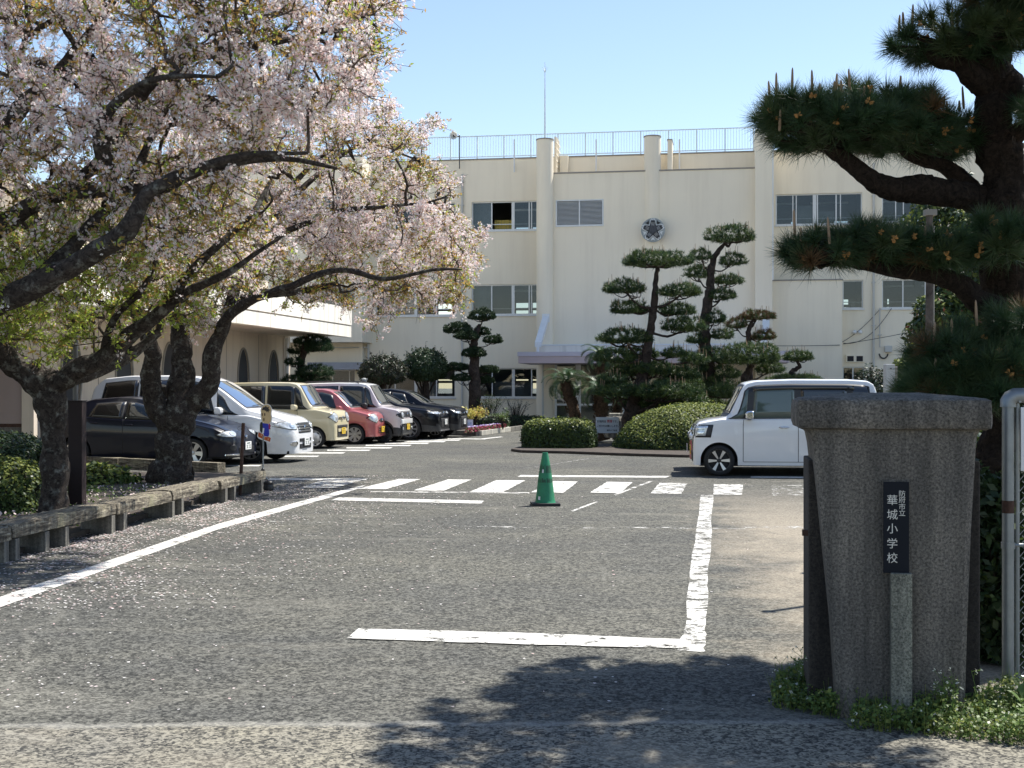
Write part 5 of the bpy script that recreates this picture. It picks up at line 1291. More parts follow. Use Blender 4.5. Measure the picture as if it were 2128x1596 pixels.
# ---------------------------------------------------------------- cherry trees
def inpoly(x, y, poly):
    n = len(poly); c = np.zeros(len(x), bool); j = n - 1
    for i in range(n):
        xi, yi = poly[i]; xj, yj = poly[j]
        c ^= ((yi > y) != (yj > y)) & (x < (xj - xi) * (y - yi) / (yj - yi + 1e-9) + xi); j = i
    return c
class Tree:
    def __init__(s): s.p = []; s.par = []; s.fix = []
    def addpoly(s, pts, rad, start=None, step=.12):
        p, r = wob(pts, rad, 5, .22); prev = start
        for q, rr in zip(p, r):
            s.p.append(np.array(q)); s.par.append(-1 if prev is None else prev); s.fix.append(rr); prev = len(s.p) - 1
        return prev
    def nearest(s, q): return int(np.argmin(np.linalg.norm(np.array(s.p) - np.array(q), axis=1)))
def cherry(name, label, base, limbs, poly, Y0, Y1, ntgt, nfl, nleaf, greeny, trunk_r, gaps=0, edge_tgt=0, topdense=1.0, shadeonly=False, zmin=1.7):
    root = empty(name, base, 0, label, 'cherry tree', 'cherry trees behind the sleeper bench')
    o = np.array(base); T = Tree()
    thick = []
    for pts, rad in limbs:
        w = [np.array(P(x, y, Yq)) for x, y, Yq in pts] if len(pts[0]) == 3 and isinstance(pts[0][0], (int, float)) and abs(pts[0][0]) > 30 or True else pts
        start = T.nearest(w[0]) if T.p else None
        if start is not None: w = [T.p[start]] + w[1:]
        a = len(T.p); T.addpoly([Vector(v) for v in w], rad, start); thick.append((a, len(T.p)))
    # bark limbs as thick smooth tubes
    for k, (a, b_) in enumerate(thick):
        pts = [Vector(T.p[i] - o) for i in range(a, b_)]; rr = [T.fix[i] for i in range(a, b_)]
        bark_tube(pts, rr, 'trunk' if k == 0 else 'limb', M['cherrybark'], root, 22 if rr[0] > .1 else 10, .05 if rr[0] > .1 else .08, .20, 4.0, 9.0)
    nfix = len(T.p)
    # targets inside the crown, kept inside the outline seen in the photograph
    x0, x1 = min(p[0] for p in poly), max(p[0] for p in poly); y0, y1 = min(p[1] for p in poly), max(p[1] for p in poly)
    tg = []
    while len(tg) < ntgt:
        px = rng.uniform(x0, x1, 4000); py = rng.uniform(y0, y1, 4000); Yq = rng.uniform(Y0, Y1, 4000); jx = (np.sin(px / 31 + py / 47 + 1) * np.sin(py / 39 - px / 83) + .6 * np.sin(px / 17 - py / 23)) * 26; jy = (np.sin(py / 29 + 2) * np.sin(px / 43 + py / 71 + 3) + .6 * np.sin(px / 19 + py / 15)) * 24
        m = inpoly(px + jx, py + jy, poly) & ((np.sin(px / 37 + py / 61) * np.sin(py / 33 - px / 57 + 1.3) > -.72) | (py > 430))
        px, py, Yq = px[m], py[m], Yq[m]
        xm = (x0 + x1) / 2
        w = ((Yq - (Y0 + Y1) / 2) / ((Y1 - Y0) / 2)) ** 2 < 1.02 - ((py - (y0 + y1) / 2) / (y1 - y0) * 1.3) ** 2 * .6
        px, py, Yq = px[w], py[w], Yq[w]
        tg += [tuple(P(a, b_, c)) for a, b_, c in zip(px, py, Yq) if EYE - (b_ - HY) / F * c > zmin]
    tg = np.array(tg[:ntgt])
    # branching outward: nearest first
    fixp = np.array(T.p); d0 = np.array([np.min(np.linalg.norm(fixp - q, axis=1)) for q in tg]); order = np.argsort(d0)
    cap = nfix + ntgt * 5 + 10; A = np.zeros((cap, 3)); A[:nfix] = fixp; par = np.full(cap, -1); par[:nfix] = T.par; n = nfix
    plen = np.zeros(cap)
    ends = []
    for q in tg[order]:
        dd = np.linalg.norm(A[:n] - q, axis=1) + plen[:n] * .12
        i = int(np.argmin(dd)); L = np.linalg.norm(A[i] - q)
        if L < .05: continue
        k = 4 if L > .6 else 3; pa = A[i].copy(); prev = i; bow = rng.normal(0, .07 * L, 3); bow[2] += .05 * L
        for s_ in range(1, k + 1):
            t = s_ / k; v = pa + (q - pa) * t + bow * math.sin(math.pi * t) + (rng.normal(0, .02 * min(L, 1), 3) if s_ < k else 0)
            A[n] = v; par[n] = prev; plen[n] = plen[prev] + L / k; prev = n; n += 1
        ends.append(prev)
    cnt = np.zeros(n); cnt[ends] = 1
    for i in range(n - 1, nfix - 1, -1):
        if par[i] >= 0: cnt[par[i]] += cnt[i]
    ids = np.arange(nfix, n); rad = .0048 * np.maximum(cnt[:n], 1) ** .46
    rp = np.where(par[ids] < nfix, np.minimum(rad[ids] * 1.2, .05), rad[par[ids]])
    rp = np.minimum(rp, rad[ids] * 1.6)
    V, Fc = prisms(A[par[ids]] - o, A[ids] - o, rp, rad[ids], 5)
    big = np.tile(rad[ids] > .016, 5)
    tag(mesh_np('branches', V, Fc, [M['cherrytwig'], M['cherrybark']], root, mi=big.astype(int), smooth=True), kind='stuff')
    # fine twigs on thin branches
    thin = ids[rad[ids] < .014]; nt = int(len(thin) * 2.6); i = rng.choice(thin, nt); t = rng.random((nt, 1)); p0 = A[par[i]] + (A[i] - A[par[i]]) * t
    dirb = unit(A[i] - A[par[i]]); d = unit(dirb * .7 + rng.normal(0, .55, (nt, 3)) + np.array([0, 0, .12])); L = rng.uniform(.10, .38, (nt, 1)); p1 = p0 + d * L
    V, Fc = prisms(p0 - o, p1 - o, np.full(nt, .0046), np.full(nt, .0024), 3)
    tag(mesh_np('twigs', V, Fc, M['cherrytwig'], root), kind='stuff')
    # blossom umbels and young leaves sit along the twigs, in clumps
    ph = rng.uniform(0, 6, 3)
    def clump(p): return np.sin(p[:, 0] * 2.3 + ph[0]) * np.sin(p[:, 1] * 2.1 + ph[1]) + np.sin(p[:, 2] * 3.1 + ph[2]) * .7 + np.sin(p[:, 0] * 6.1 + p[:, 2] * 5) * .5
    def on_twigs(N):
        i = rng.integers(0, nt, N); return p0[i] + (p1[i] - p0[i]) * rng.uniform(.15, 1.05, (N, 1)), unit(p1[i] - p0[i])
    scr = lambda p: (CX + p[:, 0] / p[:, 1] * F, HY - (p[:, 2] - EYE) / p[:, 1] * F)
    # umbels
    c_, d_ = on_twigs(int(nfl * 2.4)); sx, sy = scr(c_); g = greeny(sx, sy)
    keep = rng.random(len(c_)) < np.clip((1 - g) * (.62 + .55 * clump(c_)), .02, 1); c_, d_ = c_[keep][:nfl], d_[keep][:nfl]
    per = 7; cc = np.repeat(c_, per, 0) + rng.normal(0, .025, (len(c_) * per, 3)) + np.array([0, 0, -.012]); k = len(cc)
    # each flower: five petals round a centre (one star of five quads folded into a shallow bowl)
    nrm = unit(rng.normal(0, 1, (k, 3)) + np.array([0, -.25, -.1])); a = unit(np.cross(nrm, rng.normal(0, 1, (k, 3)))); b_ = np.cross(nrm, a); r = (.0185 * rng.uniform(.8, 1.3, k))[:, None]
    Vs = []; 
    for q in range(5):
        t0 = q * 2 * math.pi / 5; e = lambda t, rr, h: cc + (a * math.cos(t) + b_ * math.sin(t)) * r * rr + nrm * r * h
        Vs += [cc, e(t0 - .42, .8, .3), e(t0 + .42, .8, .3)]
    V = np.stack(Vs, 1).reshape(-1, 3) - o; Fc = np.arange(k * 15).reshape(k * 5, 3)
    fm = np.repeat(rng.choice(3, k, p=[.48, .38, .14]), 5)
    tag(mesh_np('blossoms', V, Fc, [M['petalwhite'], M['petal'], M['petalpink']], root, mi=fm), kind='stuff')
    # calyxes
    m2 = k // 3; V, Fc = leaf_quads(cc[:m2] - o + rng.normal(0, .008, (m2, 3)), rng.normal(0, 1, (m2, 3)), .008, .6, 1)
    tag(mesh_np('calyxes', V, Fc, M['calyx'], root), kind='stuff')
    c_, d_ = on_twigs(int(nleaf * 2)); sx, sy = scr(c_); g = greeny(sx, sy)
    keep = rng.random(len(c_)) < np.clip(.40 + g * .9 - .15 * clump(c_), .05, 1); c_ = c_[keep][:nleaf]; g = g[keep][:nleaf]; d_ = d_[keep][:nleaf]
    per = 3; cc = np.repeat(c_, per, 0) + rng.normal(0, .02, (len(c_) * per, 3)); gg = np.repeat(g, per)
    V, Fc = leaf_quads(cc - o, rng.normal(0, 1, (len(cc), 3)) + np.array([0, 0, .6]), .030, .38, .8)
    mi = (rng.random(len(cc)) < .30 + .62 * gg).astype(int)
    tag(mesh_np('young_leaves', V, Fc, [M['leafbronze'], M['leafgreen']], root, mi=mi), kind='stuff')
    return root
def green1(x, y): return np.clip((y - 420) / 260 + np.clip((330 - x) / 500, -.2, .4), .12, .88)
def green2(x, y): return np.clip((620 - x) / 420 * .6 + (y - 400) / 420 * .45, .10, .9)
Y1c = 15.6; Y2c = 21.5; Y3c = 12.8
c2b = Vector((P(358, 990, Y2c).x, Y2c, .02))
cherry('cherry_tree', 'three-stemmed cherry tree standing before the dark blue hatchback', c2b,
       [([(362, 1000, 21.5), (362, 940, 21.5), (368, 880, 21.5), (372, 830, 21.5), (378, 760, 21.6), (376, 700, 21.7), (372, 640, 21.8), (395, 560, 22), (420, 480, 22), (450, 390, 22.2), (500, 300, 22.5)], [.36, .29, .26, .24, .17, .16, .15, .11, .09, .07, .04]),
        ([(352, 900, 21.5), (330, 850, 21.4), (310, 800, 21.2), (318, 740, 21), (300, 690, 20.8), (270, 620, 20.6), (240, 540, 20.4)], [.20, .18, .16, .14, .12, .09, .05]),
        ([(385, 890, 21.5), (410, 830, 21.4), (440, 790, 21.3), (438, 735, 21.2), (460, 690, 21.2), (485, 640, 21.3), (540, 612, 21.4), (620, 605, 21.5), (700, 590, 21.6)], [.20, .18, .15, .14, .12, .10, .085, .06, .04]),
        ([(455, 700, 21.2), (470, 660, 21.0), (530, 620, 20.7), (600, 597, 20.4), (700, 560, 20.2), (800, 580, 20.0), (900, 560, 19.8), (960, 560, 19.8)], [.10, .09, .07, .06, .045, .035, .025, .012]),
        ([(474, 640, 21.3), (500, 560, 21.6), (560, 470, 22), (620, 400, 22.4), (700, 330, 22.8), (800, 270, 23)], [.10, .09, .07, .055, .04, .02]),
        ([(520, 520, 21.8), (600, 480, 21.4), (700, 440, 21.2), (800, 430, 21), (900, 420, 21)], [.07, .06, .045, .03, .015]),
        ([(395, 560, 22), (470, 500, 22.5), (560, 440, 23), (650, 340, 23.2), (740, 290, 23.3), (860, 330, 23.4)], [.08, .07, .055, .045, .03, .015])],
       [(300, 240), (600, 215), (745, 232), (860, 222), (885, 280), (922, 340), (948, 405), (1000, 478), (978, 525), (1010, 572), (940, 608), (880, 640), (790, 668), (700, 622), (600, 612), (500, 632), (420, 690), (330, 690), (250, 620), (230, 450)],
       20.4, 25.6, 1500, 18000, 21000, green2, .3)
c1b = Vector((P(112, 1090, Y1c).x, Y1c, .02))
cherry('cherry_tree', 'cherry tree with lichen-covered trunk beside the round green hedge', c1b,
       [([(112, 1100, 15.6), (112, 1020, 15.6), (113, 940, 15.6), (110, 880, 15.6), (104, 820, 15.6), (88, 780, 15.6)], [.20, .165, .155, .165, .19, .17]),
        ([(100, 820, 15.6), (55, 770, 15.5), (0, 740, 15.3), (-60, 700, 15.1), (-140, 600, 15)], [.17, .17, .15, .13, .10]),
        ([(118, 820, 15.6), (150, 775, 15.5), (210, 745, 15.4), (270, 700, 15.3), (330, 650, 15.2), (400, 600, 15.0), (470, 570, 14.9), (540, 520, 15.0), (590, 490, 15.1)], [.14, .13, .11, .10, .08, .06, .042, .028, .012]),
        ([(150, 790, 15.6), (210, 765, 15.9), (270, 740, 16.2), (330, 690, 16.4)], [.11, .10, .08, .05]),
        ([(215, 742, 15.4), (235, 660, 15.3), (300, 600, 15.2), (330, 520, 15.1)], [.05, .045, .03, .02]),
        ([(330, 650, 15.2), (420, 540, 15.2), (520, 450, 15.4), (560, 380, 15.6)], [.06, .05, .035, .02])],
       [(-150, 420), (60, 470), (250, 420), (420, 400), (560, 380), (600, 470), (560, 560), (470, 600), (420, 660), (330, 660), (260, 715), (180, 700), (100, 745), (20, 735), (-60, 760), (-150, 700)],
       14.8, 18.4, 480, 2800, 9000, green1, .2)
c3b = Vector((-6.6, Y3c, .02))
def tp3(x, y, Yq): return (x, y, Yq)
cherry('cherry_tree', 'largest cherry tree reaching in from the left edge with thick dark boughs', c3b,
       [([(-330, 1150, 12.8), (-330, 900, 12.8), (-300, 740, 12.8), (-240, 660, 12.8), (-120, 640, 12.8)], [.32, .27, .25, .22, .19]),
        ([(-120, 640, 12.8), (-40, 640, 12.7), (30, 610, 12.6), (100, 580, 12.5), (190, 530, 12.4), (270, 470, 12.3), (300, 410, 12.3), (345, 378, 12.3), (420, 345, 12.4), (520, 322, 12.5), (640, 318, 12.7)], [.15, .135, .12, .11, .10, .088, .076, .062, .048, .033, .015]),
        ([(60, 600, 12.6), (130, 535, 12.8), (180, 480, 13), (240, 415, 13.1), (290, 340, 13.2), (330, 250, 13.4), (400, 150, 13.6)], [.09, .08, .07, .055, .045, .035, .02]),
        ([(-240, 660, 12.8), (-80, 520, 12.9), (0, 470, 13), (60, 430, 13), (130, 400, 13), (230, 398, 12.9), (330, 392, 12.8), (400, 360, 12.8), (500, 335, 12.9), (600, 330, 13), (700, 350, 13.2)], [.13, .115, .10, .092, .085, .075, .068, .05, .042, .03, .018]),
        ([(-160, 560, 12.9), (-60, 380, 13), (40, 230, 13.2), (100, 170, 13.3), (200, 50, 13.5), (260, -40, 13.6)], [.13, .11, .08, .06, .045, .03]),
        ([(60, 430, 13), (200, 345, 13.2), (330, 150, 13.5), (440, 100, 13.6), (520, 50, 13.8), (620, 10, 14)], [.08, .07, .07, .055, .045, .03]),
        ([(230, 398, 12.9), (210, 300, 12.6), (205, 250, 12.6), (260, 200, 12.5), (330, 160, 12.3), (450, 160, 12.2)], [.08, .075, .06, .045, .03, .015]),
        ([(330, 155, 13.5), (420, 200, 13.5), (500, 230, 13.5), (620, 210, 13.6), (740, 160, 13.7)], [.05, .045, .035, .025, .012]),
        ([(440, 100, 13.6), (560, 90, 13.9), (690, 60, 14.1), (790, 20, 14.2)], [.05, .04, .025, .012])],
       [(-200, -220), (700, -220), (815, -60), (820, 15), (785, 60), (838, 112), (780, 128), (775, 180), (700, 225), (640, 240), (560, 330), (470, 420), (400, 500), (330, 560), (200, 600), (60, 640), (-100, 640), (-200, 500)],
       12.2, 15.8, 1800, 18500, 16000, green1, .3)

# ---------------------------------------------------------------- cars
def lerp_curve(c, x):
    if x <= c[0][0]: return c[0][1]
    for (a, ya), (b_, yb) in zip(c, c[1:]):
        if x <= b_: return ya + (yb - ya) * (x - a) / (b_ - a + 1e-9)
    return c[-1][1]
def smooth_curve(c, x, w=.05):
    return (lerp_curve(c, x - w) + 2 * lerp_curve(c, x) + lerp_curve(c, x + w)) / 4 if c[0][0] + w < x < c[-1][0] - w else lerp_curve(c, x)
class CarBody:
    def __init__(s, L, W, H, top, belt, xf, wb, wr, sill=.20, tumble=.16, nose=.24, narrow=.74, frontlow=.22, rearlow=.26):
        s.L, s.W, s.H, s.top, s.belt, s.xf, s.xr, s.wr, s.sill, s.tumble = L, W, H, top, belt, xf, xf + wb, wr, sill, tumble
        s.nose, s.narrow, s.frontlow, s.rearlow = nose, narrow, frontlow, rearlow; s.Ra = wr + .055
        xs = set(np.round(np.concatenate([np.linspace(0, .06, 5), np.linspace(.06, .5, 12), np.linspace(.5, L - .3, 44), np.linspace(L - .3, L, 9)]), 4))
        for xa in (s.xf, s.xr): xs |= set(np.round(xa + s.Ra * np.sin(np.linspace(-math.pi / 2, math.pi / 2, 19)), 4)) | {round(xa - s.Ra - .004, 4), round(xa + s.Ra + .004, 4)}
        s.xs = sorted(x for x in xs if 0 <= x <= L); s.rings = [s.ring(x) for x in s.xs]
    def plan(s, x):
        n = s.nose; f = 1.0
        if x < n: f = s.narrow + (1 - s.narrow) * math.sqrt(max(0, 1 - (1 - x / n) ** 2.4))
        r = s.L - x; m = .16
        if r < m: f = min(f, .86 + .14 * math.sqrt(max(0, 1 - (1 - r / m) ** 2)))
        return f
    def zl(s, x):
        z = s.sill
        if x < s.xf - s.Ra: z = s.frontlow
        if x > s.xr + s.Ra: z = s.rearlow
        for xa in (s.xf, s.xr):
            if abs(x - xa) < s.Ra: z = max(z, s.wr + math.sqrt(s.Ra ** 2 - (x - xa) ** 2) * .99)
        return z
    def ring(s, x):
        zt = smooth_curve(s.top, x, .03); zb = min(lerp_curve(s.belt, x), zt - .035); zl = min(s.zl(x), zb - .03)
        w = s.W / 2 * s.plan(x); h = zt - zb; g = []
        for k in range(7):
            t = k / 6; z = zl + (zb - .03 - zl) * t
            zz = (z - s.sill) / max(zb - s.sill, .2)
            y = w * (1 - .035 * (1 - min(zz * 2.2, 1)) ** 2 - .02 * max(0, zz - .75) / .25)
            # shallow character crease
            y += .008 * math.exp(-((zz - .62) / .07) ** 2) - .006 * math.exp(-((zz - .36) / .12) ** 2)
            g.append((y, z))
        cab = min(1, max(0, (h - .10) / .25))
        tm = s.tumble * (h / max(s.H - lerp_curve(s.belt, s.L * .5), .3))
        g.append((w * .975, zb - .008)); g.append((w * .955 - .01, zb + .006))
        rr = min(.075, h * .45)
        ws = w * .955 - .015
        wt = ws - tm if cab > 0 else ws - .05
        wt = ws - max(tm, .02 * (1 - cab) + .02)
        for k in range(1, 6):
            t = k / 5; g.append((ws + (wt - ws) * t ** 1.25, zb + .006 + (zt - rr - zb - .006) * t))
        g.append((wt - rr * .28, zt - rr * .42)); g.append((wt - rr * .9, zt - rr * .12 - .004))
        for f in (.66, .33, 0): g.append(((wt - rr * .9) * f, zt - .012 * f * f - (0 if f else 0)))
        return g
    def _ip(s, x):
        xs = s.xs; x = min(max(x, 0), s.L)
        i = min(max(int(np.searchsorted(xs, x)) - 1, 0), len(xs) - 2); t = (x - xs[i]) / (xs[i + 1] - xs[i])
        return [(a[0] + (b_[0] - a[0]) * t, a[1] + (b_[1] - a[1]) * t) for a, b_ in zip(s.rings[i], s.rings[i + 1])]
    def side_y(s, x, z):
        g = s._ip(x)
        for a, b_ in zip(g, g[1:]):
            if a[1] <= z <= b_[1]: return a[0] + (b_[0] - a[0]) * (z - a[1]) / max(b_[1] - a[1], 1e-6)
        return g[0][0] if z < g[0][1] else 0
    def top_z(s, x, y):
        g = s._ip(x)[::-1]; y = abs(y)
        for a, b_ in zip(g, g[1:]):
            if a[0] <= y <= b_[0]: return a[1] + (b_[1] - a[1]) * (y - a[0]) / max(b_[0] - a[0], 1e-6)
        return g[-1][1]
    def inside(s, x, y, z):
        g = s._ip(x)
        if z > g[-1][1]: return False
        if z < g[0][1]: z = g[0][1]
        return s.side_y(x, z) >= abs(y)
    def front_x(s, y, z, rear=False):
        N = 90
        for i in range(N):
            x = (i / N) ** 1.6 * 1.6
            if s.inside(s.L - x if rear else x, y, z):
                if i == 0: return s.L if rear else 0
                lo, hi = ((i - 1) / N) ** 1.6 * 1.6, x
                for _ in range(10):
                    m = (lo + hi) / 2
                    if s.inside(s.L - m if rear else m, y, z): hi = m
                    else: lo = m
                return s.L - hi if rear else hi
        return s.L - 1.6 if rear else 1.6
def make_car(label, sp, cat='car', group=None):
    c = CarBody(**sp['body']); L, W = c.L, c.W
    root = empty(sp.get('name', 'parked_car'), (0, 0, 0), 0, label, cat, group)
    X = lambda x: c.xf - x                                    # local +X is forward, origin under the front axle
    paint = sp['paint']; roofm = sp.get('roof', paint)
    V = []; Fc = []; mi = []; n = len(c.rings[0])
    for x, g in zip(c.xs, c.rings):
        V += [(X(x), -y, z) for y, z in g] + [(X(x), y, z) for y, z in g[::-1][1:]]
    m = 2 * n - 1
    for i in range(len(c.xs) - 1):
        for k in range(m - 1):
            Fc.append((i * m + k, i * m + k + 1, (i + 1) * m + k + 1, (i + 1) * m + k))
            kk = k if k < n - 1 else m - 2 - k
            x = c.xs[i]; low = kk == 0 and sp.get('cladding')
            isroof = kk >= 12 and sp.get('roofx', (9, 9))[0] <= x <= sp.get('roofx', (9, 9))[1]
            mi.append(1 if isroof else (2 if low or (sp.get('cladding') and kk < 3 and V[i * m + k][2] < .42) else 0))
    Fc.append(tuple(range(m))); mi.append(2 if sp.get('cladding') else 0); Fc.append(tuple((len(c.xs) - 1) * m + k for k in range(m))[::-1]); mi.append(0)
    body = mesh_py('body', V, Fc, [paint, roofm, M['black']], root, mi, smooth=True)
    try: body.data.set_sharp_from_angle(angle=R(32))
    except Exception: pass
    # dark floor pan and wheel wells
    mb = MB().box(X(L - .12), X(.12), -W / 2 + .12, W / 2 - .12, c.sill - .02, c.sill + .04)
    mb.box(X(L - .2), X(.2), -W / 2 + .26, W / 2 - .26, c.sill + .041, c.belt[0][1] * .9 if c.belt[0][1] < .7 else .62)
    mb.build('underbody', M['dark'], root)
    def side_patch(name, x0, x1, zb, zt, off, mat, parent=root, nx=10, nz=5, sides=(-1, 1), x0t=None, x1t=None):
        out = None
        for sgn in sides:
            V = []; Fc = []
            for i in range(nx + 1):
                for j in range(nz + 1):
                    tz = j / nz
                    xa = x0 + ((x0t if x0t is not None else x0) - x0) * tz; xb = x1 + ((x1t if x1t is not None else x1) - x1) * tz
                    x = xa + (xb - xa) * i / nx
                    a = zb(x) if callable(zb) else zb; b_ = zt(x) if callable(zt) else zt
                    z = a + (b_ - a) * tz
                    V.append((X(x), sgn * (c.side_y(x, z) + off), z))
            for i in range(nx):
                for j in range(nz):
                    q = (i * (nz + 1) + j, (i + 1) * (nz + 1) + j, (i + 1) * (nz + 1) + j + 1, i * (nz + 1) + j + 1)
                    Fc.append(q)
            o = mesh_py(name, V, Fc, mat, parent, smooth=True)
            sl_ = o.modifiers.new('thickness', 'SOLIDIFY'); sl_.thickness = .004; sl_.offset = 0
            out = o
        return out
    def front_patch(name, y0, y1, z0, z1, off, mat, parent=root, shape='rect', ny=12, nz=8, rear=False, mirror=False, thick=.008, slant=0):
        out = None
        for sgn in ((1, -1) if mirror else (1,)):
            V = []; Fc = []
            for i in range(ny + 1):
                for j in range(nz + 1):
                    a, b_ = i / ny * 2 - 1, j / nz * 2 - 1
                    if shape == 'ellipse': a, b_ = a * math.sqrt(1 - b_ * b_ / 2), b_ * math.sqrt(1 - a * a / 2)
                    y = (y0 + y1) / 2 + (y1 - y0) / 2 * a; z = (z0 + z1) / 2 + (z1 - z0) / 2 * b_ + slant * (y - (y0 + y1) / 2)
                    x = c.front_x(y, z, rear)
                    V.append((X(x) + (-off if rear else off), sgn * (y * (1 + off * .25)), z))
            for i in range(ny):
                for j in range(nz):
                    Fc.append((i * (nz + 1) + j, (i + 1) * (nz + 1) + j, (i + 1) * (nz + 1) + j + 1, i * (nz + 1) + j + 1))
            o = mesh_py(name, V, Fc, mat, parent, smooth=True); s_ = o.modifiers.new('thickness', 'SOLIDIFY'); s_.thickness = thick; s_.offset = 0; out = o
        return out
    # windscreen and rear screen
    xc, xw = sp['screen']; yw = sp.get('screen_in', .07)
    def top_patch(name, xa, xb, mat, off, inn=.06, nx=10, ny=10):
        V = []; Fc = []
        for i in range(nx + 1):
            x = xa + (xb - xa) * i / nx; g = c._ip(x); wt = g[-4][0] - inn * (.3 + .0 * i)
            for j in range(ny + 1):
                y = wt * (j / ny * 2 - 1); V.append((X(x) + off * .6, y, c.top_z(x, y) + off * .7))
        for i in range(nx):
            for j in range(ny): Fc.append((i * (ny + 1) + j, (i + 1) * (ny + 1) + j, (i + 1) * (ny + 1) + j + 1, i * (ny + 1) + j + 1))
        return mesh_py(name, V, Fc, mat, root, smooth=True)
    ws = top_patch('windscreen_surround', xc - .02, xw + .02, M['black'], .005, -.01)
    top_patch('windscreen', xc + .03, xw - .02, M['windscreen'], .011, .10)
    wip = MB()
    for yy in (-.25, .28):
        p = []
        for k in range(6):
            x = xc + .03 + (xw - xc) * .04 * k / 5; y = yy + .42 * k / 5 - .2; p.append((X(x) + .02, y, c.top_z(x, y) + .025))
        wip.tube(p, .009, 4)
    wip.build('wiper', M['black'], root)
    # side windows
    roofz = lambda x: c._ip(x)[13][1] - sp.get('gtop', .05)
    for k, w in enumerate(sp['windows']):
        x0, x1, x0t, x1t = w[:4]; mat = M[w[4]] if len(w) > 4 else M['carglassdark']
        bz = lambda x: lerp_curve(c.belt, x) + .025
        zt_ = roofz
        so = side_patch('window_surround', x0 - .03, x1 + .03, lambda x: bz(x) - .015, lambda x: min(roofz(x) + .02, c._ip(x)[13][1] - .005), .003, M['black'], x0t=x0t - .03, x1t=x1t + .03)
        side_patch('side_window', x0, x1, bz, roofz, .009, mat, x0t=x0t, x1t=x1t)
    if sp.get('blackout'):
        side_patch('pillar_blackout', sp['blackout'][0], sp['blackout'][1], lambda x: lerp_curve(c.belt, x) + .012, lambda x: roofz(x) + .03, .0055, M['black'], nx=30, x0t=sp['blackout'][2], x1t=sp['blackout'][1])
    # doors: seams, handles
    for xd in sp['seams']:
        side_patch('door_seam', xd, xd + .010, lambda x: c.sill + .07, lambda x: lerp_curve(c.belt, x) - .01, .0015, M['dark'], nx=1, nz=8)
    side_patch('door_seam', sp['seams'][0] + .01, sp['seams'][-1], c.sill + .062, c.sill + .070, .0015, M['dark'], nx=14, nz=1)
    for xh, zh in sp['handles']:
        for sgn in (-1, 1):
            y = c.side_y(xh, zh)
            h = MB().tube([(X(xh - .09), sgn * (y + .004), zh), (X(xh - .06), sgn * (y + .03), zh), (X(xh + .06), sgn * (y + .03), zh), (X(xh + .09), sgn * (y + .004), zh)], [.009, .017, .017, .009], 8)
            h.build('door_handle', sp.get('handle_mat', paint), root, smooth=True)
    # mirrors
    xm, zm = sp['mirror']
    for sgn in (-1, 1):
        y = c.side_y(xm, zm) + .02; mb = MB()
        mb.prism([(-.055, -.07), (.05, -.075), (.09, -.045), (.095, .03), (.06, .08), (-.05, .085), (-.06, .06)], 0, .19, lambda a, b_, h: (a, h * sgn, b_))
        o = mb.build('wing_mirror', sp.get('mirror_mat', paint), root, bevel=.028, seg=3, smooth=True)
        o.location = (X(xm) - .03, sgn * (y + .02), zm)
        MB().box(X(xm) - .04, X(xm) + .03, min(sgn * (y - .02), sgn * (y + .05)), max(sgn * (y - .02), sgn * (y + .05)), zm - .09, zm - .05).build('mirror_arm', M['black'], root, bevel=.01)
    # wheels
    style = sp['wheel']; wr = c.wr; ww = .175; rr = wr * style.get('rim', .70)
    rimm = M[style.get('mat', 'alloy')]
    def build_wheel():
        e = bpy.data.objects.new('wheel', None); link(e, root)
        ty = MB().lathe([(rr, -ww / 2 + .01), (rr + .012, -ww / 2), (wr - .03, -ww / 2 + .004), (wr - .008, -ww / 2 + .02), (wr, -ww / 2 + .045), (wr, ww / 2 - .045), (wr - .008, ww / 2 - .02), (wr - .03, ww / 2 - .004), (rr + .012, ww / 2), (rr, ww / 2 - .01)], 40, axis='y', cap=False)
        ty.build('tyre', M['rubber'], e, smooth=True)
        r = MB()
        r.lathe([(rr + .003, -ww / 2 + .002), (rr + .003, -ww / 2 + .02), (rr - .018, -ww / 2 + .08), (rr - .016, -ww / 2 + .004), (rr + .003, -ww / 2 + .002)], 36, axis='y', cap=False)
        r.build('rim', rimm, e, smooth=True)
        MB().lathe([(rr - .01, -ww / 2 + .055), (rr - .01, -ww / 2 + .06)], 30, axis='y').build('brake_backing', M['dark'], e)
        ns = style.get('spokes', 5); sp_ = MB(); wi, wo = style.get('w', (.028, .05))
        for k in range(ns):
            a = 2 * math.pi * k / ns + .3
            for tw in ((-.5, .5) if style.get('double') else (0,)):
                u = Vector((math.cos(a), 0, math.sin(a))); t_ = Vector((-math.sin(a), 0, math.cos(a))); off = t_ * tw * style.get('double', 0)
                r0, r1 = .04, rr - .012; y0, y1 = -ww / 2 + .022, -ww / 2 + .008
                if style.get('cover'): r0 = rr * .72
                P4 = [u * r0 - t_ * wi + off * .4, u * r0 + t_ * wi + off * .4, u * r1 + t_ * wo + off, u * r1 - t_ * wo + off]
                V = [Vector((p.x, y, p.z)) for p, y in zip(P4, (y0, y0, y1, y1))] + [Vector((p.x, y + .025, p.z)) for p, y in zip(P4, (y0, y0, y1, y1))]
                sp_.add(V, [(0, 1, 2, 3), (7, 6, 5, 4), (0, 4, 5, 1), (1, 5, 6, 2), (2, 6, 7, 3), (3, 7, 4, 0)])
        if style.get('cover'): sp_.lathe([(.03, -ww / 2 - .012), (rr * .45, -ww / 2 - .006), (rr * .74, -ww / 2 + .006), (rr * .74, -ww / 2 + .03)], 36, axis='y')
        sp_.build('spokes', M[style.get('spmat', style.get('mat', 'alloy'))], e)
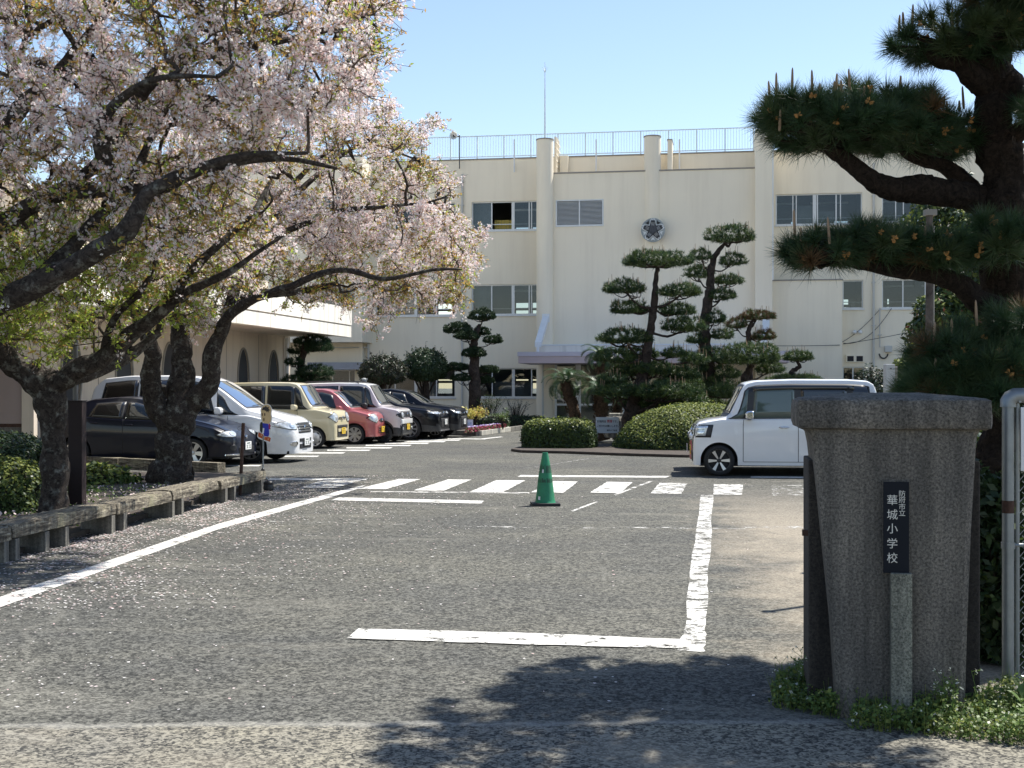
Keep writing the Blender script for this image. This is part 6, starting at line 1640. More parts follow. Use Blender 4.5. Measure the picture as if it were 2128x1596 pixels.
        MB().lathe([(.01, -ww / 2 + .004), (.036, -ww / 2 + .008), (.042, -ww / 2 + .03)], 16, axis='y').build('hub', rimm, e, smooth=True)
        return e
    w0 = build_wheel(); yo = W / 2 - ww / 2 - .012
    for k, (x, sg) in enumerate(((c.xf, -1), (c.xr, -1), (c.xf, 1), (c.xr, 1))):
        if k == 0: e = w0
        else:
            e = w0.copy(); link(e, root)
            for ch in w0.children: inst(ch, e)
        e.location = (X(x), sg * yo, wr); e.rotation_euler = (0, rnd.uniform(0, 2), 0 if sg < 0 else math.pi)
    # interior
    z0 = c.sill + .30; it = MB()
    for x, w_, hh in sp.get('seats', ((1.75, .22, .55), (2.55, .22, .55))):
        for y in (-.34, .34):
            it.box(X(x) - .07, X(x) + .07, y - w_, y + w_, z0, z0 + hh).box(X(x) + .071, X(x) + .5, y - w_, y + w_, z0 - .05, z0 + .12).box(X(x) - .05, X(x) + .04, y - .11, y + .11, z0 + hh + .03, z0 + hh + .2)
    # (kept inside the body; glimpsed through the glass only)
    # front end
    f = sp['front']; hw = W / 2
    for it_ in f:
        kind = it_[0]
        if kind == 'sidelamp':
            _, x0_, x1_, z0_, z1_ = it_
            side_patch('headlamp_bezel', x0_, x1_ + .07, z0_ - .03, z1_ + .02, .004, M['black'], nx=8, nz=4, x0t=x0_, x1t=x1_ + .12)
            side_patch('headlight', x0_, x1_ - .03, z0_, z1_, .010, M['lampglass'], nx=8, nz=4, x0t=x0_, x1t=x1_ + .02)
            side_patch('lamp_reflector', x0_ + .05, x1_ - .06, z0_ + .03, z0_ + .08, .016, M['lampglow'], nx=5, nz=3)
            side_patch('lamp_reflector', x0_ + .05, x1_ - .02, z1_ - .06, z1_ - .03, .016, M['lampglow'], nx=5, nz=3)
        elif kind == 'lamp':
            _, y0, y1, z0_, z1_, shape, sl_ = it_
            for sgn in (1,):
                front_patch('headlamp_bezel', y0 * hw - .012, min(y1 * hw + .012, hw - .004), z0_ - .012, z1_ + .012, .004, M['black'], shape=shape, mirror=True, slant=sl_)
                front_patch('headlight', y0 * hw, min(y1 * hw, hw - .006), z0_, z1_, .012, M['lampglass'], shape=shape, mirror=True, slant=sl_)
                cy = (y0 + y1) / 2 * hw
                front_patch('lamp_reflector', cy - .05, cy + .045, (z0_ + z1_) / 2 - .04, (z0_ + z1_) / 2 + .045, .022, M['lampglow'], shape='ellipse', mirror=True, ny=8, nz=8)
        elif kind == 'patch':
            _, nm, y0, y1, z0_, z1_, off, mat, shape, mir = it_
            front_patch(nm, y0 * hw, y1 * hw, z0_, z1_, off, M[mat] if isinstance(mat, str) else mat, shape=shape, mirror=mir)
        elif kind == 'bars':
            _, y0, y1, zs, th, off, mat = it_
            for z in zs: front_patch('grille_bar', y0 * hw, y1 * hw, z, z + th, off, M[mat] if isinstance(mat, str) else mat, ny=14, nz=1)
        elif kind == 'badge':
            _, z, r, mat = it_[:4]
            x = c.front_x(0, z); p = [(max(.001, r * math.sin(t)), -.006 + .012 * t / 2) for t in (.2, .8, 1.5)]
            q = MB().lathe([(r, .0), (r, .012), (r * .8, .018), (.001, .02)], 16, axis='x').build('badge', M[mat], root); q.location = (X(x) + (it_[4] if len(it_) > 4 else .014), 0, z); q.scale = (1, 1, .75)
    pz, py_, pm_ = sp['plate'][:3]; x = c.front_x(.16, pz); px_ = X(x) + .035
    pl_ = MB().box(px_, px_ + .012, py_ - .165, py_ + .165, pz - .0825, pz + .0825).build('number_plate', M[pm_], root, bevel=.004)
    dg = MB(); x = px_ + .013
    for k, y in enumerate((-.10, -.04, .045, .105)):
        dg.box(x, x + .002, py_ + y - .018, py_ + y + .018, pz - .055, pz - .043).box(x, x + .002, py_ + y - .018, py_ + y + .018, pz + .005, pz + .015)
        dg.box(x, x + .002, py_ + y + (-.018 if k % 2 else .008), py_ + y + (-.008 if k % 2 else .018), pz - .0425, pz + .0045)
    dg.box(x, x + .002, py_ - .09, py_ + .09, pz + .040, pz + .062)
    dg.build('plate_digits', M['platetext'], root)
    # rear lamps
    zl_ = lerp_curve(c.belt, L - .1)
    front_patch('tail_light', hw * .72, hw - .02, zl_ - .36, zl_ - .10, .008, M['red'], rear=True, mirror=True, ny=8)
    if sp.get('rails'):
        for sg in (-1, 1):
            p = [];
            for k in range(12):
                x = sp['rails'][0] + (sp['rails'][1] - sp['rails'][0]) * k / 11; g = c._ip(x); p.append((X(x), sg * (g[-5][0] - .01), g[-4][1] + (.045 if 0 < k < 11 else 0)))
            MB().tube(p, .016, 6).build('roof_rail', M['black'], root, smooth=True)
    if sp.get('visor'):
        side_patch('door_visor', sp['visor'][0], sp['visor'][1], lambda x: roofz(x) - .07, lambda x: roofz(x) + .005, .022, M['carglassdark'], nx=14, nz=2)
    if sp.get('arch'):
        for xa in (c.xf, c.xr):
            for sg in (-1, 1):
                p = [(X(xa + (c.Ra + .015) * math.cos(t)), sg * (c.side_y(xa + (c.Ra + .015) * math.cos(t), max(c.sill + .03, c.wr + (c.Ra + .015) * math.sin(t))) + .004), c.wr + (c.Ra + .015) * math.sin(t)) for t in np.linspace(-.35, math.pi + .35, 22)]
                MB().tube(p, .022, 6).build('arch_trim', M['black'], root, smooth=True)
    # plan curvature of the windscreen and cowl: the centre stands forward of the sides
    bow = sp.get('bow', .13); xb_ = X(sp['windows'][1][1] if len(sp['windows']) > 1 else sp['screen'][1] + .6); xf_ = X(sp['screen'][0])
    done = set()
    for o in [root, *root.children]:
        if o.type != 'MESH' or o.data.name in done or o.location.length > 1e-6: continue
        done.add(o.data.name); me = o.data; co = np.zeros(len(me.vertices) * 3, np.float32); me.vertices.foreach_get('co', co); co = co.reshape(-1, 3)
        wx = np.clip((co[:, 0] - xb_) / (xf_ - xb_), 0, 1); wx = wx * wx * (3 - 2 * wx); zb0 = lerp_curve(c.belt, sp['screen'][0])
        wz = np.clip((co[:, 2] - zb0 + .02) / .12, 0, 1)
        co[:, 0] -= bow * wx * wz * (np.abs(co[:, 1]) / (W / 2)) ** 2; me.vertices.foreach_set('co', co.ravel()); me.update()
    return root, c
def paint(name, col, metal=.0, rough=.32, coat=1.0, spec=.5):
    return pm(name, col, rough, .03, 1.5, coat=coat, metal=metal, spec=spec)
PT = {'navy': paint('navy_pearl', (.004, .006, .016), 0, .3, .45, .25), 'white': paint('white_pearl', (.76, .77, .78)), 'cream': paint('cream_paint', (.60, .53, .34)), 'pink': paint('salmon_pink_paint', (.42, .11, .11), .2),
      'mauve': paint('mauve_silver_paint', (.56, .50, .50), .1), 'black': paint('blueblack_paint', (.002, .0025, .005), 0, .3, .4, .2), 'black2': paint('black_mica_paint', (.003, .004, .008), 0, .3, .4, .2), 'red': paint('red_paint', (.42, .015, .02)), 'white2': paint('plain_white_paint', (.72, .72, .70))}
kei = dict(L=3.395, W=1.475)
def spec_boxy(**k):
    d = dict(body=dict(L=3.395, W=1.475, H=1.785, xf=.56, wb=2.46, wr=.275, sill=.21, tumble=.085, nose=.20, narrow=.80,
             top=[(0, .62), (.012, .82), (.05, .95), (.13, 1.015), (.32, 1.045), (.50, 1.075), (.60, 1.16), (.92, 1.66), (1.02, 1.735), (1.25, 1.775), (2.0, 1.785), (3.0, 1.765), (3.25, 1.72), (3.33, 1.6), (3.37, 1.15), (3.395, .8)],
             belt=[(0, .86), (.1, .95), (.5, 1.03), (3.4, 1.05)]),
             screen=(.57, .96), windows=[(.72, .98, .93, 1.04, 'carglass'), (1.06, 1.86, 1.10, 1.86, 'carglass'), (1.98, 2.80, 1.98, 2.76), (2.88, 3.22, 2.86, 3.16)], seams=[1.02, 1.90, 2.86], handles=[(1.72, .90), (2.08, .90)], mirror=(1.07, 1.09), plate=(.46, 0, 'plateyellow'))
    d.update(k); return d
cars = {}
grpC = 'cars parked nose out along the left side of the lot'
rotR = -R(9.3)
def place(root, c, px, py, rz=rotR, near=-1):
    g_ = G(px, py); w = c.W / 2 - .10
    off = Vector((0, near * w, 0)); off.rotate(Matrix.Rotation(rz, 3, 'Z')); root.location = g_ - off; root.rotation_euler = (0, 0, rz)
# dark blue hatchback
r_, c_ = make_car('dark blue hatchback parked behind the cherry trunks, first of the row', dict(body=dict(L=4.0, W=1.695, H=1.445, xf=.84, wb=2.55, wr=.295, sill=.20, tumble=.22, nose=.55, narrow=.62,
    top=[(0, .50), (.02, .62), (.10, .72), (.35, .85), (.75, .96), (1.0, 1.02), (1.2, 1.10), (1.75, 1.33), (2.15, 1.43), (2.5, 1.445), (3.1, 1.40), (3.6, 1.26), (3.85, 1.12), (3.95, .95), (4.0, .75)],
    belt=[(0, .60), (.4, .80), (1.0, .93), (2.4, .965), (3.4, 1.03), (4.0, 1.0)]), paint=PT['navy'], screen=(1.06, 1.86), windows=[(1.32, 1.50, 1.52, 1.62, 'carglass'), (1.60, 2.30, 1.80, 2.30, 'carglass'), (2.40, 3.10, 2.40, 2.98)],
    seams=[1.25, 2.34, 3.15], handles=[(2.2, .86), (2.98, .90)], mirror=(1.52, .98), plate=(.42, 0, 'platewhite'), wheel=dict(spokes=6, rim=.74, mat='alloy', w=(.03, .05)),
    front=[('lamp', .50, .97, .62, .74, 'ellipse', -.10), ('patch', 'lower_grille', -.5, .5, .26, .40, .006, 'black', 'rect', False), ('patch', 'fog_lamp_bezel', .66, .84, .34, .46, .006, 'black', 'ellipse', True), ('patch', 'chrome_lip', .50, .9, .235, .27, .02, 'chrome', 'rect', True), ('badge', .60, .05, 'chrome')]), group=grpC)
place(r_, c_, 403, 971)
# white people carrier
r_, c_ = make_car('white minivan with chrome barred grille, second of the row', dict(body=dict(L=4.77, W=1.735, H=1.905, xf=.95, wb=2.86, wr=.325, sill=.22, tumble=.16, nose=.60, narrow=.60, frontlow=.20,
    top=[(0, .52), (.02, .72), (.08, .86), (.25, .96), (.60, 1.06), (.92, 1.15), (1.05, 1.22), (1.55, 1.55), (1.95, 1.78), (2.2, 1.87), (2.7, 1.905), (3.8, 1.90), (4.4, 1.84), (4.62, 1.65), (4.72, 1.2), (4.77, .8)],
    belt=[(0, .68), (.4, .88), (1.0, 1.02), (4.8, 1.07)]), paint=PT['white'], screen=(1.0, 1.93), windows=[(1.22, 1.62, 1.56, 1.68, 'carglass'), (1.72, 2.45, 1.96, 2.45, 'carglass'), (2.56, 3.5, 2.56, 3.5), (3.6, 4.45, 3.6, 4.32)], gtop=.06,
    seams=[1.45, 2.5, 3.55], handles=[(2.34, .98), (2.66, .98)], mirror=(1.62, 1.12), plate=(.44, .0, 'platewhite'), wheel=dict(spokes=10, rim=.74, mat='alloy', w=(.014, .032)), handle_mat=M['chrome'],
    front=[('patch', 'grille', -.46, .46, .64, .86, .006, 'black', 'rect', False), ('bars', -.46, .46, [.665, .72, .775, .83], .026, .018, 'chrome'), ('badge', .755, .07, 'chrome', .03), ('lamp', .50, .98, .72, .88, 'ellipse', .06),
           ('patch', 'lower_grille', -.44, .44, .30, .40, .006, 'black', 'rect', False), ('patch', 'upper_intake', -.44, .44, .45, .52, .006, 'black', 'rect', False), ('patch', 'fog_lamp', .60, .84, .36, .47, .01, 'chrome', 'ellipse', True)]), group=grpC)
place(r_, c_, 523, 962)
r_, c_ = make_car('white hatchback mostly hidden between the white minivan and the cream car', dict(body=dict(L=3.9, W=1.69, H=1.52, xf=.82, wb=2.5, wr=.29, sill=.2, tumble=.2, nose=.4, narrow=.7,
    top=[(0, .5), (.02, .7), (.15, .86), (.6, .98), (1.0, 1.05), (1.2, 1.15), (1.8, 1.45), (2.3, 1.52), (3.2, 1.47), (3.7, 1.2), (3.85, 1.0), (3.9, .8)], belt=[(0, .7), (.5, .88), (1.0, .95), (3.9, 1.0)]), paint=PT['white2'], screen=(1.08, 1.78),
    windows=[(1.6, 2.3, 1.85, 2.3, 'carglass'), (2.4, 3.1, 2.4, 3.0)], seams=[1.3, 2.34, 3.1], handles=[(2.2, .88), (3.0, .9)], mirror=(1.55, 1.0), plate=(.42, 0, 'platewhite'), wheel=dict(spokes=7, rim=.7), front=[('lamp', .5, .95, .66, .8, 'ellipse', .1)]), group=grpC)
place(r_, c_, 523, 946)
# cream boxy kei car
r_, c_ = make_car('cream boxy small car with round headlights and yellow plate', spec_boxy(paint=PT['cream'], wheel=dict(spokes=8, rim=.74, cover=True, mat='alloy', w=(.03, .045)),
    front=[('lamp', .50, .995, .70, .955, 'ellipse', 0), ('patch', 'lower_grille', -.62, .62, .30, .62, .006, 'black', 'rect', False), ('patch', 'grille_crossbar', -.60, .60, .44, .525, .02, PT['cream'], 'rect', False),
           ('bars', -.42, .42, [.80], .035, .02, 'dark'), ('badge', .815, .055, 'chrome', .03)]), group=grpC)
place(r_, c_, 655, 932)
# pink rounded kei car
r_, c_ = make_car('salmon pink small rounded car with yellow plate', dict(body=dict(L=3.395, W=1.475, H=1.61, xf=.62, wb=2.42, wr=.28, sill=.2, tumble=.15, nose=.30, narrow=.72,
    top=[(0, .55), (.015, .72), (.06, .84), (.18, .92), (.45, .98), (.62, 1.02), (.75, 1.12), (1.1, 1.42), (1.32, 1.54), (1.6, 1.60), (2.2, 1.61), (2.9, 1.57), (3.2, 1.45), (3.33, 1.15), (3.395, .8)],
    belt=[(0, .72), (.2, .85), (.6, .95), (3.4, 1.0)]), paint=PT['pink'], screen=(.68, 1.26), windows=[(1.05, 1.72, 1.28, 1.72, 'carglass'), (1.82, 2.5, 1.82, 2.46), (2.6, 3.0, 2.58, 2.92)], seams=[1.0, 1.77, 2.55], handles=[(1.62, .88), (1.95, .88)], mirror=(1.03, 1.02), plate=(.42, 0, 'plateyellow'),
    wheel=dict(spokes=7, rim=.74, mat='alloy', w=(.03, .05)), front=[('lamp', .52, .985, .62, .87, 'ellipse', 0), ('patch', 'grille', -.34, .34, .63, .74, .006, 'black', 'ellipse', False), ('patch', 'lower_grille', -.48, .48, .32, .50, .006, 'black', 'rect', False), ('bars', -.46, .46, [.35, .40, .45], .015, .014, PT['pink']), ('badge', .69, .045, 'chrome', .025)]), group=grpC)
place(r_, c_, 738, 923)
# mauve/white boxy kei car
r_, c_ = make_car('silver-mauve boxy small car with white roof and black roof rails', spec_boxy(paint=PT['mauve'], roof=PT['white2'], roofx=(.9, 3.3), rails=(1.3, 3.1), cladding=True, mirror_mat=M['black'], wheel=dict(spokes=5, rim=.74, mat='alloydark', w=(.03, .05)),
    front=[('patch', 'hood_edge', -.9, .9, .93, .965, .01, PT['white2'], 'rect', False), ('patch', 'grille', -.5, .5, .76, .91, .008, 'black', 'rect', False), ('patch', 'lamp_band', .45, .995, .70, .93, .008, 'black', 'ellipse', True), ('lamp', .50, .84, .73, .91, 'ellipse', 0), ('patch', 'bumper', -.93, .93, .56, .70, .03, PT['white2'], 'rect', False), ('patch', 'lower_grille', -.88, .88, .24, .54, .012, 'black', 'rect', False),
           ('badge', .84, .05, 'chrome', .03), ('patch', 'fog_lamp', .68, .8, .38, .46, .02, 'lampglow', 'ellipse', True)]), group=grpC)
place(r_, c_, 797, 920)
suv_top = [(0, .62), (.02, .80), (.10, .93), (.35, 1.02), (.9, 1.11), (1.2, 1.15), (1.35, 1.22), (1.9, 1.52), (2.2, 1.63), (2.6, 1.68), (3.2, 1.67), (3.8, 1.58), (4.25, 1.35), (4.55, 1.12), (4.68, .95), (4.72, .8)]
r_, c_ = make_car('black large sport-utility car with slim chrome headlights', dict(body=dict(L=4.72, W=1.835, H=1.68, xf=.95, wb=2.66, wr=.36, sill=.28, tumble=.2, nose=.55, narrow=.66, frontlow=.26, top=[(a, b_ * .955) for a, b_ in suv_top], belt=[(0, .74), (.4, .92), (1.1, 1.0), (4.7, 1.06)]), paint=PT['black'], screen=(1.24, 2.1),
    windows=[(1.85, 2.55, 2.12, 2.55, 'carglass'), (2.65, 3.5, 2.65, 3.4), (3.6, 4.1, 3.58, 3.9)], seams=[1.6, 2.6, 3.5], handles=[(2.45, .98), (3.35, 1.0)], mirror=(1.75, 1.08), plate=(.55, 0, 'platewhite'), cladding=True, wheel=dict(spokes=10, rim=.74, mat='alloy', w=(.014, .028)),
    front=[('lamp', .44, .98, .80, .87, 'ellipse', .05), ('bars', -.42, .42, [.80, .84], .018, .014, 'chrome'), ('patch', 'lower_grille', -.6, .6, .38, .66, .006, 'dark', 'rect', False), ('bars', -.55, .55, [.44, .50, .56, .62], .012, .014, 'black'), ('patch', 'skid_plate', -.7, .7, .27, .31, .02, 'alloy', 'rect', False), ('badge', .84, .06, 'chrome', .03)]), group=grpC)
place(r_, c_, 851, 914)
r_, c_ = make_car('black compact sport-utility car, last of the row beside the flower bed', dict(body=dict(L=3.995, W=1.695, H=1.60, xf=.78, wb=2.525, wr=.335, sill=.26, tumble=.17, nose=.34, narrow=.74, frontlow=.26,
    top=[(0, .66), (.015, .85), (.07, .95), (.3, 1.01), (.8, 1.08), (1.0, 1.11), (1.15, 1.18), (1.6, 1.45), (1.85, 1.54), (2.3, 1.60), (3.2, 1.56), (3.7, 1.35), (3.9, 1.05), (3.995, .8)], belt=[(0, .8), (.3, .93), (.9, .99), (4, 1.05)]), paint=PT['black2'], screen=(1.04, 1.76),
    windows=[(1.55, 2.2, 1.8, 2.2, 'carglass'), (2.3, 3.0, 2.3, 2.95), (3.1, 3.5, 3.08, 3.4)], seams=[1.35, 2.25, 3.0], handles=[(2.1, .95), (2.9, .97)], mirror=(1.48, 1.06), plate=(.52, 0, 'platewhite'), cladding=True, wheel=dict(spokes=5, rim=.72, mat='alloy', double=.12, w=(.012, .022)),
    front=[('lamp', .46, .96, .78, .86, 'ellipse', .04), ('patch', 'grille', -.5, .5, .36, .70, .006, 'dark', 'rect', False), ('bars', -.5, .5, [.60, .52, .45], .014, .014, 'black'), ('patch', 'skid_plate', -.7, .7, .26, .31, .02, 'black', 'rect', False), ('badge', .80, .05, 'chrome', .025)]), group=grpC)
place(r_, c_, 905, 910)
# white boxy car on the right, facing left
r_, c_ = make_car('white boxy small car facing left behind the stone gate pillar', spec_boxy(paint=PT['white'], name='parked_car', visor=(1.02, 2.9), handle_mat=M['chrome'], mirror_mat=M['chrome'],
    body=dict(L=3.395, W=1.475, H=1.79, xf=.47, wb=2.52, wr=.285, sill=.20, tumble=.075, nose=.14, narrow=.86, frontlow=.20,
             top=[(0, .60), (.01, .80), (.035, .93), (.09, 1.0), (.28, 1.05), (.53, 1.085), (.58, 1.15), (.83, 1.64), (.90, 1.72), (1.10, 1.765), (1.8, 1.79), (2.8, 1.785), (3.15, 1.76), (3.28, 1.68), (3.35, 1.3), (3.395, .8)],
             belt=[(0, .86), (.07, .96), (.5, 1.04), (3.4, 1.06)]), screen=(.555, .86), windows=[(.66, .86, .87, .93, 'carglasslight'), (.99, 1.83, 1.06, 1.83, 'carglasslight'), (1.95, 2.78, 1.95, 2.76), (2.88, 3.2, 2.86, 3.14)], seams=[.90, 1.89, 2.83], handles=[(1.64, .90), (2.10, .90)], mirror=(1.0, 1.12),
    plate=(.46, 0, 'plateyellow'), wheel=dict(spokes=6, rim=.74, mat='alloydark', spmat='alloy', w=(.013, .032)),
    blackout=(.585, 3.1, .85), front=[('sidelamp', .012, .25, .74, .925), ('lamp', .56, .93, .75, .92, 'rect', 0), ('patch', 'grille', -.54, .54, .74, .93, .008, 'black', 'rect', False), ('bars', -.54, .54, [.86, .80], .02, .018, 'chrome'), ('patch', 'lower_grille', -.6, .6, .26, .42, .006, 'black', 'rect', False), ('badge', .83, .05, 'chrome', .03)]), group=None)
place(r_, c_, 1494, 989, R(180 - 6.5), 1)
r_, c_ = make_car('red small car hidden behind the white boxy car, only its nose showing', dict(body=dict(L=3.395, W=1.475, H=1.5, xf=.62, wb=2.42, wr=.28, sill=.2, tumble=.15, nose=.30, narrow=.72,
    top=[(0, .55), (.015, .72), (.06, .80), (.18, .86), (.45, .92), (.62, .96), (.75, 1.02), (1.2, 1.35), (1.6, 1.49), (2.2, 1.50), (2.9, 1.46), (3.2, 1.3), (3.33, 1.05), (3.395, .8)], belt=[(0, .66), (.2, .78), (.6, .88), (3.4, .94)]), paint=PT['red'], screen=(.75, 1.3),
    windows=[(1.1, 1.72, 1.35, 1.72, 'carglass'), (1.82, 2.5, 1.82, 2.46)], seams=[1.0, 1.77, 2.55], handles=[(1.62, .8), (1.95, .8)], mirror=(1.05, .98), plate=(.42, 0, 'platewhite'), wheel=dict(spokes=7, rim=.7), front=[('lamp', .54, .96, .6, .76, 'ellipse', 0)]))
place(r_, c_, 1500, 978, R(180 - 6.5), 1)

# ---------------------------------------------------------------- gate pillar
YF = 6.33
go = Vector((P(1872, 900, YF).x, YF, 0))
gp = empty('gate_pillar', go, 0, 'tapering washed-stone gate pillar with broad cap and dark name plate', 'gate pillar')
gp.rotation_euler = (0, 0, -TH)
def gx(px, Y=YF):
    a = (px - CX) / F; y = Y - YF
    return (a * (go.y + y * cT) - go.x - y * sT) / (cT + a * sT)
def gz(py, Y=YF, px=1865): return EYE - (py - HY) / F * (go.y - gx(px, Y) * sT + (Y - YF) * cT)
# tapered body: rings (z, left px, right px, depth)
levels = [(1500, 1742, 2006, .50), (1400, 1736, 2009, .52), (1300, 1729, 2012, .54), (1200, 1719, 2016, .555), (1100, 1709, 2020, .57), (1000, 1699, 2026, .58), (930, 1691, 2030, .585), (905, 1686, 2033, .59), (893, 1677, 2040, .60), (886, 1666, 2050, .61)]
def rings_body(levels, x_c=.028):
    V = []; Fc = []
    for py, a, b_, d in levels:
        x0, x1, z = gx(a), gx(b_), max(gz(py), -.05); k = x_c
        V += [(x0 + k, 0, z), (x1 - k, 0, z), (x1, k, z), (x1, d - k, z), (x1 - k, d, z), (x0 + k, d, z), (x0, d - k, z), (x0, k, z)]
    n = 8
    for i in range(len(levels) - 1):
        for k in range(n): Fc.append((i * n + k, i * n + (k + 1) % n, (i + 1) * n + (k + 1) % n, (i + 1) * n + k))
    Fc += [tuple(range(n))[::-1], tuple((len(levels) - 1) * n + k for k in range(n))]
    return V, Fc
V, Fc = rings_body(levels)
o = mesh_py('shaft', V, Fc, M['pillar'], gp, smooth=True)
try: o.data.set_sharp_from_angle(angle=R(30))
except Exception: pass
# weathered cap with slightly domed top
bm = bmesh.new()
x0, x1, z0, z1, y0, y1 = gx(1657, YF - .04), gx(2065, YF - .04), gz(894, YF - .04), gz(829, YF - .04), -.04, .60
nx, ny, nz = 30, 18, 5
vs = {}
def cv(i, j, k):
    if (i, j, k) in vs: return vs[i, j, k]
    x = x0 + (x1 - x0) * i / nx; y = y0 + (y1 - y0) * j / ny; z = z0 + (z1 - z0) * k / nz
    if k == nz: z += .028 * min(1, 3 * min(i / nx, 1 - i / nx, j / ny, 1 - j / ny)) 
    ed = (i in (0, nx)) + (j in (0, ny)) + (k in (0, nz))
    if ed >= 2:
        c = Vector(((x0 + x1) / 2, (y0 + y1) / 2, (z0 + z1) / 2)); x += (c.x - x) / abs(c.x - x + 1e-6) * .009 * (i in (0, nx)); y += math.copysign(.009, c.y - y) * (j in (0, ny)); z += math.copysign(.008, c.z - z) * (k in (0, nz))
    x += rnd.uniform(-.0025, .0025); y += rnd.uniform(-.0025, .0025); z += rnd.uniform(-.0025, .0025)
    vs[i, j, k] = bm.verts.new((x, y, z)); return vs[i, j, k]
for i in range(nx):
    for j in range(ny):
        for k in (0, nz): bm.faces.new([cv(i, j, k), cv(i + 1, j, k), cv(i + 1, j + 1, k), cv(i, j + 1, k)])
    for k in range(nz):
        for j in (0, ny): bm.faces.new([cv(i, j, k), cv(i + 1, j, k), cv(i + 1, j, k + 1), cv(i, j, k + 1)])
for j in range(ny):
    for k in range(nz):
        for i in (0, nx): bm.faces.new([cv(i, j, k), cv(i, j + 1, k), cv(i, j + 1, k + 1), cv(i, j, k + 1)])
bmesh.ops.recalc_face_normals(bm, faces=bm.faces)
me = bpy.data.meshes.new('cap'); bm.to_mesh(me); bm.free(); me.materials.append(M['pillar']); co = link(bpy.data.objects.new('cap', me), gp)
for p in me.polygons: p.use_smooth = True
try: me.set_sharp_from_angle(angle=R(35))
except Exception: pass
YB = YF + .22
MB().box(gx(1680, YB), gx(2037, YB), .22, .66, -.05, gz(957, YB)).build('buttress', M['pillardark'], gp, bevel=.008)
MB().box(gx(1668, YB), gx(1682, YB), .24, .28, gz(1118, YB), gz(1106, YB)).build('gate_hinge', M['rust'], gp)
np_ = MB().box(gx(1835), gx(1888), -.022, .01, gz(1190), gz(1001)).build('name_plate', pm('dark_slate_plate', (.006, .008, .013), .65, .15, 6, spec=.2), gp, bevel=.002)
MB().box(gx(1833), gx(1890), -.012, .01, gz(1192), gz(999)).build('plate_recess', M['pillar'], gp)
MB().box(gx(1849), gx(1893), -.05, .008, -.05, gz(1189)).build('granite_strip', M['granite'], gp, bevel=.003)
gilt = pm('engraved_grey', (.62, .60, .54), .5, .15, 60)
for ch, py in zip('華城小学校', (1040, 1070, 1099, 1130, 1160)):
    text(ch, .0535, (gx(1853), -.0235, gz(py)), (R(90), 0, 0), gilt, gp, .0008)
for ch, py in zip('防府市立', (1026, 1039, 1053, 1066)):
    text(ch, .0335, (gx(1873.3), -.0235, gz(py)), (R(90), 0, 0), gilt, gp, .0008)

# ---------------------------------------------------------------- chain-link fence on the right
YW = 6.9
fo_ = Vector((P(2095, 900, YW).x, YW, 0))
fn = empty('chain_link_fence', fo_, 0, 'galvanised pipe and chain-link fence panel at the right edge', 'fence')
wx_ = lambda px: (px - CX) / F * YW - fo_.x; wz = lambda py: EYE - (py - HY) / F * YW
xe = wx_(2095) + 1.7
post = MB().tube([(0, 0, -.05), (0, 0, wz(845))], .031, 16).build('post', M['steel'], fn, smooth=True)
MB().tube([(0, 0, wz(846)), (0, 0, wz(834)), (.012, 0, wz(827)), (.035, 0, wz(822)), (.09, 0, wz(822))], .041, 16).build('elbow', M['steel'], fn, smooth=True)
MB().tube([(.088, 0, wz(823)), (xe, 0, wz(823))], .031, 16).build('top_rail', M['steel'], fn, smooth=True)
p2 = inst(post, fn, (xe, 0, 0))
MB().tube([(.052, .005, .05), (.052, .005, wz(838))], .011, 8).build('tension_bar', M['steel'], fn, smooth=True)
MB().tube([(.052, .005, .08), (xe, .005, .08)], .012, 8).build('bottom_rail', M['steel'], fn, smooth=True)
MB().tube([(-.0, 0, wz(1133)), (xe, 0, wz(1133))], .010, 8).build('mid_rail', M['steel'], fn, smooth=True)
MB().lathe([(.036, wz(1140)), (.036, wz(1127))], 16).build('clamp', M['steel'], fn, smooth=True)
MB().lathe([(.008, 0), (.008, .02), (.001, .022)], 8, (.052, -.03, wz(834)), 'y').build('bolt', M['steel'], fn)
MB().tube([(0, -.0001, wz(1066)), (0, 0, wz(1040))], .0318, 16).build('rust_patch', M['rust'], fn, smooth=True)
s0_ = []; s1_ = []; pz_ = .058; zlo, zhi = .08, wz(842)
xs0, xs1 = .055, xe
k = -int((zhi - zlo) / pz_) - 2
while k * pz_ < (xs1 - xs0):
    for sg in (1, -1):
        # wires run diagonally at 45 degrees, bent alternately forward and back
        z = zlo; x = xs0 + k * pz_ if sg > 0 else xs1 - k * pz_; f = 0
        while z < zhi - 1e-6:
            z2 = min(z + pz_ / 2, zhi); x2 = x + sg * (z2 - z)
            if xs0 <= x <= xs1 and xs0 <= x2 <= xs1:
                y = .004 if f % 2 else -.004; s0_.append((x, y * sg, z)); s1_.append((x2, -y * sg, z2))
            z = z2; x = x2; f += 1
    k += 1
V, Fc = prisms(np.array(s0_), np.array(s1_), np.full(len(s0_), .0019), np.full(len(s0_), .0019), 4)
tag(mesh_np('wire_mesh', V, Fc, M['steel'], fn), kind='stuff')
fs = empty('fence_board', fo_ + Vector((wx_(2116), -.03, wz(978))), 0, 'blank white board hung on the chain-link fence', 'sign')
MB().box(0, .62, -.006, 0, 0, wz(846) - wz(978)).build('board', M['white'], fs, bevel=.002)
for x in (.03, .58):
    for z in (.02, wz(846) - wz(978) - .02): MB().tube([(x, -.008, z), (x, .03, z + .02), (x, .035, z - .02)], .002, 4).build('wire_tie', M['black'], fs)

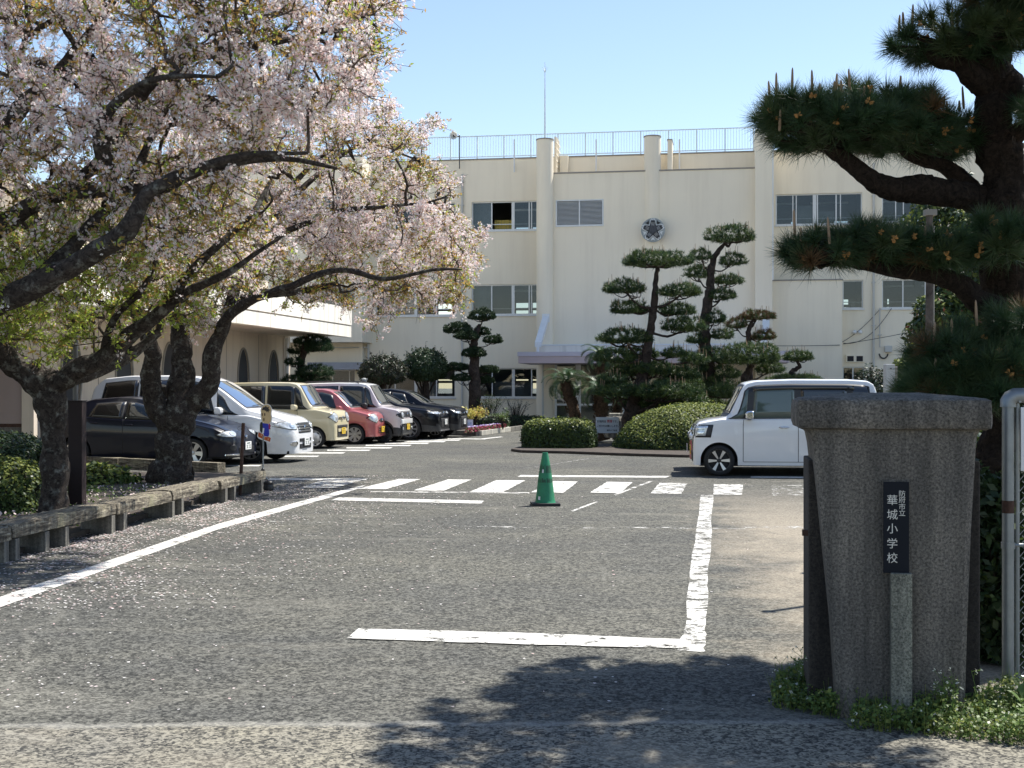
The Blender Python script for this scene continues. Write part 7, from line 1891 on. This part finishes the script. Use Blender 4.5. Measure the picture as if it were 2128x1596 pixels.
# ---------------------------------------------------------------- weeds round the pillar
def weeds(name, polys, cnt, hgt, label, fl=.03):
    pts = []
    for poly, c_n, h_ in polys:
        w = [G(*p) for p in poly]; xs_ = [p.x for p in w]; ys_ = [p.y for p in w]; out = []
        while len(out) < c_n:
            x = rng.uniform(min(xs_), max(xs_), 4000); y = rng.uniform(min(ys_), max(ys_), 4000); m = inpoly(x, y, [(p.x, p.y) for p in w]); out += list(zip(x[m], y[m]))
        q = np.array(out[:c_n]); hh = h_ * (.45 + .55 * np.clip(.5 + smoothn(q[:, 0], q[:, 1], 7, 9) * .5, 0, 1.3)); pts.append(np.column_stack([q, rng.random(c_n) ** .8 * hh]))
    C = np.concatenate(pts); o_ = C.mean(0) * np.array([1, 1, 0])
    V, Fc = leaf_quads(C - o_, np.tile([0, -.35, .9], (len(C), 1)), .0105, .75, .55)
    mi = rng.choice(4, len(Fc), p=[.55, .27, .15, .03])
    root = empty(name, o_, 0, label, 'weeds'); tag(root, kind='stuff'); 
    tag(mesh_np('weed_leaves', V, Fc, [M['weed'], M['hedge'], M['hedge2'], M['weedflower']], root, mi=mi), kind='stuff')
    b = C[rng.choice(len(C), len(C) // 7)] - o_; b0 = b.copy(); b0[:, 2] = 0; b1 = b + rng.normal(0, .025, b.shape); b1[:, 2] = b[:, 2] * 1.25 + .02
    V, Fc = prisms(b0, b1, np.full(len(b), .0018), np.full(len(b), .0007), 3); tag(mesh_np('grass_blades', V, Fc, [M['weed'], M['hedge2']], root, mi=np.tile(rng.choice(2, len(b)), 3)), kind='stuff')
    return root
weeds('weed_patch', [([(1598, 1468), (1620, 1430), (1650, 1400), (1700, 1392), (1748, 1420), (1745, 1500), (1690, 1488), (1640, 1478)], 3300, .15)], 0, 0, 'clump of green weeds on the left of the gate pillar foot')
weeds('weed_patch', [([(1760, 1515), (1790, 1480), (1850, 1470), (1900, 1465), (2010, 1470), (2140, 1440), (2200, 1500), (2180, 1560), (2060, 1545), (1900, 1528)], 7000, .15), ([(1900, 1500), (1930, 1480), (1990, 1480), (1990, 1520), (1900, 1520)], 1100, .24)], 0, 0, 'broad band of weeds in front of the gate pillar and fence')
def stalk(px, py, h, label, heads=12, lean=0):
    g_ = G(px, py); root = empty('tall_weed', g_, 0, label, 'weed'); s0 = []; s1 = []
    top = Vector((lean, 0, h)); m_ = MB()
    m_.tube([(0, 0, 0), (lean * .4, 0, h * .5), top], [.0025, .002, .0012], 4)
    C = []
    for i in range(heads):
        t = rnd.uniform(.45, 1); p = Vector((lean * t, 0, h * t)); e = p + Vector((rnd.uniform(-.05, .05), rnd.uniform(-.03, .03), rnd.uniform(.01, .06))); m_.tube([p, e], .0012, 3); C += [tuple(e + Vector((rnd.uniform(-.008, .008), 0, rnd.uniform(-.008, .008)))) for _ in range(5)]
    m_.build('stem', M['weed'], root); C = np.array(C); leafy('flower_heads', C, rng.normal(0, 1, C.shape), .006, [M['weedflower'], M['weed']], [.5, .5], root)
stalk(1655, 1462, .27, 'tall seeding weed left of the pillar', 14, .03); stalk(1640, 1466, .22, 'thin leaning weed stalk at the left end of the weeds', 8, -.04)
stalk(1957, 1515, .27, 'white-flowered weed in front of the pillar strip', 12, .01); stalk(1975, 1520, .24, 'small flowering weed just right of the white-flowered one', 9, .02); stalk(2040, 1500, .25, 'curved weed stalk between pillar and fence', 6, -.05)
# broad-leaved plant at the fence foot
bl = G(2105, 1500); br_ = empty('broadleaf_weed', bl, 0, 'broad-leaved green plant at the foot of the fence post', 'plant')
for i in range(16):
    a = i * 2.4; L_ = rnd.uniform(.08, .14); e = rnd.uniform(.2, 1.0); d = Vector((math.cos(a) * math.cos(e), math.sin(a) * math.cos(e) - .2, math.sin(e))).normalized(); sd_ = d.cross(Vector((0, 0, 1))).normalized(); up = sd_.cross(d)
    b0 = Vector((rnd.uniform(-.06, .06), rnd.uniform(-.04, .04), rnd.uniform(.0, .10)))
    V = [b0]; 
    for t, w in ((.25, .55), (.5, 1), (.75, .7)): c = b0 + d * L_ * t + Vector((0, 0, -.03 * t * t)); V += [c - sd_ * .026 * w + up * .006, c, c + sd_ * .026 * w + up * .006]
    V.append(b0 + d * L_ + Vector((0, 0, -.035)))
    mesh_py('leaf', V, [(0, 2, 1), (0, 3, 2), (1, 2, 5, 4), (2, 3, 6, 5), (4, 5, 8, 7), (5, 6, 9, 8), (7, 8, 10), (8, 9, 10)], M['weed'], br_)

# ---------------------------------------------------------------- sleeper bench
def bench_pt(px, z=.335):
    # front top edge of the sleepers: straight line on the plan
    a = (px - CX) / F; A = Vector((-4.66, 12.0)); B = Vector((-3.83, 20.2)); d = B - A
    t = (a * A.y - A.x) / (d.x - a * d.y); return A + d * t
spans = [(-70, 24), (26, 242), (244, 357), (359, 454), (460, 553)]
lbl = ['weathered timber sleeper cut off by the left edge of the picture', 'longest weathered timber sleeper in front of the lichen-covered trunk', 'weathered timber sleeper with a long split, third along the row', 'weathered timber sleeper just before the far end', 'farthest weathered timber sleeper ending at the warning figure']
bang = math.atan2(.83, 8.2)
for k, (a, b_) in enumerate(spans):
    p, q = bench_pt(a), bench_pt(b_); L_ = (q - p).length; W_ = .36; H_ = .125
    o = empty('bench_sleeper', (p.x, p.y, .205 + (.012 if k % 2 else 0)), math.atan2(q.y - p.y, q.x - p.x), lbl[k], 'timber sleeper', 'old sleepers laid as a long low bench')
    nx = 30; V = []; Fc = []
    prof = [(0, 0), (-.004, H_ * .5), (.006, H_), (W_ * .33, H_ + .004), (W_ * .66, H_ - .004), (W_, H_ - .01), (W_ + .003, H_ * .4), (W_, 0)]
    m = len(prof)
    for i in range(nx + 1):
        x = L_ * i / nx * .995
        for j, (y, z) in enumerate(prof):
            r = .006; e = .006 if i in (0, nx) and j in (2, 5) else 0
            V.append((x + rnd.uniform(-.004, .004), y + rnd.uniform(-r, r) * .6 + (e if j == 2 else -e), z + rnd.uniform(-r, r) * (.7 if j in (2, 3, 4, 5) else .4) - e))
    for i in range(nx):
        for j in range(m): Fc.append((i * m + j, i * m + (j + 1) % m, (i + 1) * m + (j + 1) % m, (i + 1) * m + j))
    Fc += [tuple(range(m)), tuple(nx * m + j for j in range(m))[::-1]]
    mesh_py('beam', V, Fc, M['timber'], o)
blocks = [(14, 'first'), (37, ''), (99, ''), (140, ''), (236, ''), (261, ''), (361, ''), (380, ''), (471, ''), (489, ''), (545, ''), (590, '')]
bl_lab = ['concrete block at the left picture edge under the cut-off sleeper', 'narrow concrete block under the left sleeper joint', 'broad concrete block under the near end of the longest sleeper', 'second broad concrete block under the longest sleeper', 'concrete block left of the joint between longest and split sleeper', 'concrete block right of the joint between longest and split sleeper', 'left block of the pair under the split sleeper far end', 'right block of the pair under the split sleeper far end', 'left block of the pair under the last joint', 'right block of the pair under the last joint', 'lone concrete block under the far end of the bench']
for (px, _), lb in zip(blocks[:11], bl_lab):
    p = bench_pt(px); rot = rnd.uniform(-.06, .06)
    bo_ = MB().box(-.36, .0, -.05, .05, 0, .205, .002).build('concrete_block', M['concrete'], None, bevel=.004)
    bo_.location = (p.x - .0, p.y, .0); bo_.rotation_euler = (0, 0, rot - .05); tag(bo_, lb, 'concrete block', 'concrete blocks carrying the sleepers')
# planting bed behind the bench
a0 = bench_pt(-400); a1 = bench_pt(560)
bedp = [(a0.x - .1, a0.y), (a1.x - .42, a1.y + .1), (a1.x - .7, a1.y + 3.4), (-7.2, 24.2), (-14, 22), (-14, a0.y)]
bed2 = MB().prism([(x, y) for x, y in bedp], .001, .06).build('planting_bed', M['soil'], None); tag(bed2, 'bare earth bed under the cherry trees behind the bench', kind='structure')
te = empty('timber_edging', G(455, 975), 0, 'mossy dark timber edging along the back of the earth bed', 'timber edging')
e0, e1 = G(160, 968), G(462, 985); d_ = e1 - e0; ang = math.atan2(d_.y, d_.x); te.location = (e0.x, e0.y, 0); te.rotation_euler = (0, 0, ang)
for k in range(3): MB().box(d_.length * k / 3 + .02, d_.length * (k + 1) / 3 - .02, -.10, .10, .0, .21, .006).build('beam', M['timber'], te)
shrub('round_hedge', G(20, 1073) + Vector((-.15, .2, 0)), .62, .62, .72, 12000, .026, [M['hedge'], M['hedge2'], M['hedgedark']], [.5, .25, .25], 'round light green hedge bush left of the lichen-covered trunk', p=2.6, noise=.07)
shrub('dark_hedge', P(-75, 1000, 20.5), 1.28, .8, .92, 14000, .034, [M['hedgedark'], M['hedge']], [.75, .25], 'long dark green hedge behind the round hedge bush', p=4.5)
bpy.data.objects['dark_hedge'].location.z = 0
shrub('low_plant', G(200, 1010), .75, .55, .36, 1500, .05, [M['hedge'], M['hedge2'], M['hedgedark']], [.45, .3, .25], 'leafy low plants between the two cherry trunks', 'plant', noise=.25, depth=.12, core=.6)
shrub('low_plant', G(150, 1030) + Vector((0, .0, 0)), .5, .4, .18, 900, .03, [M['weed'], M['hedge']], [.6, .4], 'ground plants beside the lichen-covered trunk', 'plant', noise=.25, depth=.05, core=.5)
n = 2600; gq = np.column_stack([rng.uniform(-6.6, -4.4, n), rng.uniform(13, 20.5, n)]); ok = gq[:, 0] < -4.66 + (gq[:, 1] - 12) * .101 - .35; gq = gq[ok]; C = np.column_stack([gq, rng.uniform(.06, .13, len(gq))])
V, Fc = leaf_quads(C, np.tile([0, 0, 1.0], (len(C), 1)), .02, .6, .6); tag(mesh_np('ground_cover', V, Fc, [M['weed'], M['hedge'], M['petal']], mi=rng.choice(3, len(Fc), p=[.45, .3, .25])), 'low green ground cover and petals on the earth bed', 'ground cover', kind='stuff')

# ---------------------------------------------------------------- traffic cone
cg = G(1133, 1050); cone = empty('traffic_cone', cg, R(4), 'green traffic cone on a black base standing in the driveway', 'traffic cone')
s_ = 1 / F * cg.y
MB().box(-29 * s_, 29 * s_, -29 * s_, 29 * s_, 0, 6 * s_).build('base', M['rubber'], cone, bevel=.006)
gm = pm('green_cone_plastic', (.012, .19, .085), .45, .18, 9, bump=.08, bscale=20)
prof = [(22 * s_, 6.2 * s_), (21 * s_, 8 * s_), (20 * s_, 12 * s_), (16.6 * s_, 40 * s_), (13.2 * s_, 68 * s_), (9 * s_, 92 * s_), (5.6 * s_, 109 * s_), (5.4 * s_, 110 * s_), (4.4 * s_, 110.2 * s_), (4.2 * s_, 104 * s_)]
MB().lathe(prof, 36).build('cone', gm, cone, smooth=True)
gd = pm('torn_dark_green_tape', (.012, .075, .035), .55, .4, 12)
def rad_at(h): return np.interp(h, [p[1] / s_ for p in prof[:7]], [p[0] / s_ for p in prof[:7]])
for h0, h1 in ((68, 86), (48, 57)):
    V = []; Fc = []; n = 60
    for i in range(n + 1):
        t = 2 * math.pi * i / n
        lo = h0 + rnd.uniform(-.3, .3); hi = h1 + rnd.uniform(-5, 1.2)
        for h in (lo, hi): r = (rad_at(h) + .12) * s_; V.append((r * math.cos(t), r * math.sin(t), h * s_))
    for i in range(n):
        if rnd.random() < .86: Fc.append((2 * i, 2 * i + 2, 2 * i + 3, 2 * i + 1))
    mesh_py('torn_tape', V, Fc, gd, cone)
for a, h, w, hh, mt in ((-2.05, 68, 5, 7, 'alu'), (-2.35, 12.5, 5, 7, 'white')):
    V = []
    for da, dh in ((-.14, 0), (.14, 0), (.14, hh), (-.14, hh)): r = (rad_at(h + dh) + .25) * s_; V.append((r * math.cos(a + da), r * math.sin(a + da), (h + dh) * s_))
    mesh_py('sticker', V, [(0, 1, 2, 3)], M[mt], cone)

# ---------------------------------------------------------------- warning figure, rusty post, brown post, bust, poles
wf = empty('warning_figure', G(558, 1020), 0, 'painted child-shaped warning cut-out on a thin pole with round black base', 'sign')
Yf = wf.location.y; fx = lambda px: (px - 558) / F * Yf; fz = lambda py: EYE - (py - HY) / F * Yf
MB().lathe([(.055, 0), (.078, .02), (.082, .06), (.074, .10), (.080, .11), (.078, .14), (.05, .165), (.015, .17)], 24).build('base', M['black'], wf, smooth=True)
MB().tube([(0, 0, .16), (-.08, 0, .26), (fx(546.5), 0, fz(975)), (fx(547), 0, fz(905))], .012, 8).build('pole', M['steel'], wf, smooth=True)
MB().lathe([(.03, fz(979)), (.03, fz(975)), (.014, fz(973))], 12, (fx(546.5), 0, 0)).build('collar', M['black'], wf)
W2 = lambda x, y: (490 + x / 7.256, 820 + y / 7.256)      # from the enlarged view
def cut(name, pl__, mat, y, th=.006, par=wf):
    pts = [W2(*p) for p in pl__]; return MB().prism([(fx(a), fz(b_)) for a, b_ in pts], y, y + th, lambda a, b_, h: (a, h, b_)).build(name, mat, par)
skin = pm('painted_skin', (.62, .45, .24), .6, .08, 12); outl = [(430, 150), (480, 140), (520, 160), (545, 210), (540, 300), (550, 340), (540, 400), (555, 440), (530, 520), (535, 590), (550, 620), (545, 700), (510, 730), (430, 700), (340, 660), (322, 630), (335, 560), (365, 545), (360, 450), (385, 395), (375, 330), (370, 230), (390, 180)]
cut('board', outl, M['white'], 0)
cut('face', [(432, 158), (480, 150), (515, 170), (535, 215), (528, 300), (538, 345), (525, 410), (490, 445), (440, 440), (400, 405), (388, 330), (382, 235), (398, 188)], skin, -.003, .003)
cut('hair', [(395, 225), (420, 185), (440, 190), (455, 165), (470, 192), (500, 185), (495, 215), (520, 235), (495, 245), (500, 275), (480, 250), (470, 270), (455, 240), (440, 250), (430, 225), (410, 240)], M['black'], -.006, .0028)
for x, y in ((400, 300), (437, 300), (425, 375)): cut('painted_feature', [(x - 8, y - 20), (x + 8, y - 20), (x + 9, y + 18), (x - 8, y + 20)], pm('painted_brown', (.08, .04, .02), .6), -.006, .0028)
cut('satchel', [(372, 420), (400, 410), (412, 450), (405, 560), (385, 580), (362, 540), (362, 460)], M['black'], -.003, .0028)
cut('blue_clothes', [(405, 430), (490, 440), (500, 500), (505, 600), (490, 635), (430, 625), (415, 590), (430, 520), (410, 500)], pm('painted_blue', (.02, .03, .38), .5), -.0032, .003)
cut('arm', [(408, 505), (430, 505), (425, 580), (400, 585)], M['white'], -.006, .0028)
cut('red_sleeve', [(495, 445), (520, 430), (515, 460), (535, 470), (515, 490), (525, 520), (500, 525), (496, 490)], pm('painted_crimson', (.35, .01, .10), .5), -.0033, .003)
cut('orange_panel', [(345, 565), (410, 600), (430, 635), (500, 640), (530, 655), (515, 712), (430, 680), (345, 640), (335, 620)], pm('painted_orange', (.50, .10, .015), .5), -.0034, .003)
for i, (x, y) in enumerate(((365, 600), (385, 610), (405, 625), (435, 650), (460, 662), (490, 672), (510, 680))): cut('painted_stroke', [(x - 5, y - 12), (x + 6, y - 9), (x + 4, y + 14), (x - 6, y + 12)], skin if i % 2 else M['red'], -.0065, .0028)

rp = G(498, 985); Yr = 19.6
rp = Vector((P(503, 900, Yr).x, Yr, 0)); ro = empty('rusty_post', rp, 0, 'thin rusty steel post with a wire ring near the warning figure', 'post')
MB().tube([(-.03, 0, 0), (.02, 0, EYE - (879 - HY) / F * Yr)], .026, 10).build('pole', M['rust'], ro, smooth=True)
MB().tube([(.02 - .055 + .03 * math.cos(t), 0, .98 + .03 + .03 * math.sin(t)) for t in np.linspace(0, 6.28, 14)], .004, 5).build('ring', M['steel'], ro)
MB().tube([(.0, -.03, 1.02), (-.07, -.02, .95), (-.05, -.02, .90)], .003, 4).build('wire', M['steel'], ro)
Yb = 17.2
bb = Vector((P(160, 900, Yb).x, Yb, 0)); bo2 = empty('brown_post', bb, 0, 'dark brown rectangular steel box post with a round pipe on top', 'post')
fxb = lambda px: (px - 160) / F * Yb; fzb = lambda py: EYE - (py - HY) / F * Yb
brn = pm('brown_steel', (.024, .016, .017), .6, .1, 3, spec=.25)
MB().box(fxb(146), fxb(175), -.09, .09, .0, fzb(834)).build('box_column', brn, bo2, bevel=.006)
MB().box(fxb(146) - .01, fxb(175) + .01, -.10, .10, fzb(834) + .001, fzb(834) + .012).build('cap', brn, bo2)
MB().tube([(fxb(157), 0, fzb(834)), (fxb(157), 0, fzb(560))], .035, 12).build('pipe', pm('grey_pipe', (.12, .12, .12), .5), bo2, smooth=True)
MB().box(fxb(138), fxb(142), .1, .2, .35, fzb(850)).build('red_reflector', pm('dull_red', (.25, .04, .03), .5), bo2)
# pinkish wall panel at the far left
Yq = 26; q0 = P(-160, 880, Yq); wpn = empty('boundary_wall', (q0.x, Yq, 0), 0, 'low pinkish panel wall with dark base rail at the far left', 'wall')
fxq = lambda px: (px - CX) / F * Yq - q0.x; fzq = lambda py: EYE - (py - HY) / F * Yq
for a, b_ in ((-160, -58), (-55, 45)): MB().box(fxq(a), fxq(b_), 0, .08, fzq(880), fzq(762)).build('panel', M['panelbrown'], wpn)
MB().box(fxq(-160), fxq(46), -.01, .09, fzq(888), fzq(880.5)).build('base_rail', M['rust'], wpn)
MB().box(fxq(47), fxq(72), -.05, .15, 0, fzq(770)).build('end_pier', M['gymwall'], wpn)
MB().box(fxq(-160), fxq(46.5), .0, .08, 0, fzq(888.5)).build('plinth', M['concrete'], wpn)
# bust statue
Yu = 46.0; ub = Vector((P(757, 830, Yu).x, Yu, 0)); bu = empty('bust_statue', ub, R(-20), 'grey stone bust on a plinth behind the silver-mauve car', 'statue')
zt_ = EYE - (783 - HY) / F * Yu
stn = pm('statue_grey', (.30, .31, .31), .7, .15, 8)
sm = bpy.data.meshes.new('bust'); vsx = [(0, 0, zt_ - .62), (0, 0, zt_ - .38), (0, 0, zt_ - .25), (0, -.01, zt_ - .15), (0, -.01, zt_ - .03), (-.2, 0, zt_ - .33), (.2, 0, zt_ - .33), (-.29, 0, zt_ - .45), (.29, 0, zt_ - .45), (-.30, 0, zt_ - .62), (.30, 0, zt_ - .62)]
sm.from_pydata(vsx, [(0, 1), (1, 2), (2, 3), (3, 4), (1, 5), (1, 6), (5, 7), (6, 8), (7, 9), (8, 10)], []); so_ = link(bpy.data.objects.new('bust', sm), bu)
sk = so_.modifiers.new('skin', 'SKIN'); 
for v, r in zip(sm.skin_vertices[0].data, (.17, .15, .062, .105, .095, .085, .085, .075, .075, .07, .07)): v.radius = (r, r * (1.15 if r < .12 and r > .09 else .9))
sm.skin_vertices[0].data[0].use_root = True
so_.modifiers.new('sub', 'SUBSURF').levels = 2; so_.modifiers['sub'].render_levels = 2; sm.materials.append(stn)
fc_ = MB(); zc_ = zt_ - .09
fc_.add([(-.018, -.10, zc_ - .01), (.018, -.10, zc_ - .01), (0, -.135, zc_ - .03), (0, -.10, zc_ + .04)], [(0, 1, 2), (0, 2, 3), (2, 1, 3)]); fc_.build('nose', stn, bu)
for s__ in (-1, 1): MB().lathe([(.004, -.03), (.022, -.01), (.02, .025), (.004, .03)], 8, (s__ * .108, -.0, zc_)).build('ear', stn, bu, smooth=True)
MB().box(-.028, .028, -.112, -.095, zc_ - .065, zc_ - .055).build('mouth', stn, bu, bevel=.003)
MB().box(-.28, .28, -.2, .2, 0, zt_ - .60).build('plinth', M['stone'], bu, bevel=.02)
# grey post and utility pole on the right
Yg = 12.0; gb = Vector((P(1850, 900, Yg).x, Yg, 0)); g1 = empty('service_post', gb, 0, 'pale grey metal service post right behind the gate pillar', 'post')
fxg = lambda px: (px - 1850) / F * Yg; zg = EYE - (757 - HY) / F * Yg
MB().box(fxg(1838), fxg(1857), -.045, .045, 0, zg).build('housing', pm('post_grey', (.42, .43, .43), .5, .08, 3), g1, bevel=.006)
MB().box(fxg(1857) + .002, fxg(1863), -.035, .055, 0, zg - .02).build('back_channel', M['coping'], g1, bevel=.004)
MB().lathe([(.006, 0), (.006, .01)], 10, (fxg(1848), -.056, zg - .04), 'y').build('screw', M['black'], g1)
Yp2 = 10.5; ub2 = Vector((P(1929, 900, Yp2).x, Yp2, 0)); u1 = empty('utility_pole', ub2, 0, 'thin weathered wooden pole standing between the pine boughs on the right', 'pole')
MB().tube([(0, 0, 0), (.005, 0, 1.5), (.01, 0, EYE - (440 - HY) / F * Yp2)], [.032, .030, .027], 14).build('shaft', bark('pole_wood', (.06, .05, .045), (.2, .17, .15), 5), u1, smooth=True)
MB().tube([(.034, -.01, 0), (.040, -.01, EYE - (470 - HY) / F * Yp2)], .008, 6).build('conduit', M['coping'], u1, smooth=True)
MB().box(-.03, .06, -.04, .04, EYE - (448 - HY) / F * Yp2, EYE - (436 - HY) / F * Yp2).build('top_cap', M['coping'], u1)
# a thin leaning pole outside the frame to the right whose shadow crosses the lot
